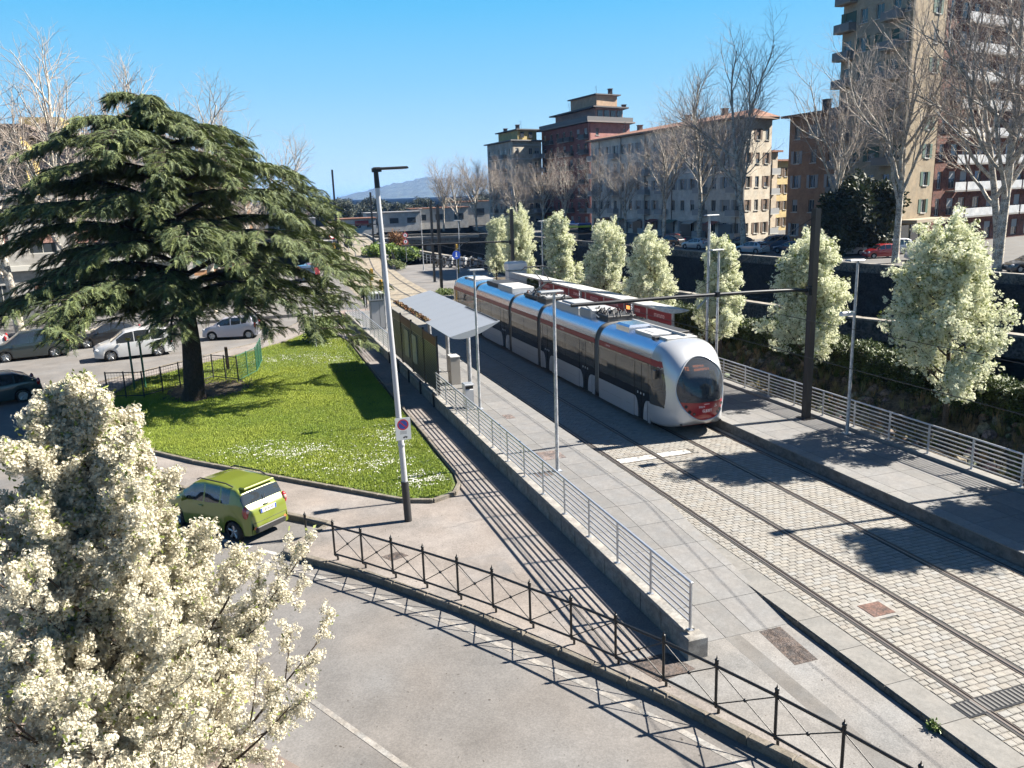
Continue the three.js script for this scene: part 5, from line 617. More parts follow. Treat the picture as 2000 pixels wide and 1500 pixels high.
{ const r = rng(44); const spots = [[14, -330], [20, -345], [9, -320], [27, -360], [35, -350], [43, -365], [50, -380], [58, -350], [66, -370], [75, -360], [82, -345], [3, -310], [-4, -330], [90, -372], [30, -300], [47, -310]]; spots.forEach(([x, z], k) => bush('distant_tree', ['dark distant tree on the skyline, number ' , 'dark distant tree below the hill, '][0].replace(', number ', '') + ' ' + ['far left behind the cedar tip', 'left of the tall lamp', 'behind the cedar tip', 'just right of the tall lamp', 'below the hill slope', 'below the hill middle', 'below the hill top', 'left of the bare clump', 'behind the bare clump', 'right of the bare clump', 'before the beige block', 'hidden behind the cedar', 'behind the cedar right side', 'beyond the beige block', 'nearest below the hill', 'between the white buildings'][k], 'tree', [x * 1.25, -0.3, z], 5 + r() * 4, 3.2 + r() * 2.2, 5, 1100, [0.02, 0.035, 0.02], [0.05, 0.07, 0.035], 0.42, 20 + k)); }
// ---------- buildings ----------
const paneM = pmat(0.05, 0.06, 0.07, 0.06, { clearcoat: 0.4 }), frameM = mat(0.55, 0.54, 0.50, 0.6), greenSh = mat(0.06, 0.12, 0.09, 0.7), greySh = mat(0.32, 0.33, 0.34, 0.7), brownSh = mat(0.14, 0.09, 0.06, 0.75), tileM = mat(0.34, 0.15, 0.085, 0.85, { map: scaled(T.rock, 1.5) }), coreM = mat(0.03, 0.03, 0.032, 0.9);
const plaster = (r, g, b) => mat(r * 1.35, g * 1.35, b * 1.35, 0.9, { map: scaled(T.plaster, 7), bumpMap: scaled(T.stone, 2), bumpScale: 0.004 });
const winCache = new Map();
function windowGeo(w, h) { const k = w + 'x' + h; if (!winCache.has(k)) { const f = 0.06; winCache.set(k, [new GB().bx(-w / 2, -w / 2 + f, 0, h, -0.03, 0.03).bx(w / 2 - f, w / 2, 0, h, -0.03, 0.03).bx(-w / 2 + f, w / 2 - f, h - f, h, -0.03, 0.03).bx(-w / 2 + f, w / 2 - f, 0, f, -0.03, 0.03).bx(-0.03, 0.03, f, h - f, -0.025, 0.025).geo(), new GB().bx(-w / 2 + f, -0.03, f, h - f, -0.008, 0.008).bx(0.03, w / 2 - f, f, h - f, -0.008, 0.008).geo(), [-1, 1].map((s) => new GB().bx(s * (w / 2 + 0.02), s * w, -0.02, h + 0.02, 0, 0.05).geo()), new GB().bx(-w / 2 - 0.1, w / 2 + 0.1, -0.1, 0, -0.02, 0.16).geo(), (() => { const g = new GB(); g.bx(-w / 2, w / 2, h * 0.45, h, -0.02, 0.02); return g.geo(); })()]); } return winCache.get(k); }
// a facade with real openings: local x along the wall, y up, z outwards
function facade(b, ax, az, bx, bz, y0, floors, fh, cols, o = {}) {
  const W = Math.hypot(bx - ax, bz - az), ry = -Math.atan2(bz - az, bx - ax), g = new GB(), t = 0.28, H = floors * fh + (o.top ?? 0.8), r = rng((ax * 13 + bz * 7) | 0 || 3), sill = o.sill ?? 0.95, wh = o.wh ?? 1.5;
  const put = (m) => { m.position.set(ax, y0, az); m.rotation.y = ry; return m; }, loc = (name, geo, m, x, y, z, par = b) => { const q = mesh(name, geo, m, par); const c = Math.cos(ry), s = Math.sin(ry); q.position.set(ax + x * c + z * s, y0 + y, az - x * s + z * c); q.rotation.y = ry; return q; };
  let prev = 0;
  for (let f = 0; f < floors; f++) { const ys = f * fh + sill, yt = ys + wh; g.bx(0, W, prev, ys, -t, 0); prev = yt; let u = 0; for (const c of cols) { const [cx, cw] = c; g.bx(u, cx - cw / 2, ys, yt, -t, 0); u = cx + cw / 2; } g.bx(u, W, ys, yt, -t, 0); }
  g.bx(0, W, prev, H, -t, 0); put(mesh('wall', g, o.mat, b));
  for (let f = 0; f < floors; f++) for (const [cx, cw, kind] of cols) {
    const [fg, pg, sg, sl, bl] = windowGeo(cw, wh), y = f * fh + sill, wdw = loc('window', fg, frameM, cx, y, -0.16);
    mesh('pane', pg, paneM, wdw); if (r() < (o.blind ?? 0.35)) { const q = mesh('roller_blind', bl, o.shutter ?? greySh, wdw); q.scale.y = 0.7 + r() * 0.5; q.position.y = wh * (1 - q.scale.y); q.position.z = 0.04; }
    if (o.shutters && r() < o.shutters) for (const q of sg) mesh('shutter', q, o.shutter, wdw).position.z = 0.165; if (!o.noSill) mesh('sill', sl, frameM, wdw).position.z = 0.12;
    if (kind === 'b') { const q = loc('balcony', new GB().bx(-cw * 0.5 - 0.7, cw * 0.5 + 0.7, 0, 0.16, 0, 1.15), o.slab ?? frameM, cx, f * fh - 0.02 + 0.1, 0.002); mesh('balustrade', new GB().bx(-cw * 0.5 - 0.7, cw * 0.5 + 0.7, 0.16, 1.05, 1.09, 1.15).bx(-cw * 0.5 - 0.7, -cw * 0.5 - 0.65, 0.16, 1.05, 0, 1.09).bx(cw * 0.5 + 0.65, cw * 0.5 + 0.7, 0.16, 1.05, 0, 1.09), o.rail ?? greySh, q); }
  }
  return { W, H, ry };
}
function shell(b, poly, y0, y1) { mesh('interior', new GB().prism(inset(poly, 0.34), y0, y1), coreM, b); }
function roofFlat(b, poly, y, th, over, m, name = 'roof') { return mesh(name, new GB().prism(inset(poly, -over), y, y + th), m, b); }
function box4(ax, az, bx, bz, d) { const L = Math.hypot(bx - ax, bz - az), nx = (bz - az) / L, nz = -(bx - ax) / L; return [[ax, az], [bx, bz], [bx + nx * d, bz + nz * d], [ax + nx * d, az + nz * d]]; } // d goes away from the outward side
function colsOf(W, n, w, kinds = '') { return Array.from({ length: n }, (_, k) => [(W * (k + 0.5)) / n, w, kinds[k]]); }
function plainWall(b, a, c, y0, y1, m) { const L = Math.hypot(c[0] - a[0], c[1] - a[1]); mesh('wall', new GB().box((a[0] + c[0]) / 2, (y0 + y1) / 2, (a[1] + c[1]) / 2, L - 0.01, y1 - y0 - 0.01, 0.2, -Math.atan2(c[1] - a[1], c[0] - a[0])), m, b); }
function chimneys(b, list, m) { for (const [x, y, z, h] of list) { const q = mesh('chimney', new GB().box(x, y + h / 2, z, 0.8, h, 0.8), m, b); mesh('chimney_cap', new GB().box(x, y + h + 0.06, z, 1.0, 0.12, 1.0), tileM, q); } }
{
  // pale block along the street
  const pale = plaster(0.60, 0.585, 0.55), b = thing('apartment_block', 'long pale five storey apartment block with a red tiled roof behind the bare trees', 'building'); const A = [71.6, -160], B = [73, -108], Cc = [79.6, -110.6];
  const poly = [A, B, Cc, [86, -160]]; shell(b, poly, 0.4, 17.2);
  // facades are drawn from left to right as seen from outside
  facade(b, ...A, ...B, 0.5, 5, 3.45, colsOf(52, 17, 1.25, 'b  b   b b   b  b'), { mat: pale, top: 0.5, wh: 1.75, sill: 0.85, shutters: 0.55, shutter: greySh, blind: 0.3 }); facade(b, ...B, ...Cc, 0.5, 5, 3.45, colsOf(7.1, 3, 1.0), { mat: plaster(0.56, 0.50, 0.41), top: 0.5, wh: 1.6, shutters: 0.6, shutter: brownSh });
  plainWall(b, A, [86, -160], 0.5, 18.2, pale); const rf = roofFlat(b, poly, 18.26, 0.3, 0.9, mat(0.30, 0.2, 0.15, 0.85)); const ridge = new GB(), cx = 78; ridge.quad([70.7, 18.57, -161], [72.2, 18.57, -107], [77.5, 20.0, -112], [78.5, 20.0, -157]); ridge.quad([72.2, 18.57, -107], [80.7, 18.57, -109.9], [77.5, 20.0, -112], [77.5, 20.0, -112.01]); ridge.quad([80.7, 18.57, -109.9], [87, 18.57, -161], [78.5, 20, -157], [77.5, 20, -112]); ridge.quad([87, 18.57, -161], [70.7, 18.57, -161], [78.5, 20, -157], [78.5, 20, -157.01]); mesh('roof_tiles', ridge, tileM, rf); chimneys(b, [[76, 19.3, -118, 1.2], [77, 19.4, -131, 1.3], [75.5, 19.2, -146, 1.1]], mat(0.36, 0.27, 0.22, 0.9));
  for (let k = 0; k < 9; k++) { const z = -157 + k * 5.6; mesh('shop_front', new GB().box(71.55 + (k * 5.6) / 52 * 1.4, 1.75, z, 0.12, 2.3, 3.6, -0.027), [mat(0.05, 0.05, 0.055, 0.3), mat(0.16, 0.08, 0.06, 0.6), mat(0.1, 0.12, 0.14, 0.4)][k % 3], b); }
}
{ // maroon block
  const m1 = plaster(0.25, 0.095, 0.088), m2 = plaster(0.40, 0.19, 0.17), b = thing('apartment_block', 'maroon high apartment block with stepped penthouse floors', 'building'), A = [74.6, -196], B = [75.5, -169.5], Cc = [87.4, -173.9], poly = [A, B, Cc, [90, -196]]; shell(b, poly, 0.4, 22.5);
  facade(b, ...A, ...B, 0.5, 7, 3.15, colsOf(26.5, 7, 1.5, ' b bb b'), { mat: m1, top: 0.4, shutter: greySh, slab: mat(0.25, 0.24, 0.23, 0.8), rail: mat(0.06, 0.06, 0.065, 0.6), wh: 1.8, sill: 0.7 }); facade(b, ...B, ...Cc, 0.5, 7, 3.15, [[2.4, 0.9], [10.9, 0.7]], { mat: m2, top: 0.4, shutter: brownSh }); plainWall(b, A, [90, -196], 0.5, 22.8, m1);
  const rf = roofFlat(b, poly, 22.96, 0.3, 1.1, mat(0.22, 0.19, 0.18, 0.8), 'terrace'); const p2 = [[77.5, -194], [78, -171.8], [86, -174.6], [88, -194]]; mesh('balustrade', ribbonWall([[74, -196], [74.8, -168.9], [88, -173.6]], 23.28, 24.2, 0.1), mat(0.12, 0.12, 0.125, 0.7), b); mesh('penthouse', new GB().prism(p2, 23.26, 26.2), plaster(0.34, 0.22, 0.19), b); for (let k = 0; k < 4; k++) mesh('penthouse_window', new GB().box(79.3 + k * 1.9, 25, -172.2 - k * 0.665, 1.5, 1.5, 0.1, 0.337), paneM, b); mesh('penthouse_roof', new GB().prism(inset(p2, -1.2), 26.2, 26.5), mat(0.10, 0.095, 0.1, 0.8), b); mesh('stair_tower', new GB().prism([[79, -188], [80, -175.5], [86, -177.5], [86.5, -188]], 26.5, 29.3), plaster(0.48, 0.33, 0.22), b); mesh('tower_roof', new GB().prism([[78.4, -188.5], [79.5, -174.8], [86.8, -177.1], [87, -188.5]], 29.3, 29.55), mat(0.12, 0.11, 0.11, 0.8), b); chimneys(b, [[85, 29.5, -179, 1.4], [87.2, 26.4, -176.5, 0.8]], mat(0.08, 0.07, 0.07, 0.9));
}
{ // beige grey block
  const m1 = plaster(0.42, 0.40, 0.36), m2 = plaster(0.50, 0.455, 0.37), b = thing('apartment_block', 'beige and grey apartment block with a yellow top floor, leftmost of the far blocks', 'building'), A = [63.9, -207], B = [64.5, -189], Cc = [72.9, -192.1], poly = [A, B, Cc, [76, -207]]; shell(b, poly, 0.4, 20);
  facade(b, ...A, ...B, 0.5, 6, 3.2, colsOf(18, 5, 1.4, ' b b '), { mat: m1, top: 0.8, rail: mat(0.15, 0.15, 0.15, 0.7) }); facade(b, ...B, ...Cc, 0.5, 6, 3.2, [[1.3, 0.8], [5.6, 1.1], [7.6, 1.6, 'b']], { mat: m2, top: 0.8, noSill: true }); plainWall(b, A, [76, -207], 0.5, 20.4, m1); for (let f = 1; f < 7; f++) mesh('floor_band', ribbonWall([[64.45, -188.92], [72.9, -192.0]], 0.5 + f * 3.2 - 0.15, 0.5 + f * 3.2 + 0.1, 0.1), frameM, b); roofFlat(b, poly, 20.55, 0.25, 0.7, mat(0.2, 0.2, 0.2, 0.8)); mesh('penthouse', new GB().prism([[66, -204], [66.5, -190.7], [72, -192.7], [74, -204]], 20.8, 23.1), plaster(0.52, 0.40, 0.17), b); mesh('penthouse_roof', new GB().prism([[65.3, -204.6], [66, -189.9], [72.8, -192.2], [74.6, -204.6]], 23.1, 23.35), mat(0.1, 0.1, 0.1, 0.8), b); chimneys(b, [[68, 23.3, -195, 1.2], [66.9, 23.3, -201, 0.8]], mat(0.1, 0.09, 0.09, 0.9)); for (let k = 0; k < 2; k++) mesh('penthouse_window', new GB().box(67.7 + k * 2.4, 22, -190.95 - k * 0.9, 1.1, 1.3, 0.1, 0.35), paneM, b);
  const o = thing('small_house', 'small orange house squeezed between the maroon and the beige block', 'building'); mesh('wall', new GB().prism([[77, -215], [77.2, -201], [84, -203], [84, -215]], 0.4, 12.5), plaster(0.50, 0.26, 0.11), o); mesh('roof', new GB().prism([[76.6, -215.4], [76.8, -200.6], [84.4, -202.6], [84.4, -215.4]], 12.5, 12.9), tileM, o); for (const y of [3, 6, 9]) mesh('window', new GB().box(79, y + 0.7, -201.4, 1, 1.5, 0.15, 0.28), brownSh, o);
}
{ // orange block, yellow house
  const b = thing('apartment_block', 'brownish orange apartment block with grey shutters left of the beige tower', 'building'), A = [75.9, -101.4], B = [76, -90.8], poly = box4(...A, ...B, 12); shell(b, poly, 0.4, 17); facade(b, ...A, ...B, 0.5, 5, 3.3, colsOf(10.6, 3, 1.15), { mat: plaster(0.36, 0.205, 0.125), top: 0.6, wh: 1.7, shutters: 0.6, shutter: greySh }); plainWall(b, B, poly[2], 0.5, 17.6, plaster(0.36, 0.205, 0.125)); const rf = roofFlat(b, poly, 17.62, 0.3, 0.9, tileM); chimneys(b, [[78, 17.9, -96.5, 1.6]], mat(0.1, 0.09, 0.09, 0.9));
  const y = thing('town_house', 'sunlit yellow house with rows of narrow shutters at the end of the side street', 'building'), p = [[89, -125.5], [98, -128.9]], pl = box4(...p[0], ...p[1], 10); shell(y, pl, 0.4, 12); facade(y, ...p[0], ...p[1], 0.5, 4, 2.9, colsOf(9.62, 5, 0.85), { mat: plaster(0.60, 0.46, 0.22), top: 0.5, wh: 1.55, sill: 0.75, shutters: 0.9, shutter: brownSh }); roofFlat(y, pl, 12.62, 0.3, 0.7, tileM);
  const y2 = thing('town_house', 'cream side house with pale balconies between the pale block and the yellow house', 'building'), q = [[83.6, -118], [87.2, -119.3]], ql = box4(...q[0], ...q[1], 8); shell(y2, ql, 0.4, 13); facade(y2, ...q[0], ...q[1], 0.5, 4, 3.2, colsOf(3.8, 1, 1.0, 'b'), { mat: plaster(0.52, 0.44, 0.34), top: 0.5 }); roofFlat(y2, ql, 13.82, 0.3, 0.6, tileM);
}
{ // beige tower and brick tower on the right
  const b = thing('tower_block', 'tall beige tower block with narrow balconies rising out of the frame', 'building'), A = [74.9, -90.4], B = [75, -79.1], E = [82.6, -81.9], poly = [A, B, E, [88, -90.4]]; shell(b, poly, 0.4, 46); const m = plaster(0.42, 0.365, 0.275), m2 = plaster(0.31, 0.245, 0.16);
  facade(b, ...A, ...B, 0.5, 14, 3.25, [[1.0, 1.3, 'b'], [3.6, 1.2], [6.2, 1.3], [8.8, 1.2, 'b'], [10.6, 0.8]], { mat: m, top: 0.6, wh: 1.65, sill: 0.8, shutter: greenSh, shutters: 0.25, blind: 0.45, slab: mat(0.33, 0.29, 0.22, 0.85), rail: mat(0.20, 0.2, 0.2, 0.6) }); facade(b, ...B, ...E, 0.5, 14, 3.25, [[5.9, 1.2]], { mat: m2, top: 0.6, wh: 1.6, shutter: greenSh, shutters: 0.4 }); mesh('canopy', new GB().box(79.2, 3.9, -79.6, 8.6, 0.35, 2.6, 0.36), mat(0.36, 0.30, 0.22, 0.8), b); for (let k = 0; k < 3; k++) mesh('shop_window', new GB().box(76.4 + k * 2.3, 2.1, -79.55 - k * 0.847, 1.9, 2.6, 0.2, 0.352), paneM, b); roofFlat(b, poly, 46.6, 0.3, 0.6, m);
  const c = thing('tower_block', 'red brick tower block with long white balcony fronts at the right edge', 'building'), P = [83.0, -82.2], Q = [119, -91.2], pl = box4(...P, ...Q, 9); shell(c, pl, 0.4, 44); const brick = mat(0.24, 0.085, 0.055, 0.9, { map: scaled(T.rock, 2), bumpMap: scaled(T.stone, 1), bumpScale: 0.006 });
  facade(c, ...P, ...Q, 0.5, 13, 3.3, [[1.2, 1.0], [4.0, 1.5], [6.6, 1.6], [10, 1.6], [13.4, 1.6], [17, 1.6], [20.4, 1.6], [23.8, 1.6], [27.2, 1.6], [30.6, 1.6], [34, 1.6]], { mat: brick, top: 0.6, wh: 2.1, sill: 0.35, noSill: true, blind: 0.5, shutter: greySh });
  const ry = -Math.atan2(Q[1] - P[1], Q[0] - P[0]); for (let f = 1; f < 13; f++) for (const [u0, u1] of [[2.8, 5.2], [5.6, 18.8], [19.2, 35]]) { const u = (u0 + u1) / 2, x = P[0] + Math.cos(ry) * u + Math.sin(ry) * 0.6, z = P[1] - Math.sin(ry) * u + Math.cos(ry) * 0.6, q = mesh('balcony', new GB().box(0, 0, 0, u1 - u0, 0.18, 1.18), mat(0.3, 0.28, 0.26, 0.8), c); q.position.set(x, 0.5 + f * 3.3, z); q.rotation.y = ry; mesh('balcony_front', new GB().box(0, 0.6, 0.56, u1 - u0, 1.0, 0.08), plaster(0.60, 0.61, 0.62), q); }
}
{ // left side
  const g = thing('school_building', 'long low grey concrete building with pinkish blinds behind the cedar', 'building'), A = [-60, -61], B = [-3.5, -79], pl = box4(...A, ...B, 14), W = Math.hypot(56.5, 18); shell(g, pl, -0.3, 8.6); const m = plaster(0.42, 0.41, 0.385);
  facade(g, ...A, ...B, -0.25, 2, 4.2, colsOf(W, 18, 2.0), { mat: m, top: 1.2, wh: 1.9, sill: 1.2, blind: 0.8, shutter: mat(0.45, 0.26, 0.21, 0.8), noSill: true }); roofFlat(g, pl, 9.4, 0.3, 0.5, m); mesh('floor_band', ribbonWall([A, B].map(([x, z]) => [x + 0.05, z + 0.15]), 3.9, 4.3, 0.5), frameM, g); mesh('floor_band', ribbonWall([A, B].map(([x, z]) => [x + 0.05, z + 0.15]), 8.4, 8.8, 0.5), frameM, g);
  const y = thing('apartment_block', 'yellow apartment block at the far left behind the bare trees', 'building'), P = [-60, -115], Q = [-22.6, -115], R2 = [-22.4, -127.5]; const poly = [P, Q, R2, [-60, -127.5]]; shell(y, poly, -0.2, 18); facade(y, ...P, ...Q, -0.25, 5, 3.5, colsOf(37.4, 10, 1.2), { mat: plaster(0.42, 0.30, 0.16), top: 0.9 }); facade(y, ...Q, ...R2, -0.25, 5, 3.5, colsOf(12.5, 3, 1.3), { mat: plaster(0.66, 0.49, 0.15), top: 0.9, shutter: greySh, shutters: 0.4 }); roofFlat(y, poly, 18.2, 0.3, 0.9, mat(0.26, 0.2, 0.17, 0.85)); const yp = [[-27, -128.5], [-27, -124.5], [-21.5, -124.5], [-21.5, -128.5]]; mesh('stair_tower', new GB().prism([[-25, -134], [-25, -128], [-20, -128], [-20, -134]], -0.2, 20.5), plaster(0.66, 0.50, 0.18), y); mesh('tower_window', new GB().box(-21.8, 18.8, -127.95, 1.8, 1.8, 0.1), brownSh, y);
  const d = thing('apartment_block', 'dark mauve grey block with a wide roof edge behind the left of the cedar', 'building'), E = [-18.3, -100], F = [-7, -101.5], dl = box4(...E, ...F, 14); shell(d, dl, -0.2, 15.6); facade(d, ...E, ...F, -0.25, 5, 3.1, colsOf(11.4, 4, 1.2), { mat: plaster(0.24, 0.19, 0.185), top: 0.7 }); plainWall(d, F, dl[2], -0.25, 15.8, plaster(0.30, 0.22, 0.2)); roofFlat(d, dl, 15.96, 0.35, 1.2, mat(0.15, 0.12, 0.12, 0.85));
  const o = thing('apartment_block', 'orange plastered block glimpsed through the cedar branches', 'building'), S = [-8, -108], U = [2.6, -111.2], ol = box4(...S, ...U, 12); shell(o, ol, -0.2, 14); facade(o, ...S, ...U, -0.25, 4, 3.4, colsOf(11, 4, 1.2), { mat: plaster(0.42, 0.235, 0.12), top: 0.7, shutter: greenSh, shutters: 0.6 }); plainWall(o, U, ol[2], -0.25, 14.2, plaster(0.42, 0.235, 0.12)); roofFlat(o, ol, 14.06, 0.3, 0.8, tileM);
}
{ // aerials, drainpipes and awnings
  const tops = [[75, 19.2, -113], [76, 19.5, -126], [77, 19.4, -139], [75.5, 19, -152], [83, 29.5, -182], [79.5, 26.5, -190], [70, 23.3, -198], [78, 17.9, -98]], by = { pale: scene.children.find((o) => /^long pale/.test(o.userData.label ?? '')), maroon: scene.children.find((o) => /^maroon high/.test(o.userData.label ?? '')), beige: scene.children.find((o) => /^beige and grey/.test(o.userData.label ?? '')), orange: scene.children.find((o) => /^brownish orange/.test(o.userData.label ?? '')) };
  tops.forEach(([x, y, z], k) => { const g = new GB().tube([x, y - 0.5, z], [x, y + 2.6, z], 0.03, 0.02, 5); for (let j = 0; j < 5; j++) g.tube([x - 0.35 + j * 0.03, y + 1.5 + j * 0.22, z - 0.4], [x - 0.35 + j * 0.03, y + 1.5 + j * 0.22, z + 0.4], 0.012, 0.012, 4); g.tube([x, y + 1.4, z], [x - 0.3, y + 2.5, z], 0.015, 0.015, 4); mesh('aerial', g, M.darkGrey, k < 4 ? by.pale : k < 6 ? by.maroon : k < 7 ? by.beige : by.orange); });
  for (let k = 0; k < 6; k++) { const z = -156 + k * 9.3, x = 71.6 + ((z + 160) / 52) * 1.4 - 0.12; mesh('drainpipe', new GB().tube([x, 0.5, z], [x, 18.2, z], 0.07, 0.07, 6), mat(0.2, 0.16, 0.13, 0.6), by.pale); }
  for (let k = 0; k < 7; k++) { const z = -153 + k * 6.3, x = 71.5 + ((z + 160) / 52) * 1.4, q = mesh('awning', new GB().quad([x, 3.3, z - 1.5], [x, 3.3, z + 1.5], [x - 1.4, 2.75, z + 1.5], [x - 1.4, 2.75, z - 1.5]), [mat(0.25, 0.08, 0.06, 0.8), mat(0.1, 0.16, 0.12, 0.8), mat(0.45, 0.42, 0.36, 0.8)][k % 3], by.pale); }
}
{ // low white sheds beyond the bridge
  const list = [[30, -212, 9, 3.6, 'low white shed with a red sign beyond the bridge', [0.62, 0.62, 0.61]], [41, -222, 14, 4.6, 'long low white hall beyond the bridge', [0.58, 0.58, 0.57]], [55, -228, 16, 5.2, 'wide pale hall behind the bare clump', [0.60, 0.58, 0.54]], [16, -225, 10, 3.8, 'low grey shed behind the tall lamp post', [0.44, 0.45, 0.46]], [70, -240, 16, 6.5, 'pale warehouse behind the bare street trees', [0.55, 0.52, 0.47]], [4, -235, 11, 4.2, 'small pale shed behind the cedar tip', [0.5, 0.48, 0.45]]];
  list.forEach(([x, z, w, h, label, c], k) => { const b = thing('low_building', label, 'building'); mesh('wall', new GB().box(x, h / 2 - 0.2, z, w, h + 0.4, 7), plaster(...c), b); mesh('roof', new GB().box(x, h + 0.12, z, w + 0.8, 0.22, 7.8), k % 2 ? mat(0.3, 0.3, 0.31, 0.7) : tileM, b); for (let j = 0; j < 3; j++) mesh('window', new GB().box(x - w / 3 + (j * w) / 3, h * 0.55, z + 3.52, w / 6, h * 0.3, 0.08), paneM, b); if (k === 0) mesh('sign_board', new GB().box(x + 1, h * 0.72, z + 3.58, 3.4, 1.2, 0.08), mat(0.5, 0.05, 0.05, 0.6), b); });
  // hill
  const prof = [[250, -8], [368, 8], [450, 27], [535, 49], [600, 58], [685, 70.5], [760, 69.5], [859, 66], [920, 57], [987, 41], [1080, 15], [1181, -6], [1500, -8]], S = 5000 / 3000, n = lattice(40, 6), rows = []; const hx = 140; const yAt = (x) => { let k = 0; while (k < prof.length - 2 && prof[k + 1][0] < x) k++; return lerp(prof[k][1], prof[k + 1][1], clamp((x - prof[k][0]) / (prof[k + 1][0] - prof[k][0]), 0, 1)); };
  const g = new THREE.BufferGeometry(), p = [], u = [], ix = [], R2 = 26; for (let j = 0; j <= R2; j++) for (let k = 0; k <= hx; k++) { const x0 = lerp(250, 1500, k / hx), t = j / R2, f = Math.pow(t, 0.8), top = Math.max(0, yAt(x0) + 8), y = -9 + top * f + (n(k / 30, j / 26) - 0.5) * 9 * f * (top > 3 ? 1 : 0.2), z = -5000 - (t - 1) * 900; p.push(x0 * S * (z / -5000), 8.7 + (y - 8.7 + 1) * S, z); u.push(x0 / 60, j / 3); } for (let j = 0; j < R2; j++) for (let k = 0; k < hx; k++) { const a = j * (hx + 1) + k; ix.push(a, a + 1, a + hx + 2, a, a + hx + 2, a + hx + 1); } g.setAttribute('position', new THREE.Float32BufferAttribute(p, 3)); g.setAttribute('uv', new THREE.Float32BufferAttribute(u, 2)); g.setIndex(ix); g.computeVertexNormals(); struct('hill', g, mat(0.075, 0.10, 0.085, 0.95, { map: scaled(T.rock, 2) }));
}
// ---------- vehicles ----------
const carGlass = pmat(0.03, 0.035, 0.04, 0.04, { clearcoat: 1, clearcoatRoughness: 0.03 }), tyreM = mat(0.02, 0.02, 0.02, 0.85), rimM = mat(0.42, 0.43, 0.44, 0.35, { metalness: 0.8 }), trimM = mat(0.025, 0.025, 0.027, 0.6), tailM = pmat(0.35, 0.015, 0.015, 0.1, { clearcoat: 1 }), lensM2 = pmat(0.55, 0.56, 0.58, 0.08, { clearcoat: 1 });
const paint = (r, g, b) => pmat(r, g, b, 0.35, { metalness: 0.15, clearcoat: 1, clearcoatRoughness: 0.05 });
function carGeometry(s) { // s: L W H top profile [[z,y]...], belt [z,y], wheel centres, roof width factor
  const at = (pr, z) => { let k = 0; while (k < pr.length - 2 && pr[k + 1][0] < z) k++; const t = clamp((z - pr[k][0]) / (pr[k + 1][0] - pr[k][0]), 0, 1), q = t * t * (3 - 2 * t); return lerp(pr[k][1], pr[k + 1][1], lerp(t, q, 0.35)); };
  const N = 110, rows = [], R = s.wheelR + 0.055;
  for (let k = 0; k <= N; k++) { const z = lerp(-s.L / 2, s.L / 2, k / N), e = Math.abs(z) / (s.L / 2), w = (s.W / 2) * (1 - 0.16 * Math.pow(e, 6) - 0.05 * Math.pow(e, 2.5)), top = at(s.top, z), belt = Math.min(at(s.belt, z), top - 0.04); let sill = 0.2 + 0.06 * Math.pow(e, 8); for (const wz of s.wheels) { const d = Math.abs(z - wz); if (d < R) sill = Math.max(sill, s.wheelR + Math.sqrt(R * R - d * d)); } sill = Math.min(sill, belt - 0.12); const rise = clamp((top - belt) / 0.5, 0, 1), rw = w * lerp(0.93, s.roof, rise);
    const yb = (t) => lerp(sill, belt, t); rows.push([[w * 0.965, sill], [w * 0.995, yb(0.25)], [w, yb(0.55)], [w * 0.985, yb(0.85)], [w * 0.955, belt], [lerp(w * 0.95, rw, 0.5), lerp(belt, top - 0.07, 0.5)], [rw, lerp(belt, top, 0.86)], [rw * 0.9, lerp(belt, top, 0.97)], [rw * 0.5, top + 0.012 * rise], [0, top + 0.018 * rise]].map(([x, y]) => [x, y, z])); }
  const P = [], idx = { body: [], side: [], front: [], rear: [] }, M2 = rows[0].length; for (const sd of [1, -1]) rows.forEach((r) => r.forEach(([x, y, z]) => P.push(x * sd, y, z)));
  const half = rows.length * M2; for (const h of [0, 1]) for (let k = 0; k < N; k++) for (let j = 0; j < M2 - 1; j++) { const a = h * half + k * M2 + j, b = a + 1, c = a + M2 + 1, d = a + M2, z = lerp(-s.L / 2, s.L / 2, (k + 0.5) / N), rs = rows[k], green = rs[9][1] - rs[4][1]; let w = 'body'; if ((j === 4 || j === 5) && green > 0.2 && s.side.some(([p, q]) => z > p && z < q)) w = 'side'; else if (j >= 7 && z > s.ws[0] && z < s.ws[1]) w = 'front'; else if (j >= (s.rearFrom ?? 7) && z > s.rw[0] && z < s.rw[1]) w = 'rear'; h ? idx[w].push(a, b, c, a, c, d) : idx[w].push(a, c, b, a, d, c); }
  for (const e of [0, N]) { const o = e * M2; for (let j = 0; j < M2 - 1; j++) { const a = o + j, b = o + j + 1, c = half + b, d = half + a; idx.body.push(a, b, c, a, c, d); } }
  const g = new THREE.BufferGeometry(); g.setAttribute('position', new THREE.Float32BufferAttribute(P, 3)); const u = []; for (let k = 0; k < P.length; k += 3) u.push(P[k + 2], P[k + 1]); g.setAttribute('uv', new THREE.Float32BufferAttribute(u, 2)); g.setIndex([...idx.body, ...idx.side, ...idx.front, ...idx.rear]); g.computeVertexNormals();
  const part = (k) => { const c = g.clone(); c.setIndex(idx[k]); return c; }; return { body: part('body'), side: part('side'), front: part('front'), rear: part('rear') };
}
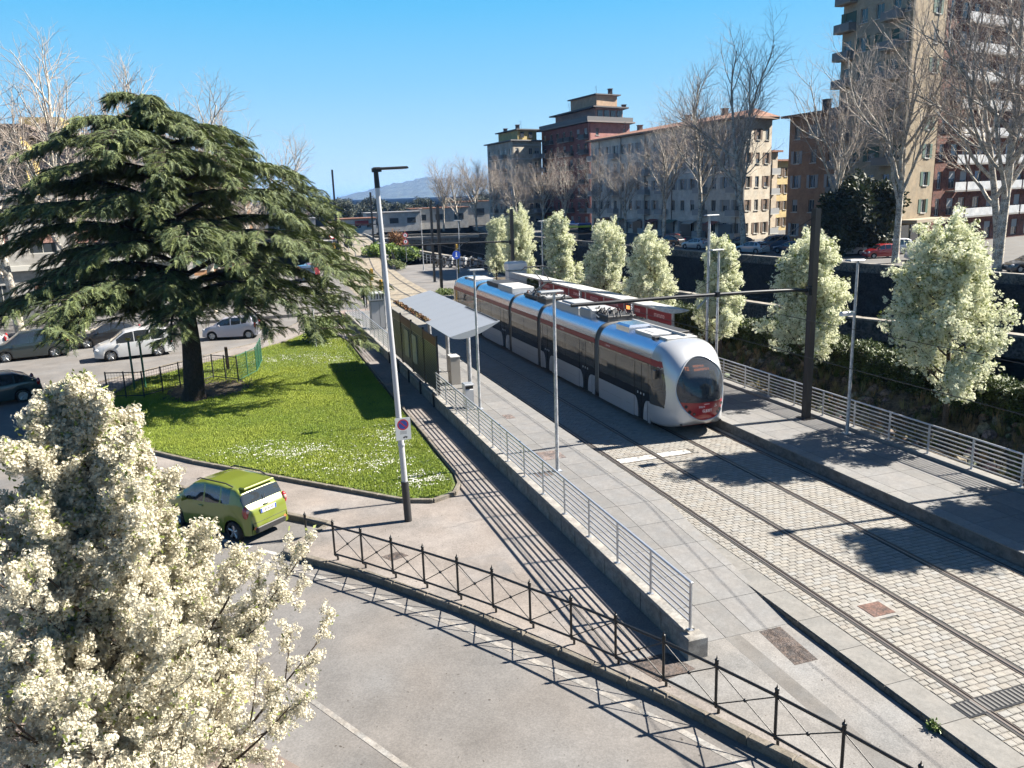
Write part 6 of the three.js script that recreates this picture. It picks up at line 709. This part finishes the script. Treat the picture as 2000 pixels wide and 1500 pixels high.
const HATCH = { L: 3.64, W: 1.6, H: 1.52, wheelR: 0.285, wheels: [-1.18, 1.19], roof: 0.8, top: [[-1.82, 0.5], [-1.76, 0.68], [-1.55, 0.84], [-1.05, 1.0], [-0.75, 1.2], [-0.38, 1.43], [0.1, 1.52], [0.7, 1.52], [1.3, 1.47], [1.48, 1.36], [1.62, 1.06], [1.74, 0.92], [1.8, 0.7], [1.82, 0.45]], belt: [[-1.82, 0.6], [-1.05, 0.92], [0.2, 0.98], [1.0, 1.06], [1.4, 1.12], [1.82, 1.0]], side: [[-0.78, 0.06], [0.12, 0.72], [0.78, 1.12]], ws: [-1.0, -0.42], rw: [1.49, 1.635], rearFrom: 5 };
const SEDAN = { L: 4.3, W: 1.76, H: 1.48, wheelR: 0.31, wheels: [-1.35, 1.25], roof: 0.76, top: [[-2.15, 0.5], [-2.08, 0.7], [-1.8, 0.84], [-1.05, 0.97], [-0.75, 1.15], [-0.25, 1.42], [0.3, 1.48], [1.0, 1.45], [1.55, 1.25], [1.9, 1.0], [2.05, 0.93], [2.12, 0.7], [2.15, 0.45]], belt: [[-2.15, 0.6], [-1.05, 0.9], [0.5, 0.95], [1.5, 1.0], [2.15, 0.92]], side: [[-0.75, 0.15], [0.2, 0.95], [1.0, 1.4]], ws: [-1.0, -0.3], rw: [1.2, 1.85], rearFrom: 7 };
const MPV = { ...SEDAN, L: 4.4, W: 1.82, roof: 0.82, top: [[-2.2, 0.55], [-2.12, 0.8], [-1.8, 0.95], [-1.3, 1.08], [-0.4, 1.68], [0.3, 1.78], [1.4, 1.76], [1.9, 1.6], [2.1, 1.1], [2.17, 0.8], [2.2, 0.45]], belt: [[-2.2, 0.65], [-1.2, 1.0], [0.5, 1.06], [2.2, 1.08]], side: [[-0.95, 0.0], [0.06, 0.9], [0.96, 1.7]], ws: [-1.25, -0.5], rw: [1.93, 2.1], rearFrom: 5 };
const VAN = { ...SEDAN, L: 5.4, W: 2.0, wheelR: 0.33, wheels: [-1.8, 1.6], roof: 0.88, top: [[-2.7, 0.6], [-2.6, 0.95], [-2.2, 1.15], [-1.9, 1.3], [-1.1, 2.2], [-0.6, 2.35], [2.2, 2.35], [2.6, 2.3], [2.68, 1.4], [2.7, 0.5]], belt: [[-2.7, 0.7], [-1.9, 1.2], [2.7, 1.25]], side: [[-1.6, -0.5]], ws: [-1.85, -1.15], rw: [2.61, 2.66], rearFrom: 5 };
function car(name, s, label, color, pos, turn, group, o = {}) {
  const t = thing(name, label, o.cat ?? 'car', group, pos, turn), g = carGeometry(s), pm = paint(...color);
  mesh('body', g.body, pm, t); mesh('side_windows', g.side, carGlass, t); mesh('windscreen', g.front, carGlass, t); mesh('rear_window', g.rear, carGlass, t);
  mesh('underbody', new GB().bx(-s.W / 2 + 0.2, s.W / 2 - 0.2, 0.17, 0.5, -s.L / 2 + 0.2, s.L / 2 - 0.2), trimM, t);
  const tg = new THREE.LatheGeometry([[s.wheelR * 0.66, -0.09], [s.wheelR * 0.93, -0.095], [s.wheelR, -0.06], [s.wheelR, 0.06], [s.wheelR * 0.93, 0.095], [s.wheelR * 0.66, 0.09]].map((p) => new THREE.Vector2(...p)), 24).rotateZ(Math.PI / 2); const rg = new GB(); for (let k = 0; k < 5; k++) { const a = (k / 5) * 6.283, c = Math.cos(a), n = Math.sin(a); rg.tube([0.05, c * 0.03, n * 0.03], [0.06, c * s.wheelR * 0.68, n * s.wheelR * 0.68], 0.035, 0.045, 5); } rg.tube([0.0, 0, 0], [0.075, 0, 0], 0.06, 0.05, 10); rg.tube([-0.05, 0, 0], [0.02, 0, 0], s.wheelR * 0.66, s.wheelR * 0.66, 20);
  const rimG = rg.geo(); for (const wz of s.wheels) for (const sd of [-1, 1]) { const w = new THREE.Group(); w.name = 'wheel'; w.position.set(sd * (s.W / 2 - 0.13), s.wheelR, wz); w.rotation.y = sd < 0 ? Math.PI : 0; t.add(w); mesh('tyre', tg, tyreM, w); mesh('rim', rimG, rimM, w); }
  const ze = s.L / 2; for (const sd of [-1, 1]) { mesh('tail_light', new THREE.SphereGeometry(0.12, 12, 10).scale(0.75, 1.5, 0.75), tailM, t).position.set(sd * (s.W / 2 - 0.13), o.tailY ?? 0.9, ze - 0.16); mesh('headlight', new THREE.SphereGeometry(0.13, 12, 10).scale(1.1, 0.8, 1.2), lensM2, t).position.set(sd * (s.W / 2 - 0.24), 0.68, -ze + 0.16); mesh('door_mirror', new GB().bevel(sd * (s.W / 2 + 0.06), 0.98, s.side[0][0] + 0.12, 0.16, 0.12, 0.1, 0.03), pm, t); }
  mesh('number_plate', new GB().box(0, 0.6, -ze - 0.004, 0.5, 0.11, 0.014), mat(0.65, 0.65, 0.63, 0.5), t);
  return t;
}
{
  const c = car('hatchback', HATCH, 'small lime green hatchback seen from behind, parked at the kerb', [0.19, 0.235, 0.03], [-0.95, -0.25, -23.42], 39.7 * D2R, undefined, { tailY: 0.88 });
  const z = 1.83; mesh('bumper_trim', new GB().bevel(0, 0.36, 1.78, 1.05, 0.16, 0.12, 0.03), trimM, c); mesh('plate', new GB().box(0, 0.83, 1.79, 0.54, 0.13, 0.02), mat(0.7, 0.7, 0.68, 0.5), c); panel('plate_face', 0.53, 0.12, textTex(256, 58, (x, w, h) => { x.fillStyle = '#e8e8e6'; x.fillRect(0, 0, w, h); x.fillStyle = '#2d4fa8'; x.fillRect(0, 0, 24, h); x.fillRect(w - 24, 0, 24, h); x.fillStyle = '#4a4a4a'; for (let k = 0; k < 7; k++) x.fillRect(40 + k * 25, 14, 15, 30); }), c, [0, 0.83, 1.803]);
  mesh('wiper', new GB().tube([0, 1.02, 1.7], [0.05, 1.2, 1.62], 0.014, 0.01, 5), trimM, c); mesh('badge', new GB().bevel(0, 0.985, 1.752, 0.16, 0.05, 0.03, 0.01), rimM, c);
  for (const sd of [-1, 1]) { mesh('roof_rail', new GB().path([[sd * 0.58, 1.5, -0.3], [sd * 0.59, 1.565, -0.15], [sd * 0.59, 1.57, 0.9], [sd * 0.57, 1.5, 1.15]], 0.018, 6), trimM, c); mesh('tail_lamp_inner', new THREE.SphereGeometry(0.07, 12, 8).scale(0.8, 0.9, 0.6), pmat(0.6, 0.35, 0.32, 0.1, { clearcoat: 1 }), c).position.set(sd * 0.655, 0.93, 1.735); mesh('reflector', new THREE.CylinderGeometry(0.045, 0.045, 0.03, 14).rotateX(Math.PI / 2), mat(0.7, 0.2, 0.08, 0.3), c).position.set(sd * 0.52, 0.42, 1.815); mesh('door_handle', new GB().bevel(sd * 0.8, 0.86, 0.0, 0.04, 0.035, 0.16, 0.01), c.children[0].material, c); }
  mesh('spoiler', new GB().bevel(0, 1.475, 1.42, 1.02, 0.05, 0.22, 0.02), c.children[0].material, c); mesh('tailgate_seam', new GB().path([[-0.6, 0.56, 1.812], [0.6, 0.56, 1.812]], 0.006, 4), trimM, c);
  const y = 0.5, list = [
    [SEDAN, 'silver car parked beside the red car across the canal', [0.55, 0.57, 0.6], [66.5, y, -77.5], 1.2], [HATCH, 'bright red car across the canal, behind the plane trunk', [0.35, 0.015, 0.02], [66.8, y, -72.6], 1.35], [SEDAN, 'white car parked right of the red car across the canal', [0.66, 0.67, 0.69], [68.2, y, -67.5], 1.15], [MPV, 'silver people carrier behind the red car across the canal', [0.5, 0.5, 0.55], [71, y, -75.5], 1.4],
    [SEDAN, 'dark car parked on the far bank nearest the right edge', [0.04, 0.045, 0.05], [66, y, -54], 1.3], [HATCH, 'pale car on the far bank at the right edge', [0.5, 0.52, 0.54], [67, y, -48.5], 1.5], [SEDAN, 'silver car parked below the tall bare tree by the pale block corner', [0.52, 0.54, 0.56], [60.6, y, -87.3], 0.25], [SEDAN, 'dark blue car parked on the far bank left of the orange block', [0.03, 0.04, 0.08], [63.8, y, -84], 0.3], [MPV, 'blue grey people carrier in the far parking row', [0.10, 0.13, 0.2], [67, y, -92], 1.2], [SEDAN, 'black car in the far parking row behind the tall bare tree', [0.02, 0.02, 0.022], [65, y, -97], 1.2], [HATCH, 'grey small car in the far parking row', [0.3, 0.31, 0.33], [68.5, y, -88], 1.0], [SEDAN, 'pale grey car beneath the dark trunked tree', [0.48, 0.5, 0.52], [59.5, y, -98.5], 0.25], [HATCH, 'orange red car between the white van and the dark trunk', [0.40, 0.08, 0.03], [62, y, -110], 0.9], [SEDAN, 'black car between the white van and the dark trunk', [0.02, 0.022, 0.025], [60, y, -106.5], 0.4], [SEDAN, 'grey car at the foot of the beige tower', [0.22, 0.23, 0.25], [74, y, -83], 1.2],
    [MPV, 'dark green black people carrier on the street at the far left', [0.025, 0.035, 0.035], [-12.4, -0.25, -56.6], 1.75], [SEDAN, 'dark teal car cut by the left edge of the view', [0.03, 0.06, 0.065], [-11.6, -0.25, -43.6], 1.95], [MPV, 'white car parked behind the playground fence', [0.64, 0.65, 0.66], [-6.3, -0.25, -53.8], 1.75], [HATCH, 'silver lilac car seen right of the cedar trunk', [0.50, 0.49, 0.55], [-0.6, -0.25, -58], 1.35], [SEDAN, 'black car behind the dark people carrier on the left street', [0.02, 0.02, 0.022], [-8.4, -0.25, -59.5], 1.75], [SEDAN, 'silver car half hidden behind the cedar branches on the left street', [0.5, 0.51, 0.53], [-16.5, -0.25, -60], 1.75], [MPV, 'dark blue car waiting left of the crossing behind the cedar tip', [0.05, 0.08, 0.14], [7.2, -0.01, -93], 0.1], [HATCH, 'red car waiting left of the crossing behind the cedar tip', [0.3, 0.03, 0.03], [8.4, -0.01, -99], 0.1]];
  for (const [s, label, col, p, turn] of list) car('parked_car', s, label, col, p, turn, undefined, {});
  car('van', VAN, 'white delivery van across the canal right of the bus', [0.66, 0.67, 0.68], [55.6, y, -117], 0.12, undefined, { cat: 'van' });
  // bus
  const b = thing('bus', 'dark bus with blue roof and lime stripe across the canal', 'bus', undefined, [55, y, -132.5], 0.06); mesh('lower_body', new GB().bevel(0, 0.75, 0, 2.5, 0.9, 12, 0.05), paint(0.05, 0.06, 0.07), b); mesh('glass_band', new GB().bevel(0, 1.7, 0, 2.46, 1.1, 11.9, 0.02), carGlass, b); mesh('lime_stripe', new GB().bevel(0, 2.42, 0, 2.5, 0.34, 12, 0.02), paint(0.45, 0.6, 0.05), b); mesh('roof', new GB().bevel(0, 2.78, 0, 2.5, 0.38, 12, 0.12), paint(0.02, 0.07, 0.28), b); for (const z of [-3.8, 3.4]) for (const sd of [-1, 1]) mesh('wheel', new THREE.CylinderGeometry(0.48, 0.48, 0.28, 20).rotateZ(Math.PI / 2), tyreM, b).position.set(sd * 1.12, 0.48, z); mesh('roof_unit', new GB().bevel(0, 3.08, -1, 1.8, 0.24, 3, 0.08), paint(0.03, 0.1, 0.35), b);
}
// scooters
{
  const mk = (label, col, pos, turn) => { const t = thing('motor_scooter', label, 'scooter', undefined, pos, turn); for (const z of [-0.62, 0.62]) { const w = new THREE.Group(); w.name = 'wheel'; w.position.set(0, 0.27, z); t.add(w); mesh('tyre', new THREE.TorusGeometry(0.21, 0.06, 8, 20).rotateY(Math.PI / 2), tyreM, w); mesh('rim', new THREE.CylinderGeometry(0.16, 0.16, 0.05, 16).rotateZ(Math.PI / 2), rimM, w); } const p = paint(...col); mesh('rear_body', new GB().bevel(0, 0.62, 0.42, 0.36, 0.42, 0.85, 0.1), p, t); mesh('footboard', new GB().bevel(0, 0.33, -0.12, 0.34, 0.1, 0.55, 0.03), p, t); mesh('leg_shield', new GB().bevel(0, 0.68, -0.45, 0.42, 0.62, 0.1, 0.03), p, t); mesh('seat', new GB().bevel(0, 0.88, 0.35, 0.32, 0.12, 0.75, 0.04), trimM, t); mesh('handlebar', new GB().tube([-0.34, 1.08, -0.42], [0.34, 1.08, -0.42], 0.02, 0.02, 6).tube([0, 0.3, -0.62], [0, 1.08, -0.42], 0.03, 0.03, 6), trimM, t); mesh('windshield', new GB().quad([-0.25, 1.05, -0.52], [0.25, 1.05, -0.52], [0.2, 1.45, -0.4], [-0.2, 1.45, -0.4]), pmat(0.7, 0.75, 0.8, 0.05, { transmission: 0.8, thickness: 0 }), t); mesh('headlight', new THREE.SphereGeometry(0.09, 10, 8), lensM2, t).position.set(0, 0.98, -0.52); mesh('top_box', new GB().bevel(0, 1.08, 0.82, 0.4, 0.32, 0.36, 0.08), p, t); return t; };
  const cols = [[0.03, 0.03, 0.035], [0.45, 0.46, 0.48], [0.05, 0.06, 0.1], [0.55, 0.56, 0.58], [0.02, 0.02, 0.022], [0.3, 0.31, 0.33], [0.04, 0.04, 0.04]], wh = ['leftmost scooter of the parked row by the canal fence', 'silver scooter, second from the left in the parked row', 'dark blue scooter, third from the left in the parked row', 'pale scooter in the middle of the parked row', 'black scooter right of the middle of the parked row', 'grey scooter second from the right in the parked row', 'rightmost black scooter of the parked row under the blossom tree'];
  cols.forEach((c, k) => mk(wh[k], c, [24.3 + k * 0.62, -0.012, -100.3 + k * 0.9], 0.55 + (k % 3) * 0.08));
}
// ---------- person ----------
function figure(bones, h, res = 56) { // bones: [ax,ay,az,ra,bx,by,bz,rb]
  const mc = new MarchingCubes(res, new THREE.MeshBasicMaterial(), false, false, 60000), S = h * 0.55; mc.isolation = 0; let k = 0;
  for (let z = 0; z < res; z++) for (let y = 0; y < res; y++) for (let x = 0; x < res; x++) { const px = ((x - res / 2) / (res / 2)) * S, py = ((y - res / 2) / (res / 2)) * S + h / 2, pz = ((z - res / 2) / (res / 2)) * S; let acc = 0; const kk = 28; for (const [ax, ay, az, ra, bx, by, bz, rb] of bones) { const ux = bx - ax, uy = by - ay, uz = bz - az, l = ux * ux + uy * uy + uz * uz, t = clamp(((px - ax) * ux + (py - ay) * uy + (pz - az) * uz) / (l || 1), 0, 1), d = Math.hypot(px - ax - ux * t, py - ay - uy * t, pz - az - uz * t) - lerp(ra, rb, t); acc += Math.exp(-kk * d); } mc.field[x + y * res + z * res * res] = Math.log(acc) / kk; k++; }
  mc.update(); const n = mc.count, p = mc.positionArray.slice(0, n * 3), nn = mc.normalArray.slice(0, n * 3), g = new THREE.BufferGeometry(); for (let i = 0; i < n; i++) { p[i * 3] *= S; p[i * 3 + 1] = p[i * 3 + 1] * S + h / 2; p[i * 3 + 2] *= S; } g.setAttribute('position', new THREE.Float32BufferAttribute(p, 3)); g.setAttribute('normal', new THREE.Float32BufferAttribute(nn, 3)); g.setAttribute('uv', new THREE.Float32BufferAttribute(new Float32Array(n * 2), 2)); return g;
}
{
  const B = [[0, 1.62, 0, 0.1, 0, 1.66, 0.02, 0.095], [0, 1.45, 0, 0.055, 0, 1.55, 0, 0.055], [-0.16, 1.38, 0, 0.07, 0.16, 1.38, 0, 0.07], [0, 1.3, 0, 0.15, 0, 1.0, 0, 0.14], [-0.08, 0.92, 0, 0.12, 0.08, 0.92, 0, 0.12], [-0.1, 0.9, 0, 0.095, -0.11, 0.48, -0.12, 0.062], [-0.11, 0.48, -0.12, 0.06, -0.11, 0.08, 0.02, 0.042], [-0.11, 0.05, 0.03, 0.04, -0.11, 0.045, -0.14, 0.035], [0.1, 0.9, 0, 0.095, 0.11, 0.48, 0.08, 0.062], [0.11, 0.48, 0.08, 0.06, 0.11, 0.1, 0.28, 0.042], [0.11, 0.06, 0.3, 0.04, 0.11, 0.04, 0.14, 0.035], [-0.2, 1.37, 0, 0.06, -0.26, 1.1, 0.06, 0.05], [-0.26, 1.1, 0.06, 0.046, -0.24, 0.88, -0.08, 0.036], [-0.24, 0.86, -0.09, 0.035, -0.24, 0.78, -0.12, 0.025], [0.2, 1.37, 0, 0.06, 0.26, 1.1, -0.02, 0.05], [0.26, 1.1, -0.02, 0.046, 0.25, 0.88, -0.12, 0.036], [0.25, 0.86, -0.13, 0.035, 0.25, 0.78, -0.17, 0.025]];
  const t = thing('person', 'person in dark clothes walking away at the far end of the near platform', 'person', undefined, [9.75, -0.015, -66.8], 2.8); mesh('body', figure(B, 1.76), mat(0.022, 0.022, 0.026, 0.9), t); mesh('hair', new THREE.SphereGeometry(0.112, 12, 10).scale(0.92, 1.05, 1), mat(0.02, 0.015, 0.012, 0.9), t).position.set(0, 1.675, 0.015); mesh('face', new THREE.SphereGeometry(0.08, 12, 10).scale(0.85, 1.15, 0.6), mat(0.35, 0.22, 0.16, 0.7), t).position.set(0, 1.64, -0.075); mesh('shoes', new GB().bevel(-0.11, 0.045, -0.05, 0.09, 0.09, 0.26, 0.02).bevel(0.11, 0.05, 0.24, 0.09, 0.09, 0.26, 0.02), mat(0.02, 0.02, 0.02, 0.7), t);
  const t2 = thing('person', 'distant person in a dark jacket on the far bank by the white hall', 'person', undefined, [50.5, 0.5, -158], 0.4); mesh('body', t.children[0].geometry, mat(0.03, 0.03, 0.04, 0.9), t2); mesh('hair', t.children[1].geometry, t.children[1].material, t2).position.set(0, 1.675, 0.015);
}
// ---------- traffic lights and signs ----------
{
  const yel = mat(0.50, 0.30, 0.03, 0.6), lens = (r, g, b) => mat(r, g, b, 0.3);
  const tl = (label, x, z, h, y0, face, n = 3) => { const t = thing('traffic_light', label, 'traffic light', undefined, [x, y0, z], face); mesh('pole', new GB().tube([0, 0, 0], [0, h, 0], 0.065, 0.055, 10), yel, t); mesh('housing', new GB().bevel(0, h - 0.3, 0.16, 0.3, 0.95, 0.2, 0.03), yel, t); for (let k = 0; k < n; k++) { mesh('lens', new THREE.CylinderGeometry(0.095, 0.095, 0.03, 16).rotateX(Math.PI / 2), lens(...[[0.12, 0.02, 0.02], [0.14, 0.08, 0.01], [0.015, 0.09, 0.05]][k % 3]), t).position.set(0, h - 0.02 - k * 0.28, 0.27); mesh('visor', new GB().box(0, h + 0.09 - k * 0.28, 0.33, 0.22, 0.02, 0.16), trimM, t); } return t; };
  tl('yellow traffic light on a yellow pole at the far end of the near platform', 10.35, -67.3, 2.9, -0.012, 1.6); tl('yellow traffic light left of the tracks on the far side of the crossing', 11.4, -101, 3.4, -0.012, 0.4); tl('yellow traffic light by the parked scooters', 24.0, -90.5, 3.1, -0.012, -1.4); tl('short yellow pedestrian light at the far end of the near platform', 11.2, -67.8, 1.9, -0.012, 2.2, 2);
  const disc = (label, x, z, ys, r, draw, face = 0, y0 = -0.012, back) => { const t = thing('road_sign', label, 'sign', undefined, [x, y0, z], face); mesh('pole', new GB().tube([0, 0, 0], [0, ys[0] + r + 0.1, 0], 0.032, 0.032, 8), M.galv, t); ys.forEach((y) => { const d = mesh('disc', new THREE.CylinderGeometry(r, r, 0.02, 28).rotateX(Math.PI / 2), back ?? mat(0.5, 0.5, 0.5, 0.5), t); d.position.set(0, y, 0.05); if (draw) { const f = new THREE.Mesh(new THREE.CircleGeometry(r * 0.99, 32), new THREE.MeshStandardMaterial({ map: textTex(128, 128, draw), roughness: 0.5, side: THREE.DoubleSide })); f.name = 'sign_face'; f.position.set(0, y, 0.064); t.add(f); } }); return t; };
  const red = (inner) => (c, w, h) => { c.fillStyle = '#b9202c'; c.fillRect(0, 0, w, h); c.fillStyle = '#ecebe6'; c.beginPath(); c.arc(64, 64, 44, 0, 7); c.fill(); c.fillStyle = '#20304a'; c.font = 'bold 52px sans-serif'; c.textAlign = 'center'; if (inner) c.fillRect(50, 40, 28, 48); };
  disc('pole with two round red bordered signs before the rusty shrub', 22.2, -111, [3.6, 2.75], 0.36, red(true)); disc('round blue pedestrian sign on a pole beside the tail of the tram', 20.9, -79.5, [2.9], 0.42, (c, w, h) => { c.fillStyle = '#1f4bb0'; c.fillRect(0, 0, w, h); c.fillStyle = '#f2f2f2'; c.beginPath(); c.arc(64, 34, 10, 0, 7); c.fill(); c.fillRect(56, 46, 16, 34); c.fillRect(46, 84, 36, 10); }); disc('pole with two dark sign backs in front of the curving track', 13.1, -100, [4.3, 3.4], 0.5, null, 3.1, -0.012, mat(0.03, 0.03, 0.033, 0.6)); disc('small round red and white sign at the left of the track beyond the crossing', 12.6, -112, [3.9], 0.4, red(false), 0.2); disc('pole with a dark round sign back left of the crossing', 10.8, -104, [2.7], 0.4, null, 3.1, -0.012, mat(0.06, 0.07, 0.075, 0.5)); disc('thin grey pole with a small sign at the end of the near platform', 9.2, -63, [3.2], 0.12, null, 1.5, 0.0);
}
// ---------- fences further away ----------
function postFence(name, label, line, y, h, step, postR, m, rails, wire) { const t = thing(name, label, 'fence'); for (let k = 0; k < line.length - 1; k++) { const [ax, az] = line[k], [bx, bz] = line[k + 1], L = Math.hypot(bx - ax, bz - az), n = Math.max(1, Math.round(L / step)); for (let j = k ? 1 : 0; j <= n; j++) { const u = j / n, x = lerp(ax, bx, u), z = lerp(az, bz, u); mesh('post', new GB().tube([x, y, z], [x, y + h, z], postR, postR, 7), m, t); } for (const ry of rails) mesh('rail', new GB().tube([ax, y + ry, az], [bx, y + ry, bz], postR * 0.7, postR * 0.7, 5), m, t); if (wire) { const g = new GB(); for (let j = 0; j < L / wire; j++) { const u = (j * wire) / L; g.tube([lerp(ax, bx, u), y + rails[0], lerp(az, bz, u)], [lerp(ax, bx, u), y + rails[rails.length - 1], lerp(az, bz, u)], 0.006, 0.006, 3, false); } for (let q = 0; q < 8; q++) g.tube([ax, y + rails[0] + ((rails[rails.length - 1] - rails[0]) * q) / 8, az], [bx, y + rails[0] + ((rails[rails.length - 1] - rails[0]) * q) / 8, bz], 0.006, 0.006, 3, false); mesh('wire_mesh', g, m, t); } } return t; }
{
  const green = mat(0.02, 0.13, 0.075, 0.5), dk = mat(0.025, 0.03, 0.03, 0.6);
  postFence('wire_fence', 'green wire mesh fence of the play area right of the cedar trunk', [[-0.4, -42.3], [0.55, -44.3], [0.9, -47.2]], -0.06, 1.35, 1.2, 0.028, green, [0.1, 1.3], 0.12); postFence('wire_fence', 'dark wire fence of the play area behind the cedar trunk', [[-6.2, -41.2], [-4.6, -40.6], [-1.6, -43.6], [-0.4, -42.3]], -0.06, 1.3, 1.1, 0.035, dk, [0.15, 1.25], 0.14);
  for (const [x, z, l] of [[-5.2, -42.6, 'green play area post with a yellow top, the left of the pair'], [-4.75, -42.9, 'green play area post with a yellow top, the right of the pair']]) { const t = thing('play_post', l, 'post', undefined, [x, -0.06, z]); mesh('post', new GB().tube([0, 0, 0], [0, 2.5, 0], 0.05, 0.05, 10), green, t); mesh('cap', new GB().bevel(0, 2.54, 0, 0.2, 0.12, 0.2, 0.03), mat(0.6, 0.42, 0.05, 0.5), t); }
  for (const [x, z, l] of [[-2.5, -45.4, 'dark wooden post in the play area, left of the cedar trunk'], [-0.9, -45.8, 'dark wooden post in the play area, right of the cedar trunk']]) solo('wooden_post', l, 'post', undefined, new GB().bevel(x, 0.55, z, 0.16, 1.25, 0.16, 0.02), mat(0.06, 0.04, 0.03, 0.9));
  solo('lamp_stub', 'short white black post on the lawn under the cedar tip', 'post', undefined, new GB().tube([4.2, -0.06, -50.5], [4.2, 2.2, -50.5], 0.05, 0.045, 8), M.galv);
  postFence('canal_fence', 'grey handrail fence along the canal beyond the crossing', [[28.2, -92], [26.9, -104.5], [24.8, -108], [24.6, -129], [19, -144.5]], -0.15, 1.15, 2.2, 0.05, M.galv, [0.35, 0.7, 1.12]); postFence('crossing_fence', 'short dark fence between the flower bed and the tail of the tram', [[18.9, -68], [18.9, -72.6]], -0.012, 1.1, 0.55, 0.03, dk, [0.15, 1.05]); postFence('track_fence', 'dark railing along the curving track towards the bridge', [[19.3, -104], [21.4, -118], [24, -140]], 0.2, 1.1, 1.6, 0.035, dk, [0.2, 0.65, 1.05]);
  const bed = solo('bed_kerb', 'low stone kerb around the small flower bed', 'kerb', undefined, new GB().bx(16.6, 18.8, -0.02, 0.06, -69.4, -73.8), M.concrete);
  struct('platform_foot', new GB().prism([[7.5, -62.55], [10.1, -62.55], [10.1, -66], [7.5, -66]], -0.27, -0.013), mat(0.36, 0.28, 0.25, 0.9, { map: scaled(T.pave, 4) }));
}
renderer.render(scene, camera);
